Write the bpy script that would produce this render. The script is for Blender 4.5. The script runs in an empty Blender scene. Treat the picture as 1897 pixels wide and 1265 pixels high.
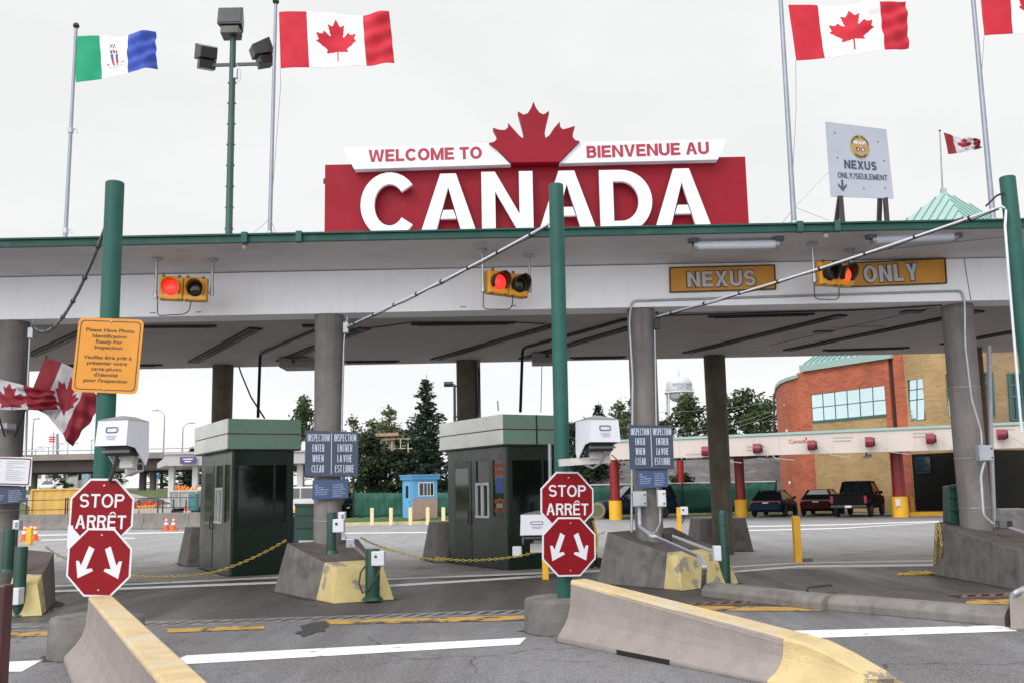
import bpy, bmesh, math, random
from mathutils import Vector as V, Matrix
R = math.radians
SC = bpy.context.scene
COL = SC.collection
random.seed(7)

# ------------------------------------------------------------------ camera
FPX, HCAM = 1825.0, 1.7
TH = math.atan(273/FPX); RO = 0.0195
CF = V((0, math.cos(TH), math.sin(TH))); _u = V((0, -math.sin(TH), math.cos(TH))); _r = V((1, 0, 0))
CR = (_r*math.cos(RO) - _u*math.sin(RO)).normalized(); CU = (_u*math.cos(RO) + _r*math.sin(RO)).normalized()
CP = V((0, 0, HCAM))
cam = bpy.data.cameras.new("camera"); camo = bpy.data.objects.new("camera", cam); COL.objects.link(camo)
cam.sensor_width = 36; cam.lens = 36*FPX/1897; cam.clip_end = 3000; cam.clip_start = .05
camo.matrix_world = Matrix(((CR.x, CU.x, -CF.x, 0), (CR.y, CU.y, -CF.y, 0), (CR.z, CU.z, -CF.z, HCAM), (0, 0, 0, 1)))
SC.camera = camo

# ------------------------------------------------------------------ sky and sun
W = bpy.data.worlds.new("World"); SC.world = W; W.use_nodes = True
nt = W.node_tree; nd = nt.nodes; lk = nt.links
bg = nd["Background"]
sky = nd.new("ShaderNodeTexSky"); sky.sky_type = 'NISHITA'; sky.sun_disc = False
SUN_EL, SUN_ROT = R(40), R(212)
sky.sun_elevation = SUN_EL; sky.sun_rotation = SUN_ROT
tc = nd.new("ShaderNodeTexCoord"); sp = nd.new("ShaderNodeSeparateXYZ"); lk.new(tc.outputs['Generated'], sp.inputs[0])
rp = nd.new("ShaderNodeValToRGB"); lk.new(sp.outputs['Z'], rp.inputs[0])          # overcast: brighter towards the zenith
el = rp.color_ramp.elements; el[0].position = 0; el[0].color = (1.08, 1.08, 1.09, 1); el[1].position = 1; el[1].color = (1, 1, 1, 1)
e = el.new(.13); e.color = (1.0, 1.0, 1.01, 1); e = el.new(.22); e.color = (.945, .945, .945, 1); e = el.new(.47); e.color = (.95, .95, .95, 1)
rm = nd.new("ShaderNodeMapRange"); lk.new(sp.outputs['Z'], rm.inputs[0])
rm.inputs[1].default_value = .5; rm.inputs[2].default_value = 1; rm.inputs[3].default_value = 10.0; rm.inputs[4].default_value = 21
mpn = nd.new("ShaderNodeMapping"); mpn.inputs['Scale'].default_value = (1, 1, 2.6); lk.new(tc.outputs['Generated'], mpn.inputs[0])
nz = nd.new("ShaderNodeTexNoise"); nz.inputs['Scale'].default_value = 3.2; nz.inputs['Detail'].default_value = 6; lk.new(mpn.outputs[0], nz.inputs[0])
nr = nd.new("ShaderNodeMapRange"); lk.new(nz.outputs[0], nr.inputs[0]); nr.inputs[1].default_value = .40; nr.inputs[2].default_value = .58
nr.inputs[3].default_value = .97; nr.inputs[4].default_value = 1.02
m1 = nd.new("ShaderNodeVectorMath"); m1.operation = 'SCALE'; lk.new(rp.outputs[0], m1.inputs[0]); lk.new(rm.outputs[0], m1.inputs['Scale'])
m2 = nd.new("ShaderNodeVectorMath"); m2.operation = 'SCALE'; lk.new(m1.outputs[0], m2.inputs[0]); lk.new(nr.outputs[0], m2.inputs['Scale'])
hs = nd.new("ShaderNodeHueSaturation"); hs.inputs['Saturation'].default_value = .5; lk.new(sky.outputs[0], hs.inputs['Color'])
mx = nd.new("ShaderNodeMix"); mx.data_type = 'RGBA'; mx.inputs[0].default_value = .94
lk.new(hs.outputs[0], mx.inputs[6]); lk.new(m2.outputs[0], mx.inputs[7]); 
# added sky glow, low behind the camera, brightening the beam under the eave
dp = nd.new("ShaderNodeVectorMath"); dp.operation = 'DOT_PRODUCT'; lk.new(tc.outputs['Generated'], dp.inputs[0]); dp.inputs[1].default_value = V((-.40, -.90, .16)).normalized()
cl = nd.new("ShaderNodeMapRange"); lk.new(dp.outputs['Value'], cl.inputs[0]); cl.inputs[1].default_value = .45; cl.inputs[2].default_value = 1; cl.inputs[3].default_value = 0; cl.inputs[4].default_value = 17
ad = nd.new("ShaderNodeVectorMath"); ad.operation = 'ADD'; lk.new(mx.outputs[2], ad.inputs[0]); lk.new(cl.outputs[0], ad.inputs[1])
lk.new(ad.outputs[0], bg.inputs[0]); bg.inputs[1].default_value = .1
sl = bpy.data.lights.new("sun", 'SUN'); sl.energy = 0.9; sl.angle = R(10); sl.color = (1, .95, .87)
so = bpy.data.objects.new("sun", sl); COL.objects.link(so)
sd = V((math.sin(SUN_ROT)*math.cos(SUN_EL), math.cos(SUN_ROT)*math.cos(SUN_EL), math.sin(SUN_EL)))
so.rotation_euler = sd.to_track_quat('Z', 'Y').to_euler(); so.location = sd*60
SC.view_settings.view_transform = 'Standard'; SC.view_settings.look = 'None'; SC.view_settings.gamma = 1; SC.view_settings.exposure = 0.0

# ------------------------------------------------------------------ pixel to place
def ray(x, y): return CF + (x-948.5)/FPX*CR - (y-632.5)/FPX*CU
def gz(x, y, z=0.0):
    d = ray(x, y); return CP + d*((z-HCAM)/d.z)
def gy(x, y, Y):
    d = ray(x, y); return CP + d*(Y/d.y)
def gv(x, y, A, B):                        # on the vertical plane through plan points A, B
    n = V((B[1]-A[1], -(B[0]-A[0]), 0)); d = ray(x, y)
    return CP + d*((V((A[0], A[1], 0))-V((CP.x, CP.y, 0))).dot(n)/d.dot(n))

# ------------------------------------------------------------------ materials
MATS = {}
def M(name, col, rough=.6, var=.1, scale=3., metal=0., bump=0., bscale=60., col2=None, t=(.55, .62), s2=2., emit=0., spec=.5, streak=0., coat=0., squash=(1, 1, 1)):
    if name in MATS: return MATS[name]
    m = bpy.data.materials.new(name); m.use_nodes = True; MATS[name] = m
    n = m.node_tree.nodes; l = m.node_tree.links; p = n["Principled BSDF"]
    m.diffuse_color = (*col, 1)
    p.inputs['Roughness'].default_value = rough; p.inputs['Metallic'].default_value = metal
    p.inputs['Specular IOR Level'].default_value = spec; p.inputs['Coat Weight'].default_value = coat; p.inputs['Coat Roughness'].default_value = .08
    geo = n.new("ShaderNodeNewGeometry"); mp = n.new("ShaderNodeMapping"); mp.inputs['Scale'].default_value = squash; l.new(geo.outputs['Position'], mp.inputs[0])
    def noise(sc, det=6, src=None):
        q = n.new("ShaderNodeTexNoise"); q.inputs['Scale'].default_value = sc; q.inputs['Detail'].default_value = det; q.inputs['Roughness'].default_value = .6
        l.new(src or mp.outputs[0], q.inputs[0]); return q.outputs[0]
    def rng(src, a, b, c, d):
        q = n.new("ShaderNodeMapRange"); q.inputs[1].default_value = a; q.inputs[2].default_value = b; q.inputs[3].default_value = c; q.inputs[4].default_value = d
        l.new(src, q.inputs[0]); return q.outputs[0]
    def mixc(f, a, b):
        q = n.new("ShaderNodeMix"); q.data_type = 'RGBA'; l.new(f, q.inputs[0])
        for k, v in ((6, a), (7, b)):
            if isinstance(v, tuple): q.inputs[k].default_value = (*v, 1)
            else: l.new(v, q.inputs[k])
        return q.outputs[2]
    c = tuple(min(1, x*(1-var)) for x in col); d = tuple(min(1, x*(1+var)) for x in col)
    out = mixc(rng(noise(scale), .3, .7, 0, 1), c, d)
    if streak:
        ms = n.new("ShaderNodeMapping"); ms.inputs['Scale'].default_value = (6, 6, .35); l.new(geo.outputs['Position'], ms.inputs[0])
        out = mixc(rng(noise(1.2, 5, ms.outputs[0]), .48, .75, 0, streak), out, tuple(x*.45 for x in col))
    if col2: out = mixc(rng(noise(s2, 9), t[0], t[1], 0, 1), out, col2)
    l.new(out, p.inputs['Base Color'])
    if bump:
        b = n.new("ShaderNodeBump"); b.inputs['Strength'].default_value = bump; b.inputs['Distance'].default_value = .02; l.new(noise(bscale, 4), b.inputs['Height']); l.new(b.outputs[0], p.inputs['Normal'])
    if rough > .12:
        l.new(rng(noise(scale*1.7), .3, .7, max(.03, rough-.1), min(1, rough+.08)), p.inputs['Roughness'])
    if emit:
        p.inputs['Emission Color'].default_value = (*col, 1); p.inputs['Emission Strength'].default_value = emit
    return m

def brick(name, c1, c2, mortar, d, scale=1.0):
    if name in MATS: return MATS[name]
    m = bpy.data.materials.new(name); m.use_nodes = True; MATS[name] = m
    n = m.node_tree.nodes; l = m.node_tree.links; p = n["Principled BSDF"]; p.inputs['Roughness'].default_value = .85
    m.diffuse_color = (*c1, 1)
    geo = n.new("ShaderNodeNewGeometry"); dt = n.new("ShaderNodeVectorMath"); dt.operation = 'DOT_PRODUCT'; dt.inputs[1].default_value = d; l.new(geo.outputs['Position'], dt.inputs[0])
    s = n.new("ShaderNodeSeparateXYZ"); l.new(geo.outputs['Position'], s.inputs[0]); cb = n.new("ShaderNodeCombineXYZ"); l.new(dt.outputs['Value'], cb.inputs[0]); l.new(s.outputs['Z'], cb.inputs[1])
    b = n.new("ShaderNodeTexBrick"); l.new(cb.outputs[0], b.inputs[0])
    b.inputs['Color1'].default_value = (*c1, 1); b.inputs['Color2'].default_value = (*c2, 1); b.inputs['Mortar'].default_value = (*mortar, 1)
    b.inputs['Scale'].default_value = 1; b.inputs['Brick Width'].default_value = .42*scale; b.inputs['Row Height'].default_value = .13*scale; b.inputs['Mortar Size'].default_value = .014*scale; b.inputs['Bias'].default_value = -.35
    q = n.new("ShaderNodeTexNoise"); q.inputs['Scale'].default_value = .5; q.inputs['Detail'].default_value = 5; l.new(geo.outputs['Position'], q.inputs[0])
    mm = n.new("ShaderNodeMapRange"); l.new(q.outputs[0], mm.inputs[0]); mm.inputs[1].default_value = .3; mm.inputs[2].default_value = .7; mm.inputs[3].default_value = .8; mm.inputs[4].default_value = 1.15
    vs = n.new("ShaderNodeVectorMath"); vs.operation = 'SCALE'; l.new(b.outputs[0], vs.inputs[0]); l.new(mm.outputs[0], vs.inputs['Scale']); l.new(vs.outputs[0], p.inputs['Base Color'])
    bp = n.new("ShaderNodeBump"); bp.inputs['Strength'].default_value = .4; bp.inputs['Distance'].default_value = .02; bp.invert = True; l.new(b.outputs['Fac'], bp.inputs['Height']); l.new(bp.outputs[0], p.inputs['Normal'])
    return m

def asphalt(name, base, dark, patch, crack=True, rough=.75):
    m = bpy.data.materials.new(name); m.use_nodes = True; MATS[name] = m
    n = m.node_tree.nodes; l = m.node_tree.links; p = n["Principled BSDF"]; m.diffuse_color = (*base, 1)
    geo = n.new("ShaderNodeNewGeometry")
    def noise(sc, det=6, src=None, dist=0.):
        q = n.new("ShaderNodeTexNoise"); q.inputs['Scale'].default_value = sc; q.inputs['Detail'].default_value = det; q.inputs['Distortion'].default_value = dist; l.new(src or geo.outputs['Position'], q.inputs[0]); return q.outputs[0]
    def rng(src, a, b, c, d):
        q = n.new("ShaderNodeMapRange"); q.inputs[1].default_value = a; q.inputs[2].default_value = b; q.inputs[3].default_value = c; q.inputs[4].default_value = d; l.new(src, q.inputs[0]); return q.outputs[0]
    def mixc(f, a, b):
        q = n.new("ShaderNodeMix"); q.data_type = 'RGBA'; l.new(f, q.inputs[0])
        for k, v in ((6, a), (7, b)):
            if isinstance(v, tuple): q.inputs[k].default_value = (*v, 1)
            else: l.new(v, q.inputs[k])
        return q.outputs[2]
    mp = n.new("ShaderNodeMapping"); mp.inputs['Rotation'].default_value = (0, 0, R(-29)); mp.inputs['Scale'].default_value = (1, .12, 1); l.new(geo.outputs['Position'], mp.inputs[0])
    c = mixc(rng(noise(1.4, 7, mp.outputs[0], .4), .42, .60, 0, 1), base, dark)        # tyre-polished tracks along the lanes
    c = mixc(rng(noise(.55, 7, None, .6), .52, .60, 0, .8), c, patch)
    c = mixc(rng(noise(2.7, 8), .62, .72, 0, .85), c, tuple(x*.45 for x in dark))       # oil drips
    c = mixc(rng(noise(7, 8), .42, .64, 0, .5), c, tuple(x*.6 for x in base)); c = mixc(rng(noise(60, 2), .46, .70, 0, .6), c, tuple(min(1, x*2.3) for x in base))    # aggregate
    c = mixc(rng(noise(38, 2), .58, .7, 0, .55), c, tuple(x*.35 for x in base))
    if crack:
        wv = n.new("ShaderNodeTexVoronoi"); wv.feature = 'DISTANCE_TO_EDGE'; wv.inputs['Scale'].default_value = .27
        wm = n.new("ShaderNodeVectorMath"); wm.operation = 'ADD'; l.new(geo.outputs['Position'], wm.inputs[0])
        nq = n.new("ShaderNodeTexNoise"); nq.inputs['Scale'].default_value = 1.1; nq.inputs['Detail'].default_value = 7; l.new(geo.outputs['Position'], nq.inputs[0])
        sv = n.new("ShaderNodeVectorMath"); sv.operation = 'SCALE'; sv.inputs['Scale'].default_value = 1.4; l.new(nq.outputs[1], sv.inputs[0]); l.new(sv.outputs[0], wm.inputs[1]); l.new(wm.outputs[0], wv.inputs[0])
        km = n.new('ShaderNodeMath'); km.operation = 'MULTIPLY'; l.new(rng(wv.outputs['Distance'], .001, .008, .9, 0), km.inputs[0]); l.new(rng(noise(.35, 5), .47, .58, 0, 1), km.inputs[1]); c = mixc(km.outputs[0], c, tuple(x*.2 for x in dark))
    l.new(c, p.inputs['Base Color'])
    l.new(rng(noise(1.1, 6, mp.outputs[0]), .35, .65, rough-.2, rough+.1), p.inputs['Roughness'])
    b = n.new("ShaderNodeBump"); b.inputs['Strength'].default_value = .35; b.inputs['Distance'].default_value = .012; l.new(noise(75, 3), b.inputs['Height']); l.new(b.outputs[0], p.inputs['Normal'])
    return m

# ------------------------------------------------------------------ mesh building
class MB:
    def __init__(s): s.v = []; s.f = []; s.m = []; s.s = []; s.cur = 0
    def add(s, vs, fs, smooth=False):
        o = len(s.v); s.v += [V(p) for p in vs]
        for f in fs: s.f.append([i+o for i in f]); s.m.append(s.cur); s.s.append(smooth)
        return s
    def face(s, pts): return s.add(pts, [list(range(len(pts)))])
    def hexa(s, b, t):
        n = len(b); fs = [list(range(n))[::-1], list(range(n, 2*n))] + [[i, (i+1) % n, n+(i+1) % n, n+i] for i in range(n)]
        return s.add(list(b)+list(t), fs)
    def box(s, x0, x1, y0, y1, z0, z1): return s.hexa([(x0, y0, z0), (x1, y0, z0), (x1, y1, z0), (x0, y1, z0)], [(x0, y0, z1), (x1, y0, z1), (x1, y1, z1), (x0, y1, z1)])
    def prism(s, poly, vec): vec = V(vec); return s.hexa([V(p) for p in poly], [V(p)+vec for p in poly])
    def bar(s, a, b, w, h, up=(0, 0, 1)):
        a = V(a); b = V(b); d = (b-a).normalized(); u = V(up); x = d.cross(u)
        if x.length < 1e-4: x = d.cross(V((0, 1, 0)))
        x.normalize(); u = x.cross(d)
        q = [a-x*w/2-u*h/2, a+x*w/2-u*h/2, a+x*w/2+u*h/2, a-x*w/2+u*h/2]
        return s.hexa(q, [p+(b-a) for p in q])
    def tube(s, path, r, n=8, caps=True, closed=False):
        P = [V(p) for p in path]; rs = r if isinstance(r, (list, tuple)) else [r]*len(P); rings = []; prev = None
        for i, p in enumerate(P):
            if closed: d = P[(i+1) % len(P)]-P[i-1]
            else: d = P[min(i+1, len(P)-1)]-P[max(i-1, 0)]
            d.normalize()
            if prev is None:
                a = d.orthogonal().normalized() if abs(d.z) < .99 else V((1, 0, 0))
            else:
                a = prev-d*prev.dot(d)
                a = a.normalized() if a.length > 1e-6 else d.orthogonal().normalized()
            prev = a; b = d.cross(a)
            rings.append([p+(a*math.cos(2*math.pi*k/n)+b*math.sin(2*math.pi*k/n))*rs[i] for k in range(n)])
        vs = [q for r_ in rings for q in r_]; fs = []
        m = len(P)
        for i in range(m if closed else m-1):
            j = (i+1) % m
            for k in range(n): fs.append([i*n+k, i*n+(k+1) % n, j*n+(k+1) % n, j*n+k])
        s.add(vs, fs, True)
        if caps and not closed: s.face(rings[0][::-1]); s.face(rings[-1])
        return s
    def cyl(s, a, b, r0, r1=None, n=16): return s.tube([a, b], [r0, r0 if r1 is None else r1], n)
    def loft(s, rings, caps=True, smooth=True):
        n = len(rings[0]); vs = [q for r_ in rings for q in r_]; fs = [[i*n+k, i*n+(k+1) % n, (i+1)*n+(k+1) % n, (i+1)*n+k] for i in range(len(rings)-1) for k in range(n)]
        s.add(vs, fs, smooth)
        if caps: s.face(list(rings[0])[::-1]); s.face(list(rings[-1]))
        return s
    def sphere(s, c, r, n=10, k=6, sc=(1, 1, 1)):
        c = V(c); rings = [[c+V((r*sc[0]*math.sin(math.pi*(i+.02)/(k+.04))*math.cos(2*math.pi*j/n), r*sc[1]*math.sin(math.pi*(i+.02)/(k+.04))*math.sin(2*math.pi*j/n), r*sc[2]*math.cos(math.pi*(i+.02)/(k+.04)))) for j in range(n)] for i in range(k+1)]
        return s.loft(rings)
    def xf(s, mat): s.v = [mat @ p for p in s.v]; return s
    def build(s, name, mats, parent=None, local=False, bevel=0., seg=2, at=None):
        me = bpy.data.meshes.new(name)
        if parent is not None: off = V((0, 0, 0)) if local else wloc(parent)
        else:
            off = V(at) if at is not None else V((sum(p.x for p in s.v)/len(s.v), sum(p.y for p in s.v)/len(s.v), min(p.z for p in s.v)))
        me.from_pydata([p-off for p in s.v], [], s.f)
        for m in (mats if isinstance(mats, (list, tuple)) else [mats]): me.materials.append(m)
        me.polygons.foreach_set('material_index', s.m); me.polygons.foreach_set('use_smooth', s.s)
        bm = bmesh.new(); bm.from_mesh(me); bmesh.ops.recalc_face_normals(bm, faces=bm.faces); bm.to_mesh(me); bm.free()
        o = bpy.data.objects.new(name, me); COL.objects.link(o)
        if parent is not None: o.parent = parent
        else: o.location = off
        if bevel:
            b = o.modifiers.new("bevel", 'BEVEL'); b.width = bevel; b.segments = seg; b.limit_method = 'ANGLE'; b.angle_limit = R(35)
        return o
def wloc(o):
    p = V((0, 0, 0))
    while o is not None: p = p+o.location; o = o.parent
    return p
def tag(o, label, cat, group=None):
    o['label'] = label; o['category'] = cat
    if group: o['group'] = group
    return o
def thing(name, label, cat, loc, rz=0., group=None):
    o = bpy.data.objects.new(name, None); COL.objects.link(o); o.location = loc; o.rotation_euler = (0, 0, rz); o.empty_display_size = .2
    return tag(o, label, cat, group)
def structure(o): o['kind'] = 'structure'; return o
def stuff(o): o['kind'] = 'stuff'; return o
def copy_tree(o, parent=None):
    c = o.copy(); COL.objects.link(c)
    if parent is not None: c.parent = parent
    for ch in list(o.children): copy_tree(ch, c)
    return c
def dup(o, loc, label, rz=None, scale=None, group=None):
    c = copy_tree(o); c.location = loc; c['label'] = label
    if rz is not None: c.rotation_euler = (0, 0, rz)
    if scale: c.scale = scale if isinstance(scale, tuple) else (scale,)*3
    if group: c['group'] = group
    return c
def frame(o, r, u):                    # matrix of a plane: origin, right, up; local z comes out of the face
    r = V(r).normalized(); u = V(u); u = (u-r*u.dot(r)).normalized(); n = r.cross(u)
    return Matrix(((r.x, u.x, n.x, o[0]), (r.y, u.y, n.y, o[1]), (r.z, u.z, n.z, o[2]), (0, 0, 0, 1)))

# ------------------------------------------------------------------ lettering: stroke glyphs of height 1
HB = [None]
def ring(cx, cy, rx, ry, a0, a1, s, n=14):
    out = []; sx = s; sy = HB[0] or s
    for i in range(n):
        q = []
        for a, k in ((a0+(a1-a0)*i/n, 0), (a0+(a1-a0)*(i+1)/n, 0), (a0+(a1-a0)*(i+1)/n, 1), (a0+(a1-a0)*i/n, 1)):
            a = R(a); q.append((cx+(rx-k*sx)*math.cos(a), cy+(ry-k*sy)*math.sin(a)))
        out.append(q)
    return out
def rc(x0, y0, x1, y1): return [[(x0, y0), (x1, y0), (x1, y1), (x0, y1)]]
def dg(xa, ya, xb, yb, s):              # leaning stroke with level ends; x is its left edge
    L = math.hypot(xb-xa, yb-ya); w = s*L/abs(yb-ya)
    return [[(xa, ya), (xa+w, ya), (xb+w, yb), (xb, yb)]]
def glyph(c, s):
    b = HB[0] or s*.86
    if c == 'I': return s, rc(0, 0, s, 1)
    if c == 'L': return .58, rc(0, 0, s, 1)+rc(s, 0, .58, b)
    if c == 'T': return .64, rc(0, 1-b, .64, 1)+rc(.32-s/2, 0, .32+s/2, 1-b)
    if c in 'EF':
        g = rc(0, 0, s, 1)+rc(s, 1-b, .62, 1)+rc(s, .5-b/2, .57, .5+b/2)
        return .63, g+(rc(s, 0, .63, b) if c == 'E' else [])
    if c == 'H': return .72, rc(0, 0, s, 1)+rc(.72-s, 0, .72, 1)+rc(s, .5-b/2, .72-s, .5+b/2)
    if c == 'N':
        w = .74; k = s*1.08
        return w, rc(0, 0, s, 1)+rc(w-s, 0, w, 1)+[[(s, 1), (s, 1-k*1.5), (w-s, 0), (w-s, k*1.5)]]
    if c == 'M':
        w = .88; return w, rc(0, 0, s, 1)+rc(w-s, 0, w, 1)+[[(s, 1), (s, .62), (w/2-s*.45, 0), (w/2, 0), (w/2, .36)], [(w-s, 1), (w-s, .62), (w/2+s*.45, 0), (w/2, 0), (w/2, .36)]]
    if c == 'A':
        w = .76; t = s*1.05; m = w/2
        f = lambda y: (m-t*.55)*y       # outer left edge
        ti = lambda y: f(y)+t*1.06
        y0, y1 = .28, .28+b*.75
        return w, [[(0, 0), (t*1.06, 0), (min(m, ti(.78)), .78), (m, .80), (m, 1), (m-t*.55, 1)], [(w, 0), (w-t*1.06, 0), (max(m, w-ti(.78)), .78), (m, .80), (m, 1), (m+t*.55, 1)], [(ti(y0), y0), (w-ti(y0), y0), (w-ti(y1), y1), (ti(y1), y1)]]
    if c == 'V':
        w = .74; m = w/2; t = s*1.06
        return w, [[(0, 1), (t, 1), (m, .25), (m, 0), (m-t*.5, 0)], [(w, 1), (w-t, 1), (m, .25), (m, 0), (m+t*.5, 0)]]
    if c == 'W':
        w = 1.06; q = w/4; t = s*1.0
        return w, [[(0, 1), (t, 1), (q+t*.12, .2), (q+t*.12, 0), (q-t*.42, 0)], [(q+t*.12, .2), (q+t*.12, 0), (q+t*.62, 0), (2*q, .68), (2*q, 1), (2*q-t*.45, 1)],
                   [(w, 1), (w-t, 1), (w-q-t*.12, .2), (w-q-t*.12, 0), (w-q+t*.42, 0)], [(w-q-t*.12, .2), (w-q-t*.12, 0), (w-q-t*.62, 0), (2*q, .68), (2*q, 1), (2*q+t*.45, 1)]]
    if c == 'X':
        w = .74; t = s*1.18; m = w/2
        return w, [[(0, 0), (t, 0), (m, .5-t*.55), (m+t*.5, .5), (w, 1), (w-t, 1), (m, .5+t*.55), (m-t*.5, .5)], [(0, 1), (t, 1), (m, .5+t*.55), (m-t*.5, .5)], [(w, 0), (w-t, 0), (m, .5-t*.55), (m+t*.5, .5)]]
    if c == 'Y':
        w = .74; m = w/2; t = s*1.15
        return w, rc(m-s/2, 0, m+s/2, .4)+[[(0, 1), (t, 1), (m, .62), (m, .4), (m-s/2, .4)], [(w, 1), (w-t, 1), (m, .62), (m, .4), (m+s/2, .4)]]
    if c == 'Z':
        w = .64; return w, rc(0, 0, w, b)+rc(0, 1-b, w, 1)+[[(0, b), (s*1.3, b), (w, 1-b), (w-s*1.3, 1-b)]]
    if c == 'K':
        w = .74; return w, rc(0, 0, s, 1)+[[(s, .3), (s, .55), (w-s*1.3, 1), (w, 1)], [(s*1.6, .45), (s*2.5, .62), (w, 0), (w-s*1.25, 0)]]
    if c in 'OCQG':
        w = .80
        if c == 'O': return w, ring(w/2, .5, w/2, .51, 0, 360, s, 28)
        if c == 'C': return w*.96, ring(w/2, .5, w/2, .51, 38, 322, s, 24)
        g = ring(w/2, .5, w/2, .51, 38, 345, s, 24)+rc(w*.55, .36, w, .36+b)
        return w, g
    if c == 'U': return .72, rc(0, .34, s, 1)+rc(.72-s, .34, .72, 1)+ring(.36, .34, .36, .35, 180, 360, s, 14)
    if c == 'J': return .56, rc(.56-s, .3, .56, 1)+ring(.28, .3, .28, .31, 180, 360, s, 12)
    if c == 'D':
        w = .74; k = .30
        return w, rc(0, 0, s, 1)+rc(s, 0, k, b)+rc(s, 1-b, k, 1)+ring(k, .5, w-k, .5, -90, 90, s, 18)
    if c in 'PRB':
        w = .66; r_ = .27; k = .40
        g = rc(0, 0, s, 1)+rc(s, 1-b, k, 1)+rc(s, 1-2*r_, k, 1-2*r_+b)+ring(k, 1-r_, w-k, r_, -90, 90, s, 12)
        if c == 'R': g += [[(k-s*.35, 1-2*r_), (k+s*.8, 1-2*r_), (w+s*.12, 0), (w-s*1.05, 0)]]
        if c == 'B':
            ry = (1-2*r_+b*.9)/2
            g = rc(0, 0, s, 1)+rc(s, 1-b, k, 1)+rc(s, 2*ry-b, k, 2*ry)+ring(k, 1-(1-2*ry+b)/2, w-k-.03, (1-2*ry+b)/2, -90, 90, s, 12)+rc(s, 0, k, b)+ring(k, ry, w-k, ry, -90, 90, s, 12)
        return w, g
    if c == 'S':
        w = .66; ry = .5+b/2
        t = ring(w/2, 1-ry/2, w/2, ry/2+.01, 25, 270, s, 16)+ring(w/2, ry/2, w/2, ry/2+.01, -155, 90, s, 16)
        return w, t
    if c == '/': return .36, dg(-.02, -.05, .30, 1.03, s*.7)
    if c == '.': return s, rc(0, 0, s, s)
    if c == "'": return s, rc(0, .68, s*.8, 1)
    if c == 'Ê':
        w, g = glyph('E', s); return w, g+[[(.08, 1.08), (.26, 1.26), (.36, 1.26), (.31, 1.15), (.2, 1.08)], [(.36, 1.26), (.46, 1.26), (.62, 1.08), (.5, 1.08), (.36, 1.18)]]
    if c == '-': return .34, rc(0, .36, .34, .36+b)
    return .28, []
def word(s, stroke=.2, gap=.12, space=.3):
    out = []; x = 0
    for c in s:
        if c == ' ': x += space; continue
        w, g = glyph(c, stroke); out.append([[(p[0]+x, p[1]) for p in poly] for poly in g]); x += w+gap
    return out, x-gap
def put_text(mb, s, mat, w, h, z=.004, th=.003, stroke=.2, gap=.12, space=.3, align=0.):
    """glyphs into mb; mat places a plane whose origin is the text's bottom centre"""
    HB[0] = stroke*.88; gl, tw = word(s, stroke, gap, space); k = 0
    for _ in range(3): gl, tw = word(s, stroke*h*tw/w, gap, space)
    HB[0] = None
    for g in gl:
        for poly in g:
            k += 1; zz = z+(k % 3)*.0004
            q = [mat @ V(((p[0]/tw-.5)*w, p[1]*h, zz)) for p in poly]; n = (mat.to_3x3() @ V((0, 0, 1)))*th
            mb.prism(q, n)
    return mb
def font_text(mb, s, mat, w=None, h=.1, z=.004, offset=.008, bend=None):
    c = bpy.data.curves.new("t", 'FONT'); c.body = s; c.size = 1; c.offset = offset; c.resolution_u = 3
    o = bpy.data.objects.new("t", c); COL.objects.link(o); dgp = bpy.context.evaluated_depsgraph_get(); me = bpy.data.meshes.new_from_object(o.evaluated_get(dgp))
    COL.objects.unlink(o); bpy.data.objects.remove(o); bpy.data.curves.remove(c)
    xs = [p.co.x for p in me.vertices]; x0, x1 = min(xs), max(xs); kx = (w/(x1-x0)) if w else h/.7
    f = bend or (lambda x, y: mat @ V((x, y, z)))
    mb.add([f((p.co.x-(x0+x1)/2)*kx, p.co.y*h/.7) for p in me.vertices], [list(q.vertices) for q in me.polygons]); bpy.data.meshes.remove(me)
    return mb

LEAF = None
def leaf_outline():
    """the eleven-pointed leaf, in units where the leaf is 4030 high and the origin its centre"""
    p = [(-90, 2030), (-45, 1167), (-60, 1090), (-156, 1069), (-1015, 1220), (-899, 900), (-919, 827), (-1860, 65), (-1648, -34), (-1614, -113), (-1800, -685), (-1258, -570), (-1185, -608), (-1080, -855), (-657, -401), (-580, -390), (-546, -458), (-750, -1510), (-423, -1321), (-332, -1348), (0, -2000)]
    q = [(x/4030, -y/4030) for x, y in p]
    return q+[(-x, y) for x, y in q[-2::-1]]
LEAF = leaf_outline()
def inside(x, y, P):
    c = False; j = len(P)-1
    for i in range(len(P)):
        if (P[i][1] > y) != (P[j][1] > y) and x < (P[j][0]-P[i][0])*(y-P[i][1])/(P[j][1]-P[i][1])+P[i][0]: c = not c
        j = i
    return c
# ================================================================== materials used all over
ASPH = asphalt("asphalt", (.160, .159, .168), (.080, .076, .078), (.115, .106, .103))
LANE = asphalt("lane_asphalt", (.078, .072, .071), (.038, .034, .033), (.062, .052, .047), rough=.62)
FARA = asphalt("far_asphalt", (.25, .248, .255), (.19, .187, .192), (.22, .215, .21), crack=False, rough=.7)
PADC = M("pad_concrete", (.27, .25, .24), .7, .18, .9, col2=(.12, .10, .09), t=(.56, .72), s2=1.1, bump=.2, bscale=40)
CONC = M("concrete", (.20, .185, .175), .85, .14, 2.2, bump=.5, bscale=35, col2=(.12, .11, .105), t=(.56, .74), s2=2.3, streak=.5)
CONCD = M("dark_concrete", (.160, .149, .145), .88, .2, 3.2, bump=.6, bscale=45, col2=(.075, .066, .062), t=(.5, .72), s2=2.6, streak=.5)
CONCL = M("light_concrete", (.295, .258, .245), .88, .09, 5., bump=.6, bscale=70, col2=(.235, .20, .188), t=(.50, .75), s2=1.6, streak=.18)
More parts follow.
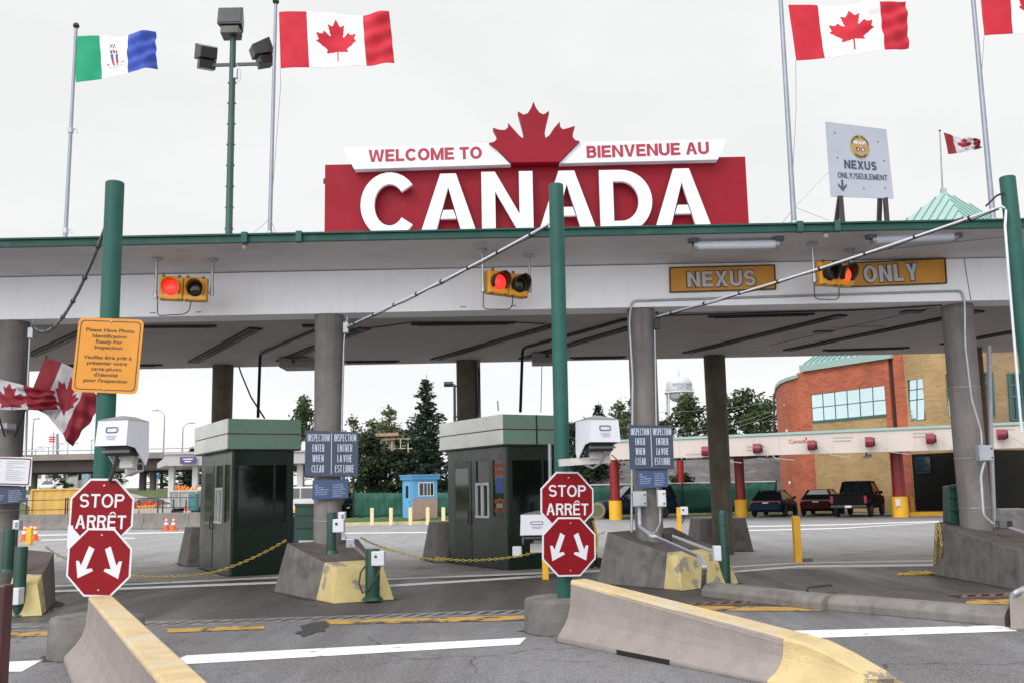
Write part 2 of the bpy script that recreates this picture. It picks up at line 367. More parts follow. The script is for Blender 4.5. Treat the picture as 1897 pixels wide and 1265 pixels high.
BEAMW = M("beam_white", (.93, .94, .98), .55, .03, 1.2, col2=(.66, .66, .68), t=(.66, .82), s2=1.1, streak=.10, spec=.3)
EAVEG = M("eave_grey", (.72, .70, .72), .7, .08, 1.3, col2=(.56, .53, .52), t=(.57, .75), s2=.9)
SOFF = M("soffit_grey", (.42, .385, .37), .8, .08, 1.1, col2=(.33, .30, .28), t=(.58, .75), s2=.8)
GREEN = M("green_paint", (.021, .098, .080), .45, .14, 2.5, col2=(.03, .13, .105), t=(.58, .8), s2=3, spec=.25, streak=.3)
GREEND = M("dark_green_paint", (.007, .050, .036), .4, .15, 3)
BLACK = M("black", (.012, .012, .013), .45, .1)
SLOTB = M("slot_black", (.016, .013, .012), .6, .2, 5)
GREYM = M("galvanised", (.40, .42, .46), .38, .12, 6, metal=.5)
STEEL = M("steel_pole", (.26, .28, .34), .4, .12, 3, metal=.5)
WHITE = M("white_paint", (.62, .64, .70), .4, .03, 3)
WHITES = M("sign_white", (.66, .68, .73), .4, .02, 3)
REDS = M("sign_red", (.235, .004, .015), .5, .07, 1.2, spec=.2)
STOPR = M("stop_red", (.22, .004, .010), .5, .06, 3, spec=.2)
AMBER = M("amber_sign", (.62, .245, .014), .5, .06, 3)
NAMB = M("nexus_amber", (.60, .265, .022), .5, .12, 2.4, col2=(.45, .19, .02), t=(.6, .75), s2=1.4)
NAVY = M("navy_sign", (.036, .052, .098), .5, .1, 3)
BLUES = M("blue_sign", (.034, .072, .17), .5, .12, 3)
TEXTB = M("text_black", (.03, .025, .012), .6, .05)
GREYT = M("text_grey", (.34, .35, .40), .6, .05)
YCH = M("chipped_yellow", (.54, .425, .22), .75, .14, 3, bump=.6, bscale=40, col2=(.27, .23, .19), t=(.60, .62), s2=2.6, streak=.15)
YPALE = M("pale_chipped_yellow", (.55, .45, .20), .7, .1, 4, bump=.5, bscale=40, col2=(.28, .25, .21), t=(.57, .60), s2=3.1)
YTOP = M("worn_yellow", (.52, .395, .215), .75, .16, 4, bump=.5, bscale=40, col2=(.50, .43, .32), t=(.48, .66), s2=2.2)
CREAM = M("cream_paint", (.74, .62, .38), .6, .08, 4)
BYEL = M("bollard_yellow", (.80, .42, .02), .5, .1, 4)
CHY = M("chain_yellow", (.50, .35, .06), .45, .12, 8)
GLASSD = M("dark_glass", (.010, .014, .014), .05, .1, 2, spec=.9)
RUB = M("rubber", (.018, .018, .018), .8)

# ================================================================== ground
def hgt(x, y):
    a = 57 if x < 4 else 68
    t = max(0, min(1, (y-a)/40)); t = t*t*(3-2*t)
    return 2.3*t + max(0, min(1, (y-110)/300))*3
xs = [-900, -400, -200]+[-120+8*i for i in range(31)]+[200, 400, 900]
ys = [-60, -20, 0, 20, 40]+[52+4*i for i in range(18)]+[130, 150, 180, 220, 280, 350, 450, 700, 1100, 1800]
mb = MB(); vs = [(x, y, hgt(x, y)) for y in ys for x in xs]; nx = len(xs)
GRASS = M("grass", (.060, .088, .026), .9, .35, .8, col2=(.11, .10, .05), t=(.52, .7), s2=.35, bump=.6, bscale=8)
mb.add([v for v in vs], [[j*nx+i, j*nx+i+1, (j+1)*nx+i+1, (j+1)*nx+i] for j in range(len(ys)-1) for i in range(nx-1)])
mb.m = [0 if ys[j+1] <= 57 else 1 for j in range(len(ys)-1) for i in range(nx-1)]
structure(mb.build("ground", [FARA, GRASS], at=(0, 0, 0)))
def sheet(name, pts, mat, z=.004):
    return structure(MB().face([(p[0], p[1], z) for p in pts]).build(name, mat, at=(pts[0][0], pts[0][1], 0)))
sheet("road_near", [(-30, -20), (30, -20), (30, 14.0), (-30, 14.0)], ASPH)
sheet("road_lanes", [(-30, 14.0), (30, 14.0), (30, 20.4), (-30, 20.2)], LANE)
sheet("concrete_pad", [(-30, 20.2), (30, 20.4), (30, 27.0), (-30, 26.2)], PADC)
def stripe(name, px, mat, z=.009): return structure(MB().face([gz(x, y, z) for x, y in px]).build(name, mat))
RW = M("road_white", (.78, .79, .82), .7, .05, 5, col2=(.35, .34, .34), t=(.60, .66), s2=3.5)
RWT = M("road_white_thin", (.66, .66, .67), .7, .1, 5, col2=(.2, .2, .2), t=(.60, .68), s2=3)
RY = M("road_yellow", (.46, .27, .06), .7, .15, 4, col2=(.07, .065, .06), t=(.53, .58), s2=3.2)
stripe("road_marking", [(300, 1232), (345, 1213), (975, 1180), (962, 1193)], RW)
stripe("road_marking", [(-90, 1245), (40, 1243), (78, 1222), (-80, 1229)], RW)
stripe("road_marking", [(1500, 1181), (1886, 1168), (1854, 1157), (1450, 1168)], RW)
for a in ([(-60, 1101), (60, 1098), (520, 1080), (520, 1076), (60, 1094), (-60, 1097)], [(-60, 1089), (240, 1083), (520, 1070), (520, 1067), (240, 1080), (-60, 1086)],
          [(630, 1092), (1010, 1068), (1010, 1064), (630, 1088)], [(700, 1074), (1120, 1058), (1120, 1055), (700, 1071)],
          [(1330, 1062), (1480, 1050), (1900, 1046), (1900, 1043), (1480, 1047), (1330, 1059)], [(1330, 1052), (1480, 1043), (1900, 1036), (1900, 1034), (1480, 1041), (1330, 1049)],
          [(1370, 976), (1560, 972), (1740, 966), (1740, 964), (1560, 970), (1370, 974)], [(1385, 983), (1560, 979), (1740, 967), (1740, 966), (1560, 977), (1385, 981)],
          [(640, 988), (850, 986), (850, 984), (640, 986)], [(60, 992), (360, 986), (360, 984), (60, 990)], [(60, 1001), (250, 997), (250, 995), (60, 999)]):
    n2 = len(a)//2
    for i in range(n2-1): stripe("road_marking", [a[i], a[i+1], a[-2-i], a[-1-i]], RWT, .010)
for a in ([(600, 1156), (975, 1148), (975, 1139), (600, 1148)], [(1290, 1130), (1530, 1131), (1530, 1124), (1270, 1121)], [(1790, 1118), (1900, 1119), (1900, 1108), (1790, 1110)], [(310, 1171), (490, 1164), (490, 1157), (310, 1164)], [(-60, 1182), (100, 1176), (100, 1168), (-60, 1174)]):
    stripe("road_marking", a, RY, .011)
GRIME_SHADE = M("base_grime_shade", (.036, .031, .028), .85, .3, 5)
def contact_ring(pts, grow=.10, seed=1, z=.0062):  # ragged dark ring round a base: debris and contact shade painted in
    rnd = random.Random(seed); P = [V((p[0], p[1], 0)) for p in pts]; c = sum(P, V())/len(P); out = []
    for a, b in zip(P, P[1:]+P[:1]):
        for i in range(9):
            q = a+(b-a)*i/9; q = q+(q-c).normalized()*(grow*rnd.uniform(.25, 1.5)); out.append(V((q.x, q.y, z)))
    structure(MB().face(out).build("base_stain_shade", GRIME_SHADE))
# trench drains: a frame, a black channel and slanting bars
def drain(px0, px1, label, rusty=False):
    a, b = gz(*px0), gz(*px1); d = (b-a).normalized(); n = V((-d.y, d.x, 0)); L = (b-a).length; w = .38
    t = thing("trench_drain", label, "drain", a, 0, "trench drains across the lanes")
    up = V((0, 0, .006)); MB().face([a+up*1.4, b+up*1.4, b+n*w+up*1.4, a+n*w+up*1.4]).build("channel", BLACK, t)
    fr = MB(); RU = M("rusty_steel", (.22, .12, .09), .7, .3, 6, metal=.3) if rusty else M("dull_steel", (.27, .26, .25), .65, .3, 6, metal=.4)
    fr.bar(a+up*2, b+up*2, .03, .012); fr.bar(a+n*w+up*2, b+n*w+up*2, .03, .012); fr.build("frame", RU, t)
    g = MB(); k = int(L/.20)
    for i in range(k): p = a+d*(i+.3)*L/k; g.bar(p+n*.03+up*2, p+n*(w-.03)+d*.22+up*2, .075, .007)
    g.build("grate", RU, t)
def patch(px, mat, seed, name="asphalt_patch"):
    rnd = random.Random(seed); P = [gz(x, y, .0125) for x, y in px]; out = []
    for a, b in zip(P, P[1:]+P[:1]):
        for i in range(6): q = a+(b-a)*i/6; out.append(q+V((rnd.uniform(-.035, .035), rnd.uniform(-.07, .07), 0)))
    return structure(MB().face(out).build(name, mat))
TAR = M("fresh_tar", (.046, .044, .045), .55, .3, 8, bump=.5, bscale=60)
patch([(548, 1172), (560, 1166), (556, 1158), (585, 1152), (600, 1150), (607, 1156), (604, 1166), (580, 1172), (562, 1178)], TAR, 3)
drain((-80, 1173), (975, 1137), "slanted bar drain grate crossing the two lanes between the foreground sign posts")
drain((1270, 1124), (1540, 1112), "rusty drain grate between yellow topped barrier and grey kerb blocks", True)
drain((1780, 1108), (1960, 1102), "rusty drain grate beyond the kerb blocks by the curved pipe", True)

# ================================================================== toll canopy
YB = 17.8
canopy = thing("toll_canopy", "long flat concrete canopy with white beam and green edge over the inspection lanes", "canopy", (0, YB, 0))
MB().box(-16, 17, YB, YB+.62, 4.95, 5.74).build("beam", BEAMW, canopy)
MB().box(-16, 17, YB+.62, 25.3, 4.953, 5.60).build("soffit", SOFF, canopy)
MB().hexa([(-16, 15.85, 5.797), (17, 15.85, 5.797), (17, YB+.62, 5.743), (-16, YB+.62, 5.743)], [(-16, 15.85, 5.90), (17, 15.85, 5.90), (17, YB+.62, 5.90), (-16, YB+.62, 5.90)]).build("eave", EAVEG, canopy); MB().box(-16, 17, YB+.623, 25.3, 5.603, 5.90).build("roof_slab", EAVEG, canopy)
mb = MB(); mb.box(-16, 17, 15.77, 15.847, 5.792, 5.898); mb.box(-16, 17, 15.73, 15.95, 5.903, 5.932); mb.build("eave_edge", M("eave_green", (.014, .070, .057), .5, .15, 2, col2=(.03, .095, .08), t=(.56, .7), s2=3, spec=.25), canopy)
for x in (452, 553, 1483, 1552):
    p = gy(x, 440-(x > 1000)*25, 15.7); MB().box(p.x-.05, p.x+.05, 15.69, 15.8, 5.765, 5.95).build("edge_clamp", GREEN, canopy, bevel=.01)
for x in (453, 1550):
    p = gz(x, 462-(x > 1000)*36, 5.70); MB().sphere((p.x, 15.9, 5.745), .055).build("bulb", M("old_glass", (.45, .40, .33), .2), canopy)
def slot(a, b, wd=.13, z=4.95):
    a = gz(*a, z); b = gz(*b, z); d = (b-a).normalized(); n = V((-d.y, d.x, 0))*wd
    m = MB(); lo = V((0, 0, -.035)); hi = V((0, 0, .003)); q = [a-n, a+n, b+n, b-n]
    m.hexa([p+lo for p in q], [p+hi for p in q]); m.build("light_slot", SLOTB, canopy)
    m = MB(); c0 = a+(b-a)*.06; c1 = a+(b-a)*.94; k = V((0, 0, -.045)); m.bar(c0+k, c1+k, .05, .02); m.build("slot_rail", M("slot_rail", (.05, .045, .042), .5), canopy)
for a, b in (((158, 612), (55, 658)), ((474, 607), (358, 670)), ((676, 607), (520, 668)), ((1040, 598), (806, 665)), ((1185, 601), (968, 664)), ((1560, 583), (1272, 653)), ((1815, 575), (1458, 648)), ((1960, 598), (1748, 637))): slot(a, b)
for a, b in (((236, 604), (400, 603)), ((560, 602), (582, 602)), ((762, 600), (954, 597)), ((1312, 586), (1508, 581)), ((100, 676), (300, 675)), ((636, 669), (740, 668)), ((1056, 662), (1160, 660)), ((1524, 648), (1684, 643))): slot(a, b, .06)
for x, y in ((1690, 577), (1525, 614)):
    p = gz(x, y, 4.95); MB().box(p.x-.2, p.x+.2, p.y-.13, p.y+.13, 4.93, 4.96).build("hatch", SLOTB, canopy)
for a, b in (((1730, 570), (1425, 640)), ((1545, 607), (1640, 604)), ((1570, 470), (1890, 436))):
    z = 4.946 if a[1] > 560 else 5.739
    p, q = gz(*a, z), gz(*b, z); MB().bar(p, q, .014, .006).build("joint", M("joint_dark", (.07, .065, .062), .8), canopy)
p = gy(1786, 480, YB-.004); MB().tube([V((p.x, YB-.002, 5.74)), V((p.x+.03, YB-.002, 5.3)), V((p.x+.06, YB-.002, 4.96))], .007, 4).build("crack", BLACK, canopy)
for x in (283, 368, 858, 952): # small anchor marks low on the beam
    p = gy(x, 583, YB); MB().box(p.x-.05, p.x+.05, YB-.012, YB-.002, 5.01, 5.022).build("anchor_mark", M("joint_dark", (.07, .065, .062), .8), canopy)
COLM = M("column_concrete", (.20, .186, .18), .85, .14, 2.4, bump=.4, bscale=30, col2=(.15, .135, .125), t=(.52, .7), s2=1.6, streak=.55)
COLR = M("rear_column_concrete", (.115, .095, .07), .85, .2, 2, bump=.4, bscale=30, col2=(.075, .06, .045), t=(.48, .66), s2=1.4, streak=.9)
def column(px, py, Y, r0, r1, mat, bands=()):
    p = gy(px, py, Y) if Y < 20 else gz(px, py, 4.95); p.y = Y
    o = MB().cyl((p.x, Y, 0), (p.x, Y, 4.952), r0, r1, 28).build("column", mat, canopy)
    for z in bands: MB().tube([(p.x+(r0+.006)*math.cos(a*.3), Y+(r0+.006)*math.sin(a*.3), z) for a in range(21)], .009, 5, closed=True).build("band", GREYM, o)
    return p.x
cx = [column(25, 590, 18.1, .27, .285, COLM, (1.15, 1.5)), column(610, 583, 18.1, .245, .265, COLM, (1.2, 1.72)), column(1187, 575, 18.1, .25, .26, COLM, ()), column(1772, 558, 18.3, .27, .28, COLM, (1.2, 2.1, 3.4))]
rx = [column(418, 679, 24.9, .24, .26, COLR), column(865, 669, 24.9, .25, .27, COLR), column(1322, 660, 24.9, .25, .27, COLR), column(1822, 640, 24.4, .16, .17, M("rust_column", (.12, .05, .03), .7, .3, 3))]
mb = MB(); p = gz(893, 672, 4.95)
MB().box(p.x-.12, p.x-.03, 24.75, 24.85, 2.0, 4.95).build("column_channel", M("grey_channel", (.22, .215, .21), .6), canopy)

# ---- pipes, boxes and cables on the canopy
def pipe(name, pts, r, label, cat="pipe", mat=GREYM, group=None, n=8): return tag(MB().tube(pts, r, n).build(name, mat), label, cat, group)
def rounded(pts, r=.12, k=5):
    P = [V(p) for p in pts]; out = [P[0]]
    for a, b, c in zip(P, P[1:], P[2:]):
        u = (a-b); v = (c-b); q = min(r, u.length/2, v.length/2); s = b+u.normalized()*q; e = b+v.normalized()*q
        for i in range(k+1): t = i/k; out.append(s*(1-t)**2+b*2*t*(1-t)+e*t*t)
    return out+[P[-1]]
yb = YB-.03
pipe("conduit", rounded([gy(1170, 985, YB), gy(1172, 700, YB-.0), gy(1166, 600, YB+.02), gy(1168, 574, yb), gy(1172, 558, yb), gy(1782, 539, yb), gy(1787, 560, yb), gy(1788, 640, YB), gy(1800, 740, YB+.05), gy(1818, 800, YB+.05), gy(1819, 832, YB+.05)], .09),
     .022, "long grey conduit along the beam from one column down to the next one's box")
pipe("conduit", rounded([gy(1218, 925, YB), gy(1213, 610, YB), gy(1213, 600, YB)], .05), .016, "thin straight conduit up the column between two blue signs and the NEXUS panel")
pipe("conduit", [gy(640, 600, YB), gy(637, 640, YB), gy(633, 800, YB), gy(633, 905, YB)], .017, "thin conduit up the column behind the central blue inspection sign")
pipe("conduit", [gy(56, 615, YB-.05), gy(52, 700, YB-.05), gy(46, 900, YB-.05)], .02, "thin conduit up the column with the two hanging flags")
for (a, b, lab, jx) in (((640, 606), (1016, 416), "slim conduit rising from middle column to the tall green pole", 1), ((1215, 587), (1850, 385), "slim white conduit crossing over the NEXUS ONLY signs", 2), ((58, 600), (196, 420), "dark sagging conduit from flag column up to green pole", 0)):
    q = {0: 11.03, 1: 12.16, 2: 12.4}[jx]; A = gy(*a, YB-.05); B = gy(*b, q); sag = (.14, .05, .06)[jx]
    if jx == 0: sag = .55
    pts = [A+(B-A)*t+V((0, 0, -sag*4*t*(1-t))) for t in [i/16 for i in range(17)]]
    if jx == 2: pts += [B+V((.03, -.02, .01)), B+V((.08, -.03, -.03)), gy(1862, 420, q-.18), gy(1868, 500, q-.18), gy(1893, 800, q-.18)]
    o = pipe("overhead_conduit", pts, .017 if jx else .022, lab, "conduit", WHITE if jx else M("dark_conduit", (.13, .15, .16), .5))
    ca = MB().tube([p+V((0, 0, -.028-.012*math.sin(i*2.2))) for i, p in enumerate(pts[:17])], .009, 5).build("cable", BLACK, o)
    ti = MB()
    for i in range(1, 17, 2):
        d = (pts[i+1]-pts[i-1]).normalized() if i < 16 else (pts[i]-pts[i-1]).normalized()
        ti.cyl(pts[i]-d*.012, pts[i]+d*.012, .034, n=8)
    ti.build("cable_tie", BLACK, o)
for a, lab in (((641, 607), "small junction head where the conduit leaves the middle column"), ((58, 617), "small junction head at top of the flag column"), ((1217, 600), "dark junction head at top of the column beside the NEXUS panel")):
    p = gy(*a, YB-.08); m = MB().box(p.x-.05, p.x+.05, p.y-.05, p.y+.05, p.z-.1, p.z+.1); m.tube([p+V((0, 0, .1)), p+V((.03, 0, .17)), p+V((0, .02, .22))], .025, 6); tag(m.build("junction_box", GREYM if a[0] < 1000 else BLACK, bevel=.012), lab, "junction box")
def wallbox(px0, py0, px1, py1, Y, name, lab, mat=GREYM, dep=.16, parts=True):
    a, b = gy(px0, py1, Y), gy(px1, py0, Y); o = MB().box(a.x, b.x, Y-dep, Y, a.z, b.z).build(name, mat, bevel=.012); tag(o, lab, "electrical box", "grey boxes strapped to the columns")
    m = MB(); m.box(a.x+.02, b.x-.02, Y-dep-.012, Y-dep-.001, a.z+.02, b.z-.02); m.build("cover", mat, o, bevel=.004)
    m = MB(); w = b.x-a.x
    for z in (a.z+.06, b.z-.06): m.box(b.x-.035-.02, b.x-.03, Y-dep-.025, Y-dep-.0125, z-.012, z+.012)
    m.build("latch", BLACK, o); return o
wallbox(1171, 909, 1196, 938, YB, "junction_box", "wide grey electrical box strapped to the column under the blue sign")
wallbox(1217, 907, 1231, 938, YB-.05, "junction_box", "narrow grey electrical box with two latches beside the wide box", WHITE)
wallbox(1808, 824, 1832, 854, YB, "junction_box", "grey electrical box where the conduit meets the far column")
wallbox(629, 947, 642, 964, YB-.1, "junction_box", "small pale electrical box low on the middle column", WHITE)
wallbox(31, 962, 44, 980, YB-.25, "junction_box", "small pale electrical box low on the flag column", WHITE)
for a, b, sx, lab in (((518, 660), (573, 680), 0, "beige box hung under the canopy above the first booth"), ((986, 646), (1040, 668), 0, "beige box hung under the canopy above the stickered booth")):
    p, q = gy(a[0], b[1], 23.6), gy(b[0], a[1], 23.6); o = MB().box(p.x, q.x, 23.5, 24.3, 4.70, 4.949).build("ceiling_box", M("beige_box", (.24, .22, .20), .6), bevel=.03); tag(o, lab, "ceiling box")
    c = (p+q)/2; MB().cyl((c.x, 23.49, 4.84), (c.x, 23.44, 4.84), .04).build("knob", BLACK, o)
pipe("drop_pipe", rounded([gz(595, 608, 4.92), gz(482, 656, 4.92), gy(478, 772, 21.9)], .15), .035, "dark pipe running under the ceiling and down to the plain booth", mat=BLACK)
pipe("drop_pipe", rounded([gz(1160, 592, 4.92), gz(968, 646, 4.92), gy(964, 762, 21.9)], .15), .035, "dark pipe running under the ceiling and down to the stickered booth", mat=BLACK)
pipe("hanging_cable", [gz(443, 680, 4.93), gy(447, 692, 24.4), gy(465, 735, 23), gy(490, 774, 22)], .02, "black slack cable from the canopy to the plain booth roof", "cable", BLACK)
pipe("hanging_cable", [gz(1004, 668, 4.93), gy(1002, 762, 22.3)], .009, "thin straight wire dropping to the stickered booth roof", "cable", BLACK)
pipe("hanging_cable", rounded([gz(884, 672, 4.93), gy(888, 690, 24.5), gy(886, 768, 24.5)], .1), .03, "black looped cable beside the rear column above the stickered booth", "cable", BLACK)
pipe("ceiling_cable", [gy(640, 610, YB+.05), gz(700, 606, 4.93), gz(765, 597, 4.93), gz(950, 597, 4.93), gz(1010, 600, 4.93)], .012, "black cable stapled under the ceiling from the middle column", "cable", BLACK)
pipe("ceiling_cable", [gy(1225, 585, YB+.05), gz(1400, 580, 4.93), gz(1580, 575, 4.93), gz(1745, 566, 4.93)], .016, "black cable stapled behind the beam under the NEXUS sign", "cable", BLACK)
pipe("booth_antenna", [gy(923, 760, 21.6), gy(922, 742, 21.6)], .012, "short thin rod standing on the stickered booth roof", "antenna", BLACK)
# ================================================================== welcome sign on the roof
YS = 18.0
def fr_y(px, py, Y): return frame(gy(px, py, Y), (1, 0, 0), (0, 0, 1))
sign = thing("welcome_sign", "big red roof sign reading CANADA in white with a maple leaf on top", "sign", gy(990, 440, YS))
a, b = gy(601, 440, YS), gy(1386, 300, YS); zt = gy(601, 306, YS).z
MB().box(a.x, gy(1381, 300, YS).x, YS, YS+.35, 5.95, zt).build("panel", REDS, sign)
MB().box(a.x-.04, a.x-.002, YS+.05, YS+.1, zt-.35, zt-.25).build("bracket", BLACK, sign)
fr = MB()
for x in (-2.5, -.5, 1.5, 3.5): fr.bar((x, YS+.36, 7.4), (x, YS+1.5, 5.92), .06, .06)
fr.build("brace", STEEL, sign)
YL = YS-.16
for ch, x0, x1, tp in (('C', 668.6, 771.5, 323.5), ('A', 777.6, 884.8, 324.5), ('N', 893.4, 988, 320.5), ('A', 997, 1106, 319), ('D', 1112.6, 1209, 317.3), ('A', 1211.5, 1319, 315)):
    yb_ = tp+ (116 if ch != 'C' else 118); c = gy((x0+x1)/2+ (yb_-tp)*.004, yb_, YL); w = gy(x1, tp, YL).x-gy(x0, tp, YL).x; h = gy(x0, tp, YL).z-gy(x0, yb_, YL).z
    m = MB(); put_text(m, ch, frame(c, (1, 0, 0), (0, 0, 1)), w, h, z=-.02, th=.10, stroke=.212)
    m.build("letter", WHITES, sign, bevel=.006)
# white banners and the leaf
YN = YS-.22
def plate(px, Y, th, name, mat, parent, **k): return MB().prism([gy(x, y, Y) for x, y in px], (0, th, 0)).build(name, mat, parent, **k)
bl = plate([(635, 274), (908, 266), (946, 305), (656, 314)], YN, .2, "banner", WHITES, sign); br = plate([(1074, 264), (1346, 258), (1330, 296), (1036, 303)], YN, .2, "banner", WHITES, sign)
for o, s, x0, x1, yb_, yt in ((bl, "WELCOME TO", 683, 893, 299, 275), (br, "BIENVENUE AU", 1087, 1314, 290, 264.5)):
    tilt = V((1, 0, .012 if o is bl else .016)); c = gy((x0+x1)/2, (yb_+ (yb_-5 if o is bl else yb_-3))/2+1.2, YN)
    m = MB(); put_text(m, s, frame(c, tilt, (0, 0, 1)), gy(x1, yb_, YN).x-gy(x0, yb_, YN).x, .235, stroke=.235, gap=.075, space=.30)
    m.build("lettering", M("sign_red_text", (.33, .012, .035), .5, .05), o)
lp = [(944, 20), (956, 48), (971, 68), (988, 75), (1012, 60), (1001, 105), (992, 150), (996, 176), (1012, 165), (1032, 135), (1057, 106), (1059, 128), (1070, 139), (1092, 134), (1122, 124), (1113, 150), (1114, 174), (1125, 186), (1143, 190), (1098, 232), (1056, 278), (848, 281), (805, 238), (753, 198), (777, 192), (787, 180), (784, 158), (770, 132), (798, 141), (822, 142), (836, 130), (835, 111), (856, 135), (886, 168), (899, 177), (902, 160), (893, 120), (877, 62), (902, 76), (920, 70), (934, 48)]
plate([(580+x/2.3134, 180+y/2.3134) for x, y in lp], YN-.06, .22, "maple_leaf", REDS, sign)

# ================================================================== flags
RED, FWH = M("flag_red", (.50, .010, .028), .75, .05, 3), M("flag_white", (.78, .78, .80), .75, .03, 3)
FGR, FBL = M("flag_green", (.006, .30, .15), .75, .06, 3), M("flag_blue", (.035, .075, .40), .75, .1, 3)
REDD = M("flag_dark_red", (.20, .006, .018), .75, .06, 3); FGY = M("flag_grey", (.42, .41, .44), .75, .05, 3)
def flag(name, label, tl, bl_, tr, br_, mats, kind='leaf', wave=.09, ph=0., nu=150, nv=76, leafh=.80, curl=0., sway=(0, -1, 0), group="flags on the canopy", edge=None, leafc=(.5, .5), bands=(.25, .75), twist=0., sagm=0.):
    tl, bl_, tr, br_ = V(tl), V(bl_), V(tr), V(br_); vs = []; sw = V(sway)
    for j in range(nv+1):
        v = j/nv
        for i in range(nu+1):
            u = i/nu; p = (tl*(1-v)+bl_*v)*(1-u)+(tr*(1-v)+br_*v)*u
            amp = wave*(.15+u)
            p = p+sw*(amp*math.sin(6.3*u*1.25+ph+v*1.3)+amp*.32*math.sin(15*u+5*v+ph*2)+amp*.16*math.sin(29*u-13*v+ph)+amp*.22*math.sin(20*v+7*u*u+ph)*u)
            p.z += (wave*.5*math.sin(4.8*u+ph+.6)*u + wave*.16*math.sin(13*u+ph*3)*u*(1-abs(2*v-1)*.2)) - sagm*math.sin(math.pi*u)
            if edge: p = p+edge(u, v)
            vs.append(p)
    m = MB(); m.add(vs, [[j*(nu+1)+i, j*(nu+1)+i+1, (j+1)*(nu+1)+i+1, (j+1)*(nu+1)+i] for j in range(nv) for i in range(nu)], True)
    mi = []
    for j in range(nv):
        v = (j+.5)/nv
        for i in range(nu):
            u = (i+.5)/nu; k = 0 if u < bands[0] else (2 if u > bands[1] else 1)
            if k == 1 and kind == 'leaf':
                X = (u-leafc[0])*2/leafh; Y = (leafc[1]-v)/leafh
                if abs(X) < .5 and inside(X, Y, LEAF): k = 3
            elif k == 1 and kind == 'crest': k = crest(u, v)
            mi.append(k)
    m.m = mi
    o = m.build(name, mats, at=bl_); s = o.modifiers.new("cloth", 'SOLIDIFY'); s.thickness = .004
    return tag(o, label, "flag", group)
def crest(u, v):
    # a dog, a furred ring and a shield over two sprays of flowers
    x = (u-.475+ (v-.5)*-.10)*1.45; y = (v-.5)*.92+.47
    if .40 < y < .72:
        w = .075 if y < .55 else .075*(1-((y-.55)/.17)**2)**.5 if y < .72 else 0
        if abs(x) < w: return 5 if y > .56 and abs(x) > .018 else (1 if abs(x) < .018 else (4 if y < .56 else 5))
    if .30 < y < .385 and abs(x) < .065: return 3 if (abs(x) > .03 and y > .33) or y < .315 else (5 if abs(x) < .02 else 1)
    if .17 < y < .26 and abs(x) < .05 and math.sin(x*130+y*80) > .1: return 3
    r = math.hypot(x, (y-.62)*1.2)
    if .13 < r < .17 and y > .62 and math.sin(math.atan2(y-.62, x)*13) > .0: return 6 if y > .74 else 5
    return 1
fmats = [RED, FWH, RED, RED]
flag("canada_flag", "red and white maple leaf flag flying beside the floodlight mast", gy(517, 23, 18.6), gy(520, 128, 18.6), gy(722, 25, 18.9), gy(731, 118, 18.9), fmats, ph=.4, wave=.10)
flag("canada_flag", "red and white maple leaf flag flying left of the NEXUS panel", gy(1460, 10, 18.4), gy(1475, 113, 18.4), gy(1680, 6, 18.7), gy(1690, 88, 18.7), fmats, ph=2.1, wave=.10)
flag("canada_flag", "maple leaf flag cut by the picture's top corner, on the far pole", gy(1813, -36, 18.2), gy(1823, 67, 18.2), gy(2035, -45, 18.5), gy(2045, 45, 18.5), fmats, ph=1.1, wave=.09)
flag("canada_flag", "small faded maple leaf flag above the pale green pyramid roof", gy(1748, 246, 64), gy(1757, 286, 64), gy(1819, 262, 64), gy(1822, 276, 64), [REDD, FGY, REDD, REDD], ph=2.6, wave=.25, nu=80, nv=40)
flag("territory_flag", "green white and blue striped flag with a small crest", gy(137, 69, 18.6), gy(141, 154, 18.6), gy(289, 60, 18.8), gy(289, 125, 18.8), [FGR, FWH, FBL, M("crest_dark", (.05, .03, .04), .8), M("crest_blue", (.05, .08, .35), .8), M("crest_red", (.5, .05, .08), .8), M("crest_green", (.12, .32, .26), .8)], kind='crest', ph=1.2, wave=.10, bands=(.31, .66))
# two flags on short poles bracketed to the first column
YF = 17.35
flag("canada_flag", "crumpled maple leaf flag drooping from a short pole behind the amber sign", gy(85, 663, YF), gy(49, 751, YF), gy(196, 728, YF), gy(146, 826, YF), [REDD, FGY, REDD, REDD], ph=.9, wave=.12, sagm=-.10, leafc=(.52, .48), leafh=.9, bands=(.27, .74), group="flags on the column",
     edge=lambda u, v: V((-.16*max(0, u-.72)*v*3, 0, -.35*max(0, u-.7)*(1-v)*1.5)))
flag("canada_flag", "crumpled maple leaf flag folded across the first column", gy(-62, 684, YF-.25), gy(-50, 756, YF-.25), gy(97, 729, YF-.25), gy(99, 762, YF-.25), [REDD, FGY, REDD, REDD], ph=2.2, wave=.11, leafc=(.50, .60), leafh=1.1, bands=(.25, .70), group="flags on the column", sagm=-.02)
for a, b, lab in (((27, 808), (87, 658), "short dark flag stick leaning right from the column bracket"), ((9, 808), (-40, 648), "short dark flag stick leaning left from the column bracket")):
    o = MB().cyl(gy(*a, YF+.2 if a[0] > 20 else YF+.1), gy(*b, YF+.0 if a[0] > 20 else YF-.27), .018, .014, 8).build("flag_stick", BLACK); tag(o, lab, "flagpole", "flag sticks on the column")
p = gy(18, 790, YB); o = MB().box(p.x-.13, p.x+.13, 17.45, 17.79, p.z-.06, p.z+.05).build("flag_bracket", WHITE, bevel=.02); tag(o, "pale metal bracket holding two flag sticks on the first column", "bracket")

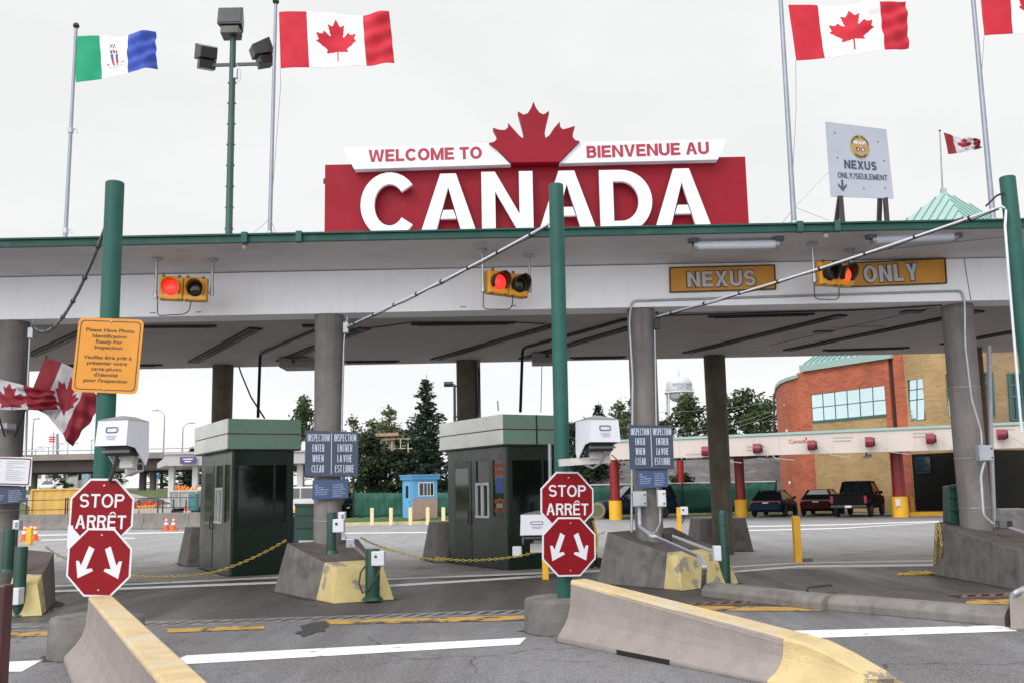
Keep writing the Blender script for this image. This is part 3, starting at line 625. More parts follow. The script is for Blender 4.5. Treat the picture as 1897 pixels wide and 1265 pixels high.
def flagpole(a, b, Y, r0, r1, lab, ball=True, rope=None, coll=None):
    A, B = gy(*a, Y), gy(*b, Y); A.z = 5.9 if Y < 30 else A.z
    t = thing("flagpole", lab, "flagpole", A, 0, "flagpoles on the roof")
    MB().cyl(A, B, r0, r1, 14).build("pole", STEEL, t)
    if ball: m = MB(); m.cyl(B, B+V((0, 0, .05)), r1*1.3, r1*2.2, 12); m.cyl(B+V((0, 0, .05)), B+V((0, 0, .10)), r1*2.2, r1*1.6, 12); m.build("truck_cap", BLACK, t)
    for f in coll or (): p = A+(B-A)*f; m = MB(); m.cyl(p-V((0, 0, .05)), p+V((0, 0, .05)), r0*1.35, n=10); m.tube([p+V((r0*1.3, 0, 0)), p+V((r0*2.6, 0, .05)), p+V((r0*3, 0, -.06))], .012, 5); m.build("cleat", GREYM, t)
    if rope:
        P = [gy(x, y, Y) for x, y in rope]; MB().tube(P, .006, 4).build("halyard", M("rope_grey", (.3, .3, .33), .8), t)
    return t
flagpole((121, 437), (141, 53), 18.6, .042, .030, "slim leaning pole carrying the green white and blue flag", coll=(.18, .58), rope=((125, 370), (128, 300), (138, 155)))
flagpole((499, 436), (511, 8), 18.6, .045, .032, "slim grey pole just beside the floodlight mast", coll=(.06, .14), rope=((503, 380), (520, 160), (519, 128)))
flagpole((1471, 416), (1445, -20), 18.4, .055, .042, "grey pole nearest the NEXUS panel, stayed with thin wires", ball=False, coll=(.07, .13), rope=((1467, 350), (1475, 200), (1474, 113)))
flagpole((1838, 390), (1801, -20), 18.2, .055, .042, "grey pole carrying the flag cut off at the corner", ball=False, coll=(.12,), rope=((1832, 330), (1818, 150), (1823, 68)))
for a, b in (((1472, 384), (1536, 318)), ((1472, 384), (1535, 409)), ((1472, 384), (1450, 413)), ((501, 405), (470, 432)), ((501, 405), (512, 434))):
    tag(MB().tube([gy(*a, 18.4), gy(*b, 18.7)], .006, 4).build("stay_wire", GREYM), "thin steel stay wire bracing a roof flagpole", "wire", "stay wires of the flagpoles")

# ---- floodlight mast
YM = 19.2
A, B = gy(424, 436, YM), gy(432, 66, YM); A.z = 5.9
mast = thing("floodlight_mast", "dark green mast with three black floodlights on a crossarm", "floodlight", A)
MB().cyl(A, B, .075, .062, 14).build("pole", M("mast_pole_green", (.022, .070, .062), .45), mast)
k = gy(430, 122, YM); m = MB(); m.bar(gy(381, 122, YM), gy(486, 119, YM), .05, .06); m.bar(gy(414, 65, YM), gy(448, 65, YM), .08, .08); m.build("crossarm", M("mast_green", (.02, .05, .045), .4), mast)
m = MB(); q = gy(438, 138, YM); m.box(q.x-.04, q.x+.04, YM-.1, YM, q.z-.12, q.z+.1); m.build("control_box", GREYM, mast, bevel=.01)
MB().tube([gy(438, 118, YM-.05), gy(446, 132, YM-.08), gy(445, 150, YM-.06), gy(438, 152, YM-.05)], .007, 5).build("cable", GREYM, mast)
bo = MB()
for i in range(9): p = A+(B-A)*(.12+i*.085); bo.box(p.x-.085, p.x+.085, p.y-.02, p.y+.02, p.z-.015, p.z+.015)
bo.build("step_bolts", M("mast_pole_green", (.022, .070, .062), .45), mast)
def flood(c, yaw, pitch, wid, hei):
    mat = Matrix.Translation(c) @ Matrix.Rotation(yaw, 4, 'Z') @ Matrix.Rotation(pitch, 4, 'X')
    m = MB(); f = [(-wid/2, -.16, -hei/2), (wid/2, -.16, -hei/2), (wid/2, -.16, hei/2), (-wid/2, -.16, hei/2)]; bk = [(-wid*.36, .22, -hei*.42), (wid*.36, .22, -hei*.42), (wid*.36, .22, hei*.25), (-wid*.36, .22, hei*.25)]
    m.hexa([V(p) for p in f], [V(p) for p in bk]); m.xf(mat); o = m.build("floodlight", M("flood_black", (.011, .011, .013), .35), mast, bevel=.015)
    m = MB(); m.box(-wid/2+.04, wid/2-.04, -.172, -.163, -hei/2+.04, hei/2-.04); m.xf(mat); m.build("lens", M("flood_glass", (.035, .038, .042), .12, .3, 5, spec=.5), o)
    m = MB(); m.box(-wid*.36, wid*.36, -.12, .16, -hei/2-.19, -hei/2-.004); m.xf(mat); m.build("ballast", M("flood_black", (.011, .011, .013), .35), o, bevel=.01)
flood(gy(430, 38, YM), 0, R(-10), .52, .40)
flood(gy(384, 97, YM), R(-152), R(-16), .46, .33)
flood(gy(485, 92, YM), R(118), R(-20), .46, .33)

# ---- NEXUS roof panel
YX = 18.6
nx_ = thing("lane_sign", "pale grey leaning panel with round gold emblem reading NEXUS ONLY/SEULEMENT", "sign", gy(1595, 412, YX))
c4 = [gy(1531, 226, YX), gy(1642, 240, YX+.55), gy(1656, 368, YX+.55), gy(1541, 364, YX)]
Rv = (c4[1]-c4[0]); Uv = (c4[0]-c4[3]); nrm = Rv.cross(Uv).normalized()
MB().prism(c4, -nrm*.04).build("panel", M("panel_grey", (.36, .39, .46), .45, .04, 2), nx_)
def nplace(u, v):  # bilinear point of the panel
    return (c4[3]*(1-u)+c4[2]*u)*(1-v)+(c4[0]*(1-u)+c4[1]*u)*v
def nmat(u, v):
    r = nplace(min(1, u+.1), v)-nplace(u-.1, v); up_ = nplace(u, v+.1)-nplace(u, v-.1); o = nplace(u, v); n = r.cross(up_).normalized(); r.normalize(); up_ = up_.normalized()
    return Matrix(((r.x, up_.x, n.x, o.x), (r.y, up_.y, n.y, o.y), (r.z, up_.z, n.z, o.z), (0, 0, 0, 1)))
NTX = M("panel_text", (.045, .055, .10), .6, .05)
pw, ph_ = (c4[2]-c4[3]).length, Uv.length
m = MB(); put_text(m, "NEXUS", nmat(.50, .385), pw*.52, ph_*.115, stroke=.22, gap=.14); put_text(m, "ONLY/SEULEMENT", nmat(.52, .25), pw*.80, ph_*.075, stroke=.15, gap=.13); m.build("lettering", NTX, nx_)
m = MB(); am = nmat(.18, .07); 
for q in ([(-.025, .1), (.025, .1), (.025, .28), (-.025, .28)], [(0, 0), (.12, .13), (.12, .19), (.0, .07)], [(0, 0), (0, .07), (-.12, .19), (-.12, .13)]): m.prism([am @ V((x*.85, y*.85, .004)) for x, y in q], nrm*.003)
m.build("arrow", NTX, nx_)
em = nmat(.52, .70); rr = ph_*.165
m = MB(); m.face([em @ V((rr*.95*math.cos(i*.19635), rr*math.sin(i*.19635), .004)) for i in range(32)]); eo = m.build("emblem", M("emblem_gold", (.34, .27, .07), .5, .1, 6), nx_)
m = MB(); m.face([em @ V((rr*.72*math.cos(i*.19635), rr*.76*math.sin(i*.19635), .006)) for i in range(32)]); m.build("emblem_disc", M("emblem_ochre", (.36, .24, .09), .5, .1, 6), eo)
m = MB(); put_text(m, "NEXUS", em @ Matrix.Translation((0, rr*.22, .004)), rr*1.25, rr*.26, stroke=.24); m.build("lettering", WHITES, eo)
def arc_text(m, s, rad, a0, a1, h, base, flip=False):
    for i, ch in enumerate(s):
        a = a0+(a1-a0)*(i+.5)/len(s); ang = R(a)
        if ch != ' ': put_text(m, ch, base @ Matrix.Translation((rad*math.cos(ang), rad*math.sin(ang), .003)) @ Matrix.Rotation(ang-(math.pi/2 if not flip else -math.pi/2), 4, 'Z'), h*.8, h, stroke=.2)
m = MB(); arc_text(m, "CUSTOMS DOUANES", rr*.78, 165, 15, rr*.15, em); arc_text(m, "IMMIGRATION", rr*.90, 228, 312, rr*.15, em, True); m.build("lettering", NTX, eo)
for x, mt in ((-.24, REDS), (.24, M("emblem_blue", (.10, .12, .3), .6))):
    m = MB(); m.face([em @ V((rr*(x+.2*math.cos(i*.6283)), rr*(-.22+.18*math.sin(i*.6283)), .008)) for i in range(10)]); q = m.build("emblem_badge", mt, eo); m = MB(); m.face([em @ V((rr*(x-.06+sx*.12), rr*(-.3+sy*.17), .0105)) for sx, sy in ((0, 0), (1, -.2), (1.1, .8), (.1, 1))]); m.build("badge_patch", WHITES, eo)
m = MB()
for u, v in ((.12, .86), (.83, .80), (.50, .82), (.13, .52), (.90, .53), (.87, .14), (.52, .12)): p = nplace(u, v); m.cyl(p, p+nrm*.012, .012, n=8)
m.build("bolts", BLACK, nx_)
for a, b in (((1556, 364), (1531, 412)), ((1557, 364), (1562, 412)), ((1630, 367), (1618, 410)), ((1640, 367), (1643, 410))):
    lean = 1 if b[0] in (1531, 1618) else 0
    P, Q = gy(*a, YX+.05+(.45 if a[0] > 1600 else 0)), gy(*b, YX+(.45 if a[0] > 1600 else 0)+.7*lean); Q.z = 5.9; MB().bar(P, Q, .085, .06, (0, 1, 0)).build("leg", M("leg_dark", (.02, .012, .016), .5), nx_)

# ---- amber NEXUS / ONLY boards on the beam
def amber(px, s, x0, x1, y0, y1, lab):
    P = [gy(x, y, YB-.012) for x, y in px]; t = MB().prism(P, (0, -.03, 0)).build("lane_board", NAMB); tag(t, lab, "sign", "amber lane boards on the beam")
    c = sum(P, V())/4; m = MB()
    for i in range(4): a, b = P[i]+V((0, -.034, 0)), P[(i+1) % 4]+V((0, -.034, 0)); a = a+(c-a)*.012; b = b+(c-b)*.012; a.y = b.y = YB-.048; m.bar(a, b, .02, .028, (0, 1, 0))
    m.build("border", M("board_edge", (.03, .025, .02), .6), t)
    r = P[1]-P[0]; base = gy((x0+x1)/2, y1, YB-.045); w = gy(x1, y1, YB).x-gy(x0, y1, YB).x; h = gy(x0, y0, YB).z-gy(x0, y1, YB).z
    m = MB(); put_text(m, s, frame(base, r, (0, 0, 1)), w*1.035, h*1.12, z=.003, stroke=.285, gap=.09); q = m; q.v = [p+V((0, 0, -h*.06)) for p in q.v]; q.build("letter_outline", M("letter_dark", (.10, .06, .03), .6), t)
    m = MB(); put_text(m, s, frame(base, r, (0, 0, 1)), w, h, z=.009, stroke=.215, gap=.14); m.build("lettering", M("letter_silver", (.50, .52, .58), .4), t)
amber([(1239, 497), (1435, 492), (1437, 537), (1240, 543)], "NEXUS", 1274, 1400, 503, 531, "amber board reading NEXUS on the white beam")
amber([(1560, 489), (1750, 480), (1753, 526), (1562, 533)], "ONLY", 1601, 1702, 491, 522, "amber board reading ONLY behind the third signal")

# ---- fluorescent tubes under the eave
def fluor(x0, y0, x1, y1, lab):
    a, b = gy(x0, y0, 16.15), gy(x1, y1, 16.15); t = thing("strip_light", lab, "strip light", (a+b)/2, 0, "strip lights under the eave"); d = (b-a).normalized()
    MB().tube([a+d*.06, b-d*.06], .075, 14).build("diffuser", M("diffuser", (.62, .66, .74), .25, .03), t)
    for p, q in ((a, a+d*.058), (b-d*.058, b)): MB().cyl(p, q, .085, n=14).build("end_cap", GREYM, t)
    for p in (a, b): m = MB(); m.tube([p, p+V((0, 0, .10)), V((p.x, p.y, 5.75))], .03, 8); m.cyl((p.x, p.y, 5.735), (p.x, p.y, 5.789), .10, .10, 12); m.build("mount", M("mount_grey", (.12, .12, .125), .5), t)
fluor(1285, 456, 1442, 453, "white strip light under the eave above the NEXUS board")
fluor(1614, 445, 1772, 438, "white strip light under the eave above the ONLY board")

# ---- traffic signals under the eave
REDL = M("red_lens_lit", (1.0, .035, .03), .3, .12, 12, emit=1.15); ORL = M("orange_lens_lit", (1.0, .10, .02), .3, .15, 12, emit=.8); DARKL = M("lens_dark", (.012, .016, .016), .15)
SIGY = M("signal_amber", (.72, .33, .025), .45, .1, 5)
def signal(px, py, Y, yaw, lab, lit, visor_dark, tilt=0., wire=True, posts=(-.47, .47)):
    c = gy(px, py, Y); t = thing("traffic_signal", lab, "traffic signal", c, yaw, "two lamp signals under the eave"); s = .202
    rot = Matrix.Rotation(tilt, 4, 'Y')
    for i, x in ((0, -s), (1, s)):
        m = MB(); m.box(x-s+.003, x+s-.003, -.06, .13, -.205, .205); m.xf(rot); o = m.build("housing", SIGY, t, True, bevel=.025)
        m = MB(); n = 20; m.loft([[V((x+.135*math.cos(2*math.pi*k/n)*(1-q*q)**.5, -.068-.05*q, .135*math.sin(2*math.pi*k/n)*(1-q*q)**.5)) for k in range(n)] for q in (0, .5, .8, .97)]); m.xf(rot)
        m.build("lens", (lit if i == (0 if lit is REDL else 1) else DARKL), o, True)
        m = MB(); rO = .158; vs = []; fs = []; K = 22     # tunnel visor, open below
        for q, yy in ((0, -.062), (1, -.06)):
            pass
        a0, a1 = -40, 220
        for k in range(K+1):
            a = R(a0+(a1-a0)*k/K); dep = .06+.17*max(0, math.sin(a)*.5+.5)
            for rr_, yy in ((rO, -.0605), (rO, -.0605-dep), (rO-.012, -.0605-dep), (rO-.012, -.0605)): vs.append(rot @ V((x+rr_*math.cos(a), yy, rr_*math.sin(a))))
        for k in range(K):
            for q in range(4): fs.append([k*4+q, k*4+(q+1) % 4, k*4+4+(q+1) % 4, k*4+4+q])
        m.add(vs, fs, True); m.build("visor", M("visor_black", (.02, .016, .012), .5) if visor_dark else SIGY, o, True)
        m = MB()
        for lx in (x-.13, x+.13): m.box(lx-.02, lx+.02, -.085, -.062, .19, .225); m.box(lx-.02, lx+.02, -.085, -.062, -.225, -.19)
        m.xf(rot); m.build("latch", M("latch_dark", (.16, .08, .02), .5), o, True)
    for x in posts:
        m = MB(); z1 = 5.770-c.z; zz = -.12 if x < 0 else -.05; m.tube([(x*.88, .03, zz), (x, .03, zz), (x, .03, zz+.06), (x, .03, z1-.03)], .026, 8); m.cyl((x, .03, z1-.03), (x, .03, z1), .09, .09, 12); m.cyl((x, .03, zz-.05), (x, .03, zz+.09), .036, n=8); m.build("hanger", GREYM, t, True)
    if wire:
        m = MB(); m.tube(rounded([(-.44, .06, -.1), (-.44, .08, -.42), (-.40, .05, -.46), (.02, .0, -.44), (.1, .02, -.38), (.12, .03, -.21)], .06), .009, 5); m.build("cable", BLACK, t, True)
    return t
signal(340.5, 536, 16.75, R(9), "signal with lit red lamp directly above the plain booth", REDL, False, R(2.0))
signal(940, 527, 16.75, R(30), "signal with lit red lamp, turned sideways near the central green pole", REDL, True, R(2))
signal(1546, 509, 16.75, R(30), "signal with glowing orange arrow lamp between NEXUS and ONLY boards", ORL, True, R(-2))
# ================================================================== tall green posts with drums and signs
def post(name, px, pyb, Y, topx, topy, r, lab, drum=None, bx=None):
    b = gz(*px) if pyb is None else gy(px[0], pyb, Y); b = V((b.x, Y, 0)); t = gy(topx, topy, Y)
    o = thing(name, lab, "post", b, 0, "tall green posts between the lanes")
    MB().cyl(b, t, r, r, 22).build("pipe", GREEN, o); MB().cyl(t, t+V((0, 0, .012)), r*.97, r*.9, 22).build("cap", GREEND, o)
    if drum:
        dx, dy, dr, dh = drum; c = gz(dx, dy); contact_ring([(c.x+dr*math.cos(k*.785), c.y+dr*math.sin(k*.785)) for k in range(8)], .07, int(dx)); rings = []
        for rr, z in ((dr, 0), (dr*1.0, .05), (dr*.985, dh-.04), (dr*.95, dh-.008), (dr*.8, dh+.004), (.01, dh+.006)): rings.append([V((c.x+rr*(1+.012*math.sin(k*1.7))*math.cos(k*.19635), c.y+rr*math.sin(k*.19635), z)) for k in range(32)])
        MB().loft(rings).build("concrete_base", CONCD, o)
    return o
YPL, YPC = 11.03, 12.16
post("green_post", (178, 1215), None, YPL, 213, 340, .105, "thick green post carrying the amber photo identification sign", (178, 1212, .50, .42))
post("green_post", (1048, 1170), None, YPC, 1030, 344, .094, "thick green post carrying a white camera box, before the big roof sign", (1046, 1168, .48, .40))
q = gy(1866, 330, 12.4); b = gy(1960, 1180, 12.4)
o = thing("green_post", "thick green post cut off by the picture's edge", "post", V((b.x, 12.4, 0)), 0, "tall green posts between the lanes")
MB().cyl(V((b.x, 12.4, 0)), q, .10, .10, 22).build("pipe", GREEN, o); MB().cyl(q, q+V((0, 0, .012)), .097, .09, 22).build("cap", GREEND, o)
MB().tube([q+V((-.1, -.06, -.22)), q+V((-.2, -.08, -.26)), q+V((-.36, -.1, -.40))], .014, 6).build("chain", BLACK, o)

def octagon(px, py, Y, rad, yaw, roll, name, lab, kind):
    c = gy(px, py, Y); mat = Matrix.Translation(c) @ Matrix.Rotation(yaw, 4, 'Z') @ Matrix.Rotation(R(90), 4, 'X') @ Matrix.Rotation(roll, 4, 'Z')
    o = thing(name, lab, "sign", c, 0, "octagonal signs on the green posts"); oc = lambda r, z: [mat @ V((r*math.cos(R(22.5+45*i)), r*math.sin(R(22.5+45*i)), z)) for i in range(8)]
    n = (mat.to_3x3() @ V((0, 0, 1)))
    MB().prism(oc(rad, -.006), n*.006).build("plate", WHITES, o, bevel=.002)
    MB().prism(oc(rad*.94, .001), n*.0015).build("face", STOPR, o)
    m = MB(); S = rad*2*.924
    if kind == 'stop':
        for s, w, yb_ in (("STOP", .70, .070), ("ARRÊT", .79, -.245)): put_text(m, s, mat @ Matrix.Translation((0, S*yb_, 0)), S*w, S*.20, z=.0035, th=.0015, stroke=.17, gap=.11)
        m.build("lettering", WHITES, o)
    else:
        for sx in (-1, 1):
            m = MB(); d = V((sx*.42, -.80, 0)).normalized(); p = V((d.y, -d.x, 0)); a = V((sx*S*.125, S*.215, 0)); e = V((sx*S*.315, -S*.235, 0)); hd = S*.17
            f = lambda q: mat @ V((q.x, q.y, .0035))
            nk = e-d*hd*1.0; m.prism([f(a-p*S*.048), f(a+p*S*.048), f(nk+p*S*.048+d*S*.02), f(nk-p*S*.048+d*S*.02)], n*.0015)
            m.prism([f(e), f(nk+p*S*.155-d*S*.035), f(nk+p*S*.118-d*S*.058), f(nk+d*S*.021), f(nk-p*S*.118-d*S*.058), f(nk-p*S*.155-d*S*.035)], n*.0013)
            m.build("arrow", WHITES, o)
    m = MB()
    for yy in (.40, -.40):
        if kind == 'stop' and yy < 0: continue
        p = mat @ V((S*.02, S*yy, .003)); m.cyl(p, p+n*.006, .011, n=10); m.build("bolt", M("bolt_metal", (.55, .45, .35), .3, metal=.7), o); m = MB()
    return o
octagon(188, 948, YPL-.16, .392, R(-5), R(-1.5), "stop_sign", "red STOP ARRÊT octagon below the amber photo identification sign", 'stop')
octagon(183.5, 1041, YPL-.185, .392, R(-5), R(-1.5), "arrow_sign", "red octagon with two downward arrows under the STOP sign by the yellow topped barrier end", 'arrow')
octagon(1051, 927, YPC-.15, .375, R(20), R(-1.5), "stop_sign", "red STOP ARRÊT octagon on the central green post by the second booth", 'stop')
octagon(1054.5, 1012, YPC-.175, .375, R(20), R(-1.5), "arrow_sign", "red octagon with two downward arrows above the drum of the central green post", 'arrow')
for px, py, Y, s, lab in ((146, 993, YPL-.125, .12, "pale square plate tucked behind the two octagons with the amber sign above"), ):
    c = gy(px, py, Y); tag(MB().box(c.x-s, c.x+s, Y-.01, Y, c.z-s, c.z+s).build("backing_plate", WHITES), lab, "plate")
# amber sign
c4 = [gy(x, y, YPL-.125) for x, y in ((135, 725), (257, 730), (264, 592), (143, 588))]
am = thing("amber_sign", "amber rounded sign asking for photo identification in English and French", "sign", c4[0])
r_, u_ = (c4[1]-c4[0]), (c4[3]-c4[0]); mid = sum(c4, V())/4; fm = frame(mid, r_, u_); Wd, Hd = r_.length, u_.length
def rrect(w, h, r, n=6):
    out = []
    for cx_, cy_, a0 in ((w/2-r, h/2-r, 0), (-w/2+r, h/2-r, 90), (-w/2+r, -h/2+r, 180), (w/2-r, -h/2+r, 270)):
        out += [(cx_+r*math.cos(R(a0+90*i/n)), cy_+r*math.sin(R(a0+90*i/n))) for i in range(n+1)]
    return out
MB().prism([fm @ V((x, y, -.006)) for x, y in rrect(Wd, Hd, .06)], (fm.to_3x3() @ V((0, 0, 1)))*.006).build("plate", AMBER, am)
def rborder(w, h, r, wd, fm, name, mat, par, z=.002):
    a = rrect(w, h, r); b = rrect(w-2*wd, h-2*wd, r-wd*.6); m = MB(); n = len(a)
    m.add([fm @ V((x, y, z)) for x, y in a+b], [[i, (i+1) % n, n+(i+1) % n, n+i] for i in range(n)]); return m.build(name, mat, par)
rborder(Wd*.925, Hd*.93, .05, .009, fm, "border", TEXTB, am)
m = MB()
for s, y, w in (("Please Have Photo", .330, .74), ("Identification", .250, .52), ("Ready For", .175, .40), ("Inspection", .100, .42), ("Veuillez être prêt à", -.035, .73), ("présenter votre", -.112, .61), ("carte-photo", -.190, .46), ("d'identité", -.268, .36), ("pour l'inspection", -.345, .66)):
    font_text(m, s, fm @ Matrix.Translation((0, Hd*y-.012, 0)), Wd*w, Hd*.048, z=.003, offset=.012)
m.build("lettering", TEXTB, am)
m = MB()
for y in (.455, -.455): p = fm @ V((0, Hd*y, .001)); m.sphere(p, .014, 8, 4)
m.build("bolts", GREYM, am)

# ---- white camera housings on bracket arms
def camera_box(c, yaw, lab, arm, w=.40, h=.27, d=.55, skirt=.20, strut=True):
    t = thing("camera_housing", lab, "camera housing", c, yaw, "white camera housings")
    m = MB(); hx = w/2
    # shroud: leaning front plate, two side skirts that hang lower at the back, a peaked lid; open below
    F0, F1 = [(-hx, -d/2, h/2), (hx, -d/2, h/2)], [(-hx*1.04, -d/2-.03, -h/2), (hx*1.04, -d/2-.03, -h/2)]
    m.hexa([F1[0], F1[1], (F1[1][0], F1[1][1]+.012, F1[1][2]), (F1[0][0], F1[0][1]+.012, F1[0][2])], [F0[0], F0[1], (F0[1][0], F0[1][1]+.012, F0[1][2]), (F0[0][0], F0[0][1]+.012, F0[0][2])])
    m.build("front_plate", WHITE, t, True)
    for sx in (-1, 1):
        m = MB(); x0 = sx*hx; x1 = sx*hx*1.06; q = [(x0, -d/2+.014, h/2), (x1, -d/2-.014, -h/2), (x1, -d*.15, -h/2-.02), (x1*1.03, d/2-.06, -h/2-skirt), (x1, d/2, -h/2-skirt*.5), (x0, d/2, h/2)]
        m.prism(q, (-sx*.012, 0, 0)); m.build("side_skirt", WHITE, t, True)
    m = MB(); m.hexa([(-hx-.004, -d/2-.01, h/2+.002), (hx+.004, -d/2-.01, h/2+.002), (hx+.004, d/2, h/2+.002), (-hx-.004, d/2, h/2+.002)], [(-hx*.1, -d*.1, h/2+.055), (hx*.1, -d*.1, h/2+.055), (hx*.1, d/2, h/2+.055), (-hx*.1, d/2, h/2+.055)]); m.build("lid", M("lid_grey", (.22, .225, .24), .5), t, True)
    m = MB(); m.box(-hx*.84, hx*.84, -d*.30, d*.36, -h/2-.10, h/2-.03); m.build("camera_body", M("inside_dark", (.018, .018, .019), .5), t, True, bevel=.02)
    m = MB(); m.box(-hx*.9, hx*.9, -d*.36, -d*.31, -h/2-.07, -h/2-.045); m.build("visor_bar", M("bar_grey", (.16, .17, .18), .5), t, True)
    # blue badge frame and faint print lines on the front
    bm_ = MB(); y0 = -d/2-.0225
    fmx = Matrix.Translation((-.0, -d/2-.017, .03)) @ Matrix.Rotation(R(90), 4, 'X') @ Matrix.Rotation(R(-6.0), 4, 'X')
    rborder(w*.40, .062, .02, .011, fmx, "badge", M("badge_navy", (.05, .06, .16), .5), t, .004).parent = t
    for o in (t.children[-1],): pass
    m = MB()
    for k, ww in ((0, .34), (1, .30), (2, .26)): m.add([fmx @ V((x, y, .004)) for x, y in ((-w*ww/2, -.060-.017*k), (w*ww/2, -.060-.017*k), (w*ww/2, -.066-.017*k), (-w*ww/2, -.066-.017*k))], [[0, 1, 2, 3]])
    m.build("print_lines", GREYT, t, True)
    a, b = arm     # in local space: square steel arm
    m = MB(); m.bar(a, b, .075, .085); m.build("arm", M("arm_white", (.55, .54, .52), .5, .12, 5, col2=(.3, .25, .2), t=(.62, .7), s2=6), t, True)
    e = V(b)+(V(b)-V(a)).normalized()*.001; m = MB(); m.bar(e, e+(V(b)-V(a)).normalized()*.004, .055, .065); m.build("arm_end", BLACK, t, True)
    m = MB(); m.bar((hx*.1, .1, -h/2-.1), (hx*.1, .08, a[2]+.03), .16, .10); m.build("bracket", M("arm_white", (.55, .54, .52), .5), t, True, bevel=.008)
    return t
# rborder offsets with world location; patch its mesh to local space by passing matrices in local coordinates
_old = rborder
def rborder(w, h, r, wd, fm, name, mat, par, z=.002):
    a = rrect(w, h, r); b = rrect(w-2*wd, h-2*wd, r-wd*.6); m = MB(); n = len(a)
    m.add([fm @ V((x, y, z)) for x, y in a+b], [[i, (i+1) % n, n+(i+1) % n, n+i] for i in range(n)]); return m.build(name, mat, par, True)
c = gy(229, 803, YPL-.45); camera_box(c, R(-11), "white camera housing on the arm of the amber sign's post", ((-.18, .40, -.40), (.12, .14, -.355)), w=.35, d=.40)
t = MB().tube([gy(222, 822, YPL-.4), gy(216, 850, YPL-.42), gy(203, 892, YPL-.2)], .022, 8).build("camera_strut", M("strut_dark", (.05, .055, .06), .5)); tag(t, "dark slanting strut under the camera housing beside the amber sign", "strut")
c = gy(1106, 799, YPC-.3); camera_box(c, R(20), "white camera housing on the arm of the central green post", ((-.42, .20, -.36), (.20, .10, -.33)), w=.37, h=.27, d=.42)
t = MB().tube([gy(1120, 815, YPC-.35), gy(1121, 838, YPC-.38), gy(1112, 858, YPC-.38), gy(1098, 867, YPC-.38), gy(1084, 860, YPC-.36)], .016, 8).build("camera_cable", M("cable_grey", (.16, .165, .18), .5)); tag(t, "grey looping cable under the camera housing on the central post", "cable")
t = MB().tube([gy(1133, 842, YPC-.3), gy(1152, 858, YPC-.3)], .008, 6).build("camera_rod", M("rod_red_grey", (.2, .14, .14), .5)); tag(t, "thin rod sticking out from the central post's camera arm", "rod")
c = gy(997, 970, 19.0); camera_box(c, R(-6), "low white camera housing on a yellow stand before the stickered booth", ((-.1, .1, -.33), (.1, .1, -.33)), w=.60, h=.38, d=.6)
t = thing("camera_stand", "yellow post holding the low camera housing before the stickered booth", "stand", V((gy(1010, 1040, 19.1).x, 19.1, 0)))
x = gy(1010, 1040, 19.1).x; MB().box(x-.06, x+.06, 19.05, 19.17, 0, .78).build("post", BYEL, t, bevel=.01); MB().box(x-.28, x+.1, 19.0, 19.2, .50, .68).build("head", M("arm_white", (.55, .54, .52), .5), t, bevel=.02)
q = gy(958, 1020, 19.2); t = MB().box(q.x-.09, q.x+.09, 19.15, 19.3, q.z-.11, q.z+.09).build("white_box", WHITE, bevel=.02); tag(t, "small white box low on the front of the stickered booth", "electrical box")
t = MB().tube([gy(1018, 822, 19.9), gy(1019, 880, 19.9), gy(1022, 1010, 19.9)], .035, 8).build("standpipe", GREYM); tag(t, "grey vertical pipe at the front corner of the stickered booth", "pipe")

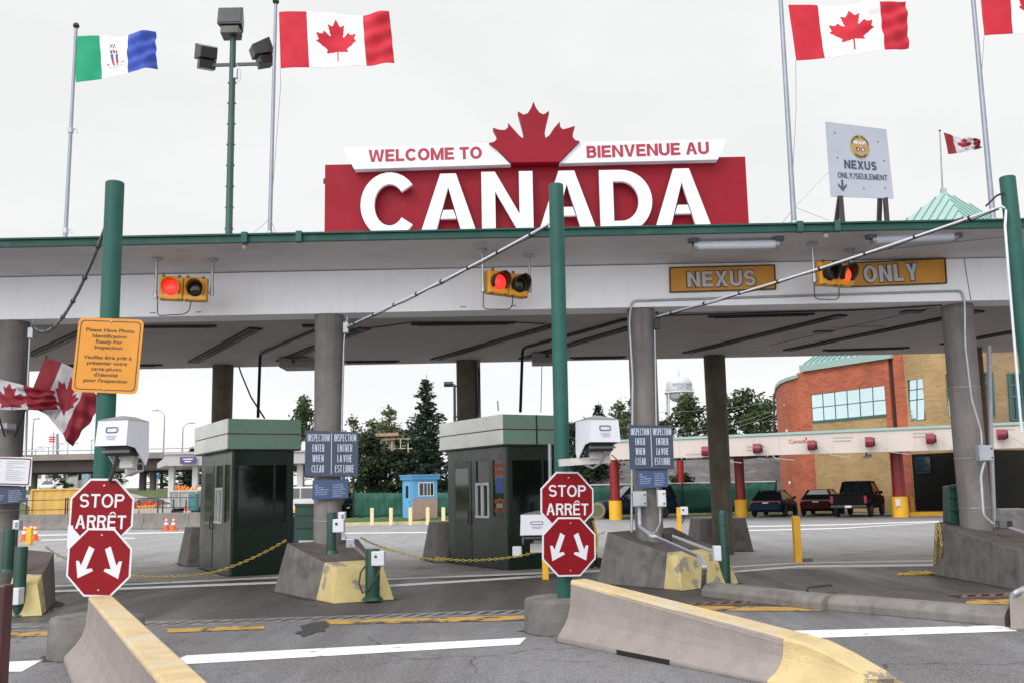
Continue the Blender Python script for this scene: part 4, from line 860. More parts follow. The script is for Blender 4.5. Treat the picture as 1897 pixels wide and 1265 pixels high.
# ================================================================== toll booths
LD = V((-.49, .872, 0)); WD = V((.872, .49, 0)); BROT = math.atan2(.49, .872)
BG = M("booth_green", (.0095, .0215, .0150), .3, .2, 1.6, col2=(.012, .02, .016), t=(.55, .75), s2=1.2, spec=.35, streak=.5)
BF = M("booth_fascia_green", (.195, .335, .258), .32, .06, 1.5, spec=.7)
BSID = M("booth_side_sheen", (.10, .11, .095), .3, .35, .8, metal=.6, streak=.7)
BFS = M("fascia_side_sheen", (.90, .95, .88), .36, .06, .9, metal=.6)  # side courses paled, the reflected sky put into their colour
def booth(px, py, lab, w=1.34, d=3.0, stickers=False):
    c = gz(px, py); t = thing("toll_booth", lab, "toll booth", c, BROT, "toll booths in the lanes"); H = 2.66; FH = .66; contact_ring([c, c+WD*w, c+WD*w+LD*d, c+LD*d], .10, int(px))
    def fr(x0, x1, z0, z1, y, dep, mat, name, par=t, axis='f', **k):
        m = MB(); m.box(x0, x1, y-dep, y, z0, z1) if axis == 'f' else m.box(y-dep, y, x0, x1, z0, z1); return m.build(name, mat, par, True, **k)
    # front wall with the window hole
    X0, X1, Z0, Z1 = .15, w-.15, 1.08, 2.32
    m = MB(); m.box(.05, X0, 0, .06, 0, H); m.box(X1, w, 0, .06, 0, H); m.box(X0, X1, 0, .06, 0, Z0); m.box(X0, X1, 0, .06, Z1, H); m.build("front_wall", BG, t, True)
    m = MB(); D = ((.12, .62, 1.12, 2.34), (.80, 1.42, 1.12, 2.34), (1.66, 2.56, .08, 2.36)); ys = [0, .12, .62, .80, 1.42, 1.66, 2.56, d]
    for a, b, hole in ((0, .12, 0), (.12, .62, 1), (.62, .80, 0), (.80, 1.42, 1), (1.42, 1.66, 0), (1.66, 2.56, 2), (2.56, d, 0)):
        if hole == 0: m.box(0, .05, a, b, 0, H)
        elif hole == 1: m.box(0, .05, a, b, 0, 1.12); m.box(0, .05, a, b, 2.34, H)
        else: m.box(0, .05, a, b, 2.36, H); m.box(0, .05, a, b, 0, .08)
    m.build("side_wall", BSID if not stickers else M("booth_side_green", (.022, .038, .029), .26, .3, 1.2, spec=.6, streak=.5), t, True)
    m = MB(); m.box(w-.05, w, .06, d-.05, 0, H); m.box(.05, w, d-.05, d, 0, H); m.build("back_wall", BG, t, True)
    MB().box(.05, w-.05, .06, d-.05, .0, .05).build("floor", BLACK, t, True)
    GL = M("booth_glass", (.006, .010, .009), .04, .1, 2, spec=.6)
    g = GL.node_tree; pb = g.nodes["Principled BSDF"]; pb.inputs['Alpha'].default_value = .86
    win = fr(X0+.002, X1-.002, Z0+.002, Z1-.002, .035, .012, GL, "front_window")
    m = MB(); m.box(X0+(X1-X0)*.72, X0+(X1-X0)*.72+.05, .014, .022, Z0, Z1); m.build("mullion", BG, win, True)
    fr(X0-.03, X1+.03, Z0-.05, Z0-.001, 0, .02, BG, "sill")
    o = fr(.122, .618, 1.122, 2.338, .035, .01, GL, "side_window", axis='s')
    o = fr(.802, 1.418, 1.122, 2.338, .035, .01, GL, "sliding_window", axis='s')
    m = MB()
    for a, b in ((.80, .84), (1.08, 1.16), (1.38, 1.42)): m.box(-.025, .02, a, b, 1.13, 1.86)
    m.box(-.025, .02, .84, 1.38, 1.80, 1.86); m.box(-.04, .02, .80, 1.42, 1.08, 1.129); m.build("window_frame", M("alu_white", (.62, .65, .66), .35), o, True)
    o = fr(1.665, 2.555, .085, 2.355, .02, .03, M("door_green", (.012, .018, .015), .3), "door", axis='s')
    m = MB(); m.box(-.014, -.0101, 1.78, 2.46, 1.05, 2.2); m.build("door_pane", GLASSD, o, True)
    m = MB(); m.tube([(-.02, 1.74, .95), (-.05, 1.74, .97), (-.05, 1.74, 1.2), (-.02, 1.74, 1.22)], .014, 6); m.build("handle", BLACK, o, True)
    # inside: counter and screen so the dark window has depth
    MB().box(.3, w-.3, .25, .7, .85, .92).build("counter", M("counter_grey", (.25, .25, .24), .5), t, True)
    MB().box(.45, .85, .35, .42, .95, 1.4).build("monitor", BLACK, t, True, bevel=.02)
    # fascia band in two courses with a dark red line between
    ov = .12; S2 = FH/2
    for k in (0, 1):
        z0 = H+.001+k*(S2+.0); z1 = z0+S2-.022
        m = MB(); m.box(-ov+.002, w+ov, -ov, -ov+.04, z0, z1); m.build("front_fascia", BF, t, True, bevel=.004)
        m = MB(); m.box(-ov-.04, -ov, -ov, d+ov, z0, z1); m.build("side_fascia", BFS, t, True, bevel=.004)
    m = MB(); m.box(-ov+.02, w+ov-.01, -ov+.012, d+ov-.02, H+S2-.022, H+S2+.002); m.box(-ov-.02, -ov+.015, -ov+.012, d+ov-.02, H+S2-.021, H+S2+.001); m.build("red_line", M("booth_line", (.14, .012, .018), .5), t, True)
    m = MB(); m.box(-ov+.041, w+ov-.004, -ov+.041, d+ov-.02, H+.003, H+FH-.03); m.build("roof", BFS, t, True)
    fr(-ov-.038, w+ov, H-.03, H-.001, d+ov, d+2*ov, BLACK, "drip_edge")
    if stickers:
        m = MB(); m.box(-ov, -ov, 0, 0, 0, 0)
        m = MB(); m.cyl((.022, .36, 1.36), (.020, .36, 1.36), .15, n=20); m.build("round_sticker", M("sticker_tan", (.36, .30, .18), .6, .3, 14), t, True)
        m = MB(); m.box(.021, .0235, .16, .54, 1.62, 1.95); m.build("blue_sticker", M("sticker_blue", (.05, .11, .32), .6, .3, 20), t, True)
        for z in (2.18, 2.02, 1.40, 1.22): m = MB(); m.box(.020, .0235, .14, .60, z-.0, z+.09); m.build("red_sticker", M("sticker_red", (.36, .06, .03), .6, .2, 9), t, True)
        m = MB(); m.box(w*.52, w*.52+.03, -ov-.013, -ov-.001, H-.0, H+FH-.02); m.build("joint", BLACK, t, True)
    return t
booth(425, 1068, "plain dark green booth with pale fascia nearest the amber sign")
booth(941, 1056, "dark green booth with round and blue window stickers behind the central post", w=1.34, d=2.9, stickers=True)

# ================================================================== concrete islands at the columns
def island(name, bl, nl, nr, br, hb, hn, lab, batter=.16, split=.80, tipmat=YPALE, nose=.12, cat="concrete island"):
    bl, nl, nr, br = [V((p[0], p[1], 0)) for p in (bl, nl, nr, br)]; t = thing(name, lab, cat, (bl+nl+nr+br)/4, 0, "concrete islands round the columns")
    contact_ring([bl, nl, nr, br], .12, int(abs(bl.x)*10))
    def sec(f):
        l = bl+(nl-bl)*f; r = br+(nr-br)*f; h = hb+(hn-hb)*f; d = (r-l).normalized(); k = batter*h/max(hb, .01)
        ax = ((nl+nr)/2-(bl+br)/2).normalized()*(batter*(1-2*f))*(1 if f < .01 or f > .99 else 0)
        sh = ax*(h/hb)*(1.0 if f < .5 else 1.6)
        return [l, r, r-d*k+V((0, 0, h))+sh, l+d*k+V((0, 0, h))+sh]
    fs = [0, split*.5, split]; m = MB(); m.loft([sec(f) for f in fs], smooth=False); m.m[2] = m.m[6] = 1; m.build("concrete_block", [CONCD, M("grimy_concrete_top", (.105, .088, .082), .9, .2, 3, bump=.5, bscale=40, col2=(.07, .056, .05), t=(.5, .7), s2=2)], t, bevel=.02)
    if tipmat: m = MB(); m.loft([[p+((nl+nr)/2-(bl+br)/2).normalized()*.002 for p in sec(split)], sec(1.0)], smooth=False); m.build("painted_nose", tipmat, t, bevel=.025)
    return t
def gp(x, y): p = gz(x, y); return (p.x, p.y)
A_bl, A_nl, A_nr = gz(507, 1096), gz(617, 1118), gz(730, 1110); A_br = gz(700, 1068)
ax_ = (A_nl-A_bl)
island("concrete_island", A_bl, A_nl, A_nr, (-2.85, 18.9), .84, .50, "ramped concrete island with chipped yellow nose at the middle column", batter=.20, split=.74)
island("concrete_island", gp(1106, 1080), gp(1264, 1094), gp(1368, 1080), (3.15, 20.1), .90, .52, "ramped concrete island carrying bent conduits, with pale yellow nose", batter=.20, split=.80)
island("concrete_island", (-8.9, 18.0), gp(0, 1144), gp(78, 1140), gp(103, 1117), .82, .45, "concrete island with flaking yellow nose at the flag column", batter=.18, split=.72)
island("concrete_island", gp(1728, 1064), gp(1900, 1096), (9.9, 17.9), (8.9, 19.9), .94, .62, "plain grey concrete island with yellow chain at the farthest front column", batter=.12, split=.999, tipmat=None)
def block(px4, h, lab, bat=.1, name="concrete_block", mat=CONCD):
    contact_ring(px4, .09, int(h*100)); b = [V((p[0], p[1], 0)) for p in px4]; c = sum(b, V())/4; t = [p+(c-p).normalized()*bat+V((0, 0, h)) for p in b]
    return tag(MB().hexa(b, t).build(name, mat, bevel=.03), lab, "concrete block", "plain concrete blocks")
q = gz(1332, 1022); e = gz(1402, 1022)
block([(q.x-.55, q.y-.1), (e.x, q.y), (e.x-.2, q.y+1.3), (q.x-.6, q.y+1.4)], .86, "tapered concrete block at the foot of the rear column by the green bollard", .18)
q = gz(345, 1050); block([(q.x, q.y), (q.x+.75, q.y+.2), (q.x-.1, q.y+1.6), (q.x-.7, q.y+1.4)], .92, "dark slanted block behind the plain booth", .34)
q = gz(806, 1042); block([(q.x, q.y), (q.x+.8, q.y+.2), (q.x+.1, q.y+1.6), (q.x-.45, q.y+1.4)], .95, "pale slanted block behind the stickered booth", .30, mat=CONC)
q = gz(1850, 985); block([(q.x, q.y), (q.x+1.0, q.y-.3), (q.x+1.2, q.y+.8), (q.x, q.y+1.)], .75, "small block beyond the farthest front column", .15)

# conduits lying on island B
def zp(x, y, z): return gz(x, y, z)
for off, lab in ((0, "first of the twin bent conduits lying down the pale nosed island"), (1, "second of the twin bent conduits lying down the pale nosed island")):
    d = V((.055*off, 0, 0)); pts = rounded([gy(1183+off*2, 938, 17.75), gy(1184+off*2, 975, 17.75), zp(1205, 992, .95)+d, zp(1292, 1030, .58)+d, zp(1300, 1048, .50)+d*.7+V((.0, -.12, .0)), zp(1301, 1082, .16)+d*.8, zp(1300, 1090, .03)+d], .10)
    pipe("conduit", pts, .023, lab, mat=M("conduit_light", (.42, .44, .50), .35, metal=.3))
pipe("conduit", rounded([gy(1223, 940, 17.7), gy(1223, 968, 17.7), zp(1215, 985, .95), zp(1204, 990, .94)], .06), .018, "short bent conduit joining the twin conduits on the pale nosed island", mat=M("conduit_light", (.42, .44, .50), .35, metal=.3))
pipe("conduit", [zp(1240, 990, .86), zp(1325, 1022, .62)], .030, "straight fat conduit down the far edge of the pale nosed island", mat=M("conduit_light", (.42, .44, .50), .35, metal=.3))
p = zp(1236, 1000, .84); o = MB().box(p.x-.07, p.x+.07, p.y-.08, p.y+.1, p.z-.02, p.z+.13).build("floor_light", BLACK, bevel=.015); tag(o, "black square lamp box on top of the pale nosed island", "lamp box", "dark lamp boxes on the islands")
p = zp(1862, 975, .9); o = MB().box(p.x-.12, p.x+.1, p.y-.08, p.y+.1, p.z-.03, p.z+.12).build("floor_light", M("lamp_grey", (.10, .105, .11), .5), bevel=.015); tag(o, "grey square lamp box on top of the plain grey island", "lamp box", "dark lamp boxes on the islands")
MB().box(p.x+.0, p.x+.09, p.y-.084, p.y-.0805, p.z, p.z+.1).build("lamp_face", BLACK, o)
p = zp(1328, 1024, .62); o = MB().box(p.x-.06, p.x+.06, p.y-.07, p.y+.07, p.z-.12, p.z+.12).build("junction_box", WHITE, bevel=.012); tag(o, "white box at the end of the fat conduit by the green bollard", "electrical box")
pipe("conduit", rounded([gy(1824, 854, 17.7), gy(1817, 880, 17.7), gy(1822, 955, 17.65), zp(1840, 970, .93), zp(1850, 973, .92)], .08), .024, "grey conduit snaking from the far column's box to its lamp box", mat=M("conduit_light", (.42, .44, .50), .35, metal=.3))
pipe("conduit", [zp(1872, 978, .9), zp(1910, 990, .84)], .03, "grey conduit running off from the lamp box on the plain island", mat=M("conduit_light", (.42, .44, .50), .35, metal=.3))
pipe("white_duct", [gy(1832, 640, 18.9), gy(1836, 820, 18.9), gy(1842, 980, 18.9)], .045, "pale vertical duct standing just behind the farthest front column", mat=M("duct_pale", (.42, .42, .44), .5))
pipe("conduit", rounded([gy(634, 965, 17.6), gy(634, 985, 17.6), zp(646, 1002, .88), zp(655, 1010, .86)], .08), .027, "grey elbow pipe at the foot of the middle column", mat=M("conduit_light", (.42, .44, .50), .35, metal=.3))
p = zp(650, 1008, .85); o = MB().box(p.x-.07, p.x+.07, p.y-.07, p.y+.07, p.z-.05, p.z+.1).build("junction_box", GREYM, bevel=.015); tag(o, "small grey elbow box on top of the middle island", "electrical box")
pipe("conduit", [zp(655, 1010, .85), zp(682, 1034, .62)], .026, "straight pale conduit down the middle island to the nose bollard", mat=M("conduit_light", (.42, .44, .50), .35, metal=.3))
# ---- green bollards with white sensor boxes
def bollard(p, h, r, lab, mat=GREEND, dome=False, box=None, bands=(), grp="green bollards on the islands"):
    p = V(p); t = thing("bollard", lab, "bollard", p, 0, grp); pr = [(r, 0), (r, h-.02), (r*.94, h)] if not dome else [(r, 0), (r, h-r*.9), (r*.92, h-r*.45), (r*.6, h-r*.12), (r*.1, h)]
    MB().loft([[p+V((rr*math.cos(k*.3927), rr*math.sin(k*.3927), z)) for k in range(16)] for rr, z in pr]).build("post", mat, t)
    if mat is GREEND: MB().cyl(p-V((0, 0, .02)), p+V((0, 0, .03)), r*1.5, r*1.15).build("flange", mat, t)
    for z in bands: MB().cyl(p+V((0, 0, z)), p+V((0, 0, z+.03)), r*1.07, n=16).build("band", mat, t)
    if box:
        dx, dz, s, hh = box; m = MB(); m.box(p.x+dx-s, p.x+dx+s, p.y-r-.10, p.y-r*.2, p.z+dz-hh, p.z+dz+hh); o = m.build("sensor_box", WHITE, t, bevel=.012)
        m = MB(); m.cyl((p.x+dx-s*.3, p.y-r-.102, p.z+dz+hh*.3), (p.x+dx-s*.3, p.y-r-.11, p.z+dz+hh*.3), .02); m.build("sensor_eye", BLACK, o)
    return t
p = zp(614, 1022, .80); bollard(p, .60, .075, "green bollard with white box on top of the middle island", box=(.13, .40, .085, .10))
p = zp(690, 1108, .06); bollard(p, .76, .115, "stout green bollard with white box and hose on the yellow island nose", box=(.11, .62, .10, .11))
tag(MB().tube([gy(705, 1046, p.y-.16), gy(702, 1060, p.y-.18), gy(684, 1090, p.y-.18), gy(672, 1098, p.y-.1), gy(665, 1080, p.y-.1), gy(668, 1060, p.y-.1), gy(676, 1048, p.y-.1)], .014, 7).build("hose", M("hose_brown", (.05, .045, .03), .6)), "thin dark hose looped round the bollard on the yellow nose", "hose")
p = gz(1344, 1082); bollard(p, 1.30, .095, "tall round topped green bollard at the end of the grey kerb blocks", dome=True, bands=(.35, .62, 1.0))
p = zp(13, 1056, .62); bollard(p, .62, .085, "green bollard at the back of the flag column's island")
p = gz(33, 1141); bollard(p, 1.0, .09, "green bollard with white box before the flag column's island", box=(-.01, .30, .10, .12))
for px, b, h, lab in ((1479, 1041, .80, "square amber post standing alone before the parked cars"), (1259, 984, .72, "square amber post with a white camera behind the pale nosed island")):
    c = gz(px, b); t = thing("amber_post", lab, "post", c, 0, "square amber posts"); MB().box(c.x-.075, c.x+.075, c.y-.075, c.y+.075, 0, h*1.25).build("post", BYEL, t, bevel=.008)
    if px == 1259:
        m = MB(); m.box(c.x+.06, c.x+.34, c.y-.1, c.y+.1, .62, .92); o = m.build("camera", WHITE, t, bevel=.02); MB().cyl((c.x+.15, c.y-.102, .8), (c.x+.15, c.y-.115, .8), .035).build("lens", BLACK, o); MB().tube([(c.x+.22, c.y, .62), (c.x+.16, c.y, .4), (c.x+.1, c.y, .3)], .02, 6).build("cable", BLACK, t)
    else: MB().box(c.x+.09, c.x+.30, c.y-.06, c.y+.06, 0, .09).build("foot_box", M("lamp_grey", (.10, .105, .11), .5), t)

# ---- chains
def chain(name, pts, lab, sag=.0, n=10, pitch=.062, th=.0075, loose=False):
    P = [V(p) for p in pts]; C_ = []
    for a, b in zip(P, P[1:]):
        for i in range(n): t = i/n; C_.append(a+(b-a)*t-V((0, 0, sag*4*t*(1-t))))
    C_.append(P[-1]); seg = [0]
    for a, b in zip(C_, C_[1:]): seg.append(seg[-1]+(b-a).length)
    L = seg[-1]; k = int(L/pitch); m = MB()
    def at_(s):
        for i in range(len(seg)-1):
            if s <= seg[i+1]: return C_[i]+(C_[i+1]-C_[i])*((s-seg[i])/max(1e-6, seg[i+1]-seg[i]))
        return C_[-1]
    for i in range(k):
        a = at_(i*L/k-.006 if i else 0); b = at_((i+1)*L/k); d = (b-a).normalized(); s = d.cross(V((0, 0, 1)));
        if s.length < .1: s = V((1, 0, 0))
        s.normalize(); u = s.cross(d); x = s if i % 2 else u; c = (a+b)/2; hl = pitch*.62; hw = .019
        m.tube([c+d*hl*math.cos(R(45*j))+x*hw*math.sin(R(45*j)) for j in range(8)], th, 5, closed=True)
    return tag(m.build(name, CHY), lab, "chain", "yellow chains across the lanes")
chain("chain", [gz(250, 1066, .35), gz(400, 1050, .40)-V((0, 0, .08)), gz(530, 1000, .85)], "long sagging yellow chain across the lane before the plain booth", sag=.05)
chain("chain", [gz(85, 1012, .80), gz(126, 1035, .55), gz(250, 1066, .36)], "thin yellow chain coming from the flag column's island", sag=.03)
chain("chain", [gz(668, 995, .84), gz(740, 1022, .60), gz(822, 1037, .42)], "slack yellow chain from the middle island towards the pale slanted block", sag=.03)
chain("chain", [gz(808, 1032, .45), gz(900, 1036, .38), gz(1010, 1018, .55), gz(1120, 985, .84)], "yellow chain across the front of the stickered booth", sag=.03)
q = gz(1731, 1063); tp = gz(1735, 968, .95)+V((-.03, -.06, 0))
chain("chain", [tp, tp+V((-.05, -.05, -.3)), V((q.x-.02, q.y-.1, .1)), V((q.x-.05, q.y-.15, .03)), V((q.x-.4, q.y-.1, .03)), V((q.x-.75, q.y-.2, .03)), V((q.x-.4, q.y-.22, .03)), V((q.x-.1, q.y-.2, .05)), V((q.x-.5, q.y-.12, .06))], "yellow chain hanging down the plain grey island and heaped on the ground")
chain("chain", [tp+V((.04, -.02, -.01)), tp+V((.03, -.07, -.4)), V((q.x+.05, q.y-.08, .05))], "second strand of yellow chain hanging down the plain grey island")

# ================================================================== foreground jersey barriers
def jersey(name, base, dirv, L, prof0, prof1, lab, parts):
    pass
def jsec(c, d, wb, wt, h, kz=.30):
    n = V((d.y, -d.x, 0)); S = [(0, 1), (.10, 1), (.17, .80), (.27, .52), (.40, .27), (.58, .11), (.80, .03)]; R_ = [(wt/2+(wb-wt)/2*k, h*z) for z, k in S]
    R_ += [(wt/2*1.02, h*.965), (wt/2*.86, h)]
    return [c+n*x+V((0, 0, z)) for x, z in R_]+[c-n*x+V((0, 0, z)) for x, z in R_[::-1]]
    return [c-n*wb/2, c+n*wb/2, c+n*wb/2+V((0, 0, h*.10)), c+n*w2/2+V((0, 0, h*.42)), c+n*wt/2*1.03+V((0, 0, h*.97)), c+n*wt/2*.85+V((0, 0, h)), c-n*wt/2*.85+V((0, 0, h)), c-n*wt/2*1.03+V((0, 0, h*.97)), c-n*w2/2+V((0, 0, h*.42)), c-n*wb/2+V((0, 0, h*.10))]
# near-left barrier: constant section, runs out of the frame below
a = gz(118, 1228); e = gz(140, 1265); d = (e-a).normalized(); d = V((.455, -.89, 0)).normalized(); n = V((-d.y, d.x, 0)); wb = .66
c0 = a+n*wb/2
t = thing("jersey_barrier", "concrete barrier with worn yellow top below the amber sign's post", "barrier", c0, 0, "near concrete barriers")
m = MB(); m.loft([jsec(c0+d*s, d, wb, .23, .66) for s in (0, 1.5, 3., 4.5, 6.)], smooth=False); m.build("concrete_body", CONCL, t, bevel=.02)
n2 = V((d.y, -d.x, 0)); m = MB(); T = [(-.122, .63), (-.116, .650), (-.100, .663), (.100, .663), (.116, .650), (.122, .63)]
m.loft([[c0+d*s+n2*x+V((0, 0, z)) for x, z in T] for s in (-.003, 1.9, 3.9, 6.003)], smooth=False); m.build("yellow_top", YTOP, t, bevel=.006)
# near-right barrier: tapers down towards its yellow nose
a = gz(1033, 1190); b = gz(1434, 1266); d = (b-a).normalized(); n = V((-d.y, d.x, 0)); L = (b-a).length; wb = .66
c0 = a+n*wb/2
t = thing("jersey_barrier", "long tapering concrete barrier with yellow top and nose, at the central post's drum", "barrier", c0, 0, "near concrete barriers")
HS = lambda s: .665-.30*s/L
m = MB(); m.loft([jsec(c0+d*s, d, wb*(1+.28*s/L), .24*(1+.5*s/L), HS(s)) for s in (0, L*.33, L*.66, L)], smooth=False); body = m.build("concrete_body", CONCL, t, bevel=.02)
n2 = V((d.y, -d.x, 0)); m = MB(); rings = []
for s in (-.003, L*.33, L*.66, L+.002):
    k = .12*(1+.5*max(0, s)/L); h = HS(s); rings.append([c0+d*s+n2*x+V((0, 0, z)) for x, z in ((-k*1.04, h-.045), (-k*.99, h-.018), (-k*.86, h+.004), (k*.86, h+.004), (k*.99, h-.018), (k*1.04, h-.045))])
m.loft(rings, smooth=False); m.build("yellow_top", YTOP, t, bevel=.005)
m = MB(); s0 = jsec(c0+d*(L+.003), d, wb*1.28, .36, HS(L)); cn = c0+d*(L+.003)
tip_b = [cn+d*.95-n2*.26, cn+d*.80+n2*.33, cn+d*.80+n2*.33+V((0, 0, .09)), cn+d*.72+n2*.28+V((0, 0, .12)), cn+d*.66+n2*.20+V((0, 0, .15)), cn+d*.62+n2*.14+V((0, 0, .17)), cn+d*.64-n2*.1+V((0, 0, .17)), cn+d*.70-n2*.18+V((0, 0, .15)), cn+d*.82-n2*.23+V((0, 0, .11)), cn+d*.92-n2*.25+V((0, 0, .08))]
tip = []
for i, p in enumerate(s0):
    q = p-cn; side = q.dot(n2)/(wb*.64); zz_ = q.z/HS(L); reach = .95-.16*zz_-.10*abs(side)**2-(.12 if side > 0 else 0)*abs(side); tip.append(cn+d*reach+n2*side*.30+V((0, 0, .175*zz_**.6 if zz_ > 0 else 0)))
m.loft([s0, [p+(q-p)*.3+V((0, 0, .035 if p.z > .3 else 0)) for p, q in zip(s0, tip)], [p+(q-p)*.62+V((0, 0, .03 if p.z > .3 else 0)) for p, q in zip(s0, tip)], tip], smooth=False); m.build("yellow_nose", YCH, t, bevel=.02)
for f, w_ in ((.40, .55),):
    p = c0+d*L*.72-n*wb*.56; o = MB(); p0 = c0+d*L*.34-n*(wb/2*(1+.28*.34)+.006); p1 = c0+d*L*.60-n*(wb/2*(1+.28*.60)+.006)
    o.hexa([p0, p1, p1+n*.3, p0+n*.3], [p0+V((0, 0, .052)), p1+V((0, 0, .052)), p1+n*.3+V((0, 0, .052)), p0+n*.3+V((0, 0, .052))]); o.build("forklift_slot", BLACK, t)
_q = jsec(c0, d, wb, .24, .1); _e = jsec(c0+d*(L+.9), d, wb*1.1, .24, .1); contact_ring([_q[0], _e[0], _e[-1], _q[-1]], .05, 77)
# ---- grey kerb blocks
def kerb(a, b, lab, h=.20, w=.44):
    a, b = V(a), V(b); d = (b-a).normalized(); n = V((d.y, -d.x, 0)); c0, c1 = a-n*w/2, b-n*w/2
    S = lambda c: [c-n*w/2, c+n*w/2, c+n*w/2+V((0, 0, h*.55)), c+n*w*.30+V((0, 0, h*.95)), c+n*w*.24+V((0, 0, h)), c-n*w*.24+V((0, 0, h)), c-n*w*.30+V((0, 0, h*.95)), c-n*w/2+V((0, 0, h*.55))]
    return tag(MB().loft([S(c0), S(c0+(c1-c0)*.5), S(c1)], smooth=False).build("kerb_block", CONC, bevel=.018), lab, "kerb block", "grey kerb blocks")
kerb(gz(1300, 1105), gz(1522, 1132), "long grey kerb block running to the tall green bollard")
kerb(gz(1533, 1131), gz(1862, 1161), "long grey kerb block ending near the curved grey pipe")
p = gz(1525, 1095, .2); tag(MB().tube(rounded([p+V((-.22, 0, .0)), p+V((-.22, 0, .06)), p+V((.14, .1, .08)), p+V((.16, .1, .06))], .04), .016, 6).build("lifting_bar", M("rust", (.05, .03, .025), .8)), "bent rusty bar lying on the first kerb block", "bar")
q = gz(1872, 1168); o = MB().hexa([V((q.x, q.y, 0)), V((q.x+1.2, q.y-.2, 0)), V((q.x+1.6, q.y+.7, 0)), V((q.x+.55, q.y+.9, 0))], [V((q.x+.04, q.y+.04, .42)), V((q.x+1.2, q.y-.1, .42)), V((q.x+1.6, q.y+.7, .42)), V((q.x+.56, q.y+.8, .42))]).build("concrete_block", CONCL, bevel=.03); tag(o, "pale concrete block cut off at the picture's edge by the curved pipe", "concrete block")
pipe("curved_pipe", rounded([gz(1862, 1148, .02), gz(1868, 1140, .05), gz(1878, 1098, .42), gz(1900, 1090, .45), gz(1960, 1092, .44)], .16), .035, "grey pipe curving up over the pale block at the picture's edge")
# dark striped post very near the camera at the left border
q = gz(-16, 1265); q = V((-2.98, 5.68, 0)); t = thing("marker_post", "dark post with a tan lower sleeve standing closest at the picture's corner", "post", q)
xx = gy(1, 1150, 5.7).x
MB().box(xx-.09, xx+.017, 5.7, 5.8, .62, 1.22).build("sleeve", M("maroon", (.06, .012, .018), .4), t, bevel=.01); MB().box(xx-.09, xx+.012, 5.702, 5.79, 0, .619).build("post", M("tan_post", (.28, .19, .07), .6, .3, 6), t, bevel=.01)

# ================================================================== blue inspection signs and notices
def cyl_sign(px, Y, rows_l, rows_r, lab):
    P = [gy(x, y, Y) for x, y in px]; c = sum(P, V())/4; t = thing("inspection_sign", lab, "sign", c, 0, "blue inspection signs on the columns")
    m = MB().prism(P, (0, .018, 0)).build("plate", NAVY, t, bevel=.004); r = P[1]-P[0]; u = P[3]-P[0]; f = frame(c, r, u); w, h = r.length, u.length
    m = MB(); BT = M("blue_white_text", (.60, .66, .78), .5, .03)
    for k, (a, b) in enumerate(zip(rows_l, rows_r)):
        for s, x, wd in ((a, -.25, .40), (b, .25, .40)):
            ww = {"INSPECTION": .41, "ENTER": .22, "WHEN": .21, "CLEAR": .23, "ENTRER": .27, "LA VOIE": .27, "EST LIBRE": .35}[s]
            put_text(m, s, f @ Matrix.Translation((w*x, h*(.275-.222*k-.005), 0)), w*ww, h*.155, stroke=.080, gap=.21, space=.3)
    m.build("lettering", BT, t)
    m = MB(); m.box(c.x-.008+.0, c.x+.008, Y-.012, Y-.003, c.z-h*.44, c.z+h*.44); m.build("divider_bar", GREYM, t)
    return t
EN, FR = ["INSPECTION", "ENTER", "WHEN", "CLEAR"], ["INSPECTION", "ENTRER", "LA VOIE", "EST LIBRE"]
cyl_sign([(564, 882), (663, 882), (664, 800), (566, 796)], 17.72, EN, FR, "blue bilingual INSPECTION sign on the middle column")
cyl_sign([(1167, 868), (1249, 868), (1246, 788), (1164, 786)], 17.68, EN, FR, "blue bilingual INSPECTION sign on the column with the long conduit")
def small_sign(px, Y, lab, blank=False, crop=False):
    P = [gy(x, y, Y) for x, y in px]; c = sum(P, V())/4; t = thing("weapons_notice", lab, "notice", c, 0, "small blue weapons notices"); MB().prism(P, (0, .015, 0)).build("plate", BLUES if not crop else NAVY, t, bevel=.003)
    r = P[1]-P[0]; u = P[3]-P[0]; f = frame(c, r, u); w, h = r.length, u.length; m = MB()
    for k, s in enumerate(["All", "firearms", "and offensive", "weapons must", "be declared"]): font_text(m, s, f @ Matrix.Translation((-w*(.42-.035*len(s)*.42)+.0, h*(.20-.115*k), 0)), w*.034*len(s)*.84, h*.062, offset=.012)
    for k, s in enumerate(["Toutes les", "armes à feu", "et les armes", "offensives", "doivent être", "déclarées"]): font_text(m, s, f @ Matrix.Translation((w*(.06+.035*len(s)*.42), h*(.20-.115*k), 0)), w*.034*len(s)*.84, h*.062, offset=.012)
    m.build("lettering", M("notice_text", (.42, .50, .66), .5), t)
    return t
small_sign([(578, 925), (645, 922), (645, 887), (579, 889)], 17.78, "small blue bilingual weapons notice under the middle column's sign")
small_sign([(1181, 904), (1237, 901), (1237, 868), (1180, 868)], 17.72, "small blue bilingual weapons notice above two grey electrical boxes")
small_sign([(-26, 935), (47, 930), (48, 900), (-26, 902)], 17.6, "small dark blue weapons notice below the maroon bordered notice", crop=True)
P = [gy(x, y, 17.55) for x, y in ((-45, 897), (57, 900), (60, 846), (-45, 845))]; c = sum(P, V())/4
t = thing("white_notice", "white printed notice with maroon border on the flag column", "notice", c); MB().prism(P, (0, .015, 0)).build("plate", WHITES, t, bevel=.004); f = frame(c, P[1]-P[0], P[3]-P[0]); w, h = (P[1]-P[0]).length, (P[3]-P[0]).length
_old(w*.97, h*.95, .03, .022, f, "border", M("maroon_line", (.16, .02, .05), .5), t)
m = MB()
for k in range(11):
    if k in (2, 4): ww = .28
    else: ww = .80-.1*(k*7 % 3)
    for x0 in (-.40, .04):
        m.add([f @ V((w*x, h*y, .003)) for x, y in ((x0, .36-.065*k), (x0+ww*.44, .36-.065*k), (x0+ww*.44, .335-.065*k), (x0, .335-.065*k))], [[0, 1, 2, 3]])
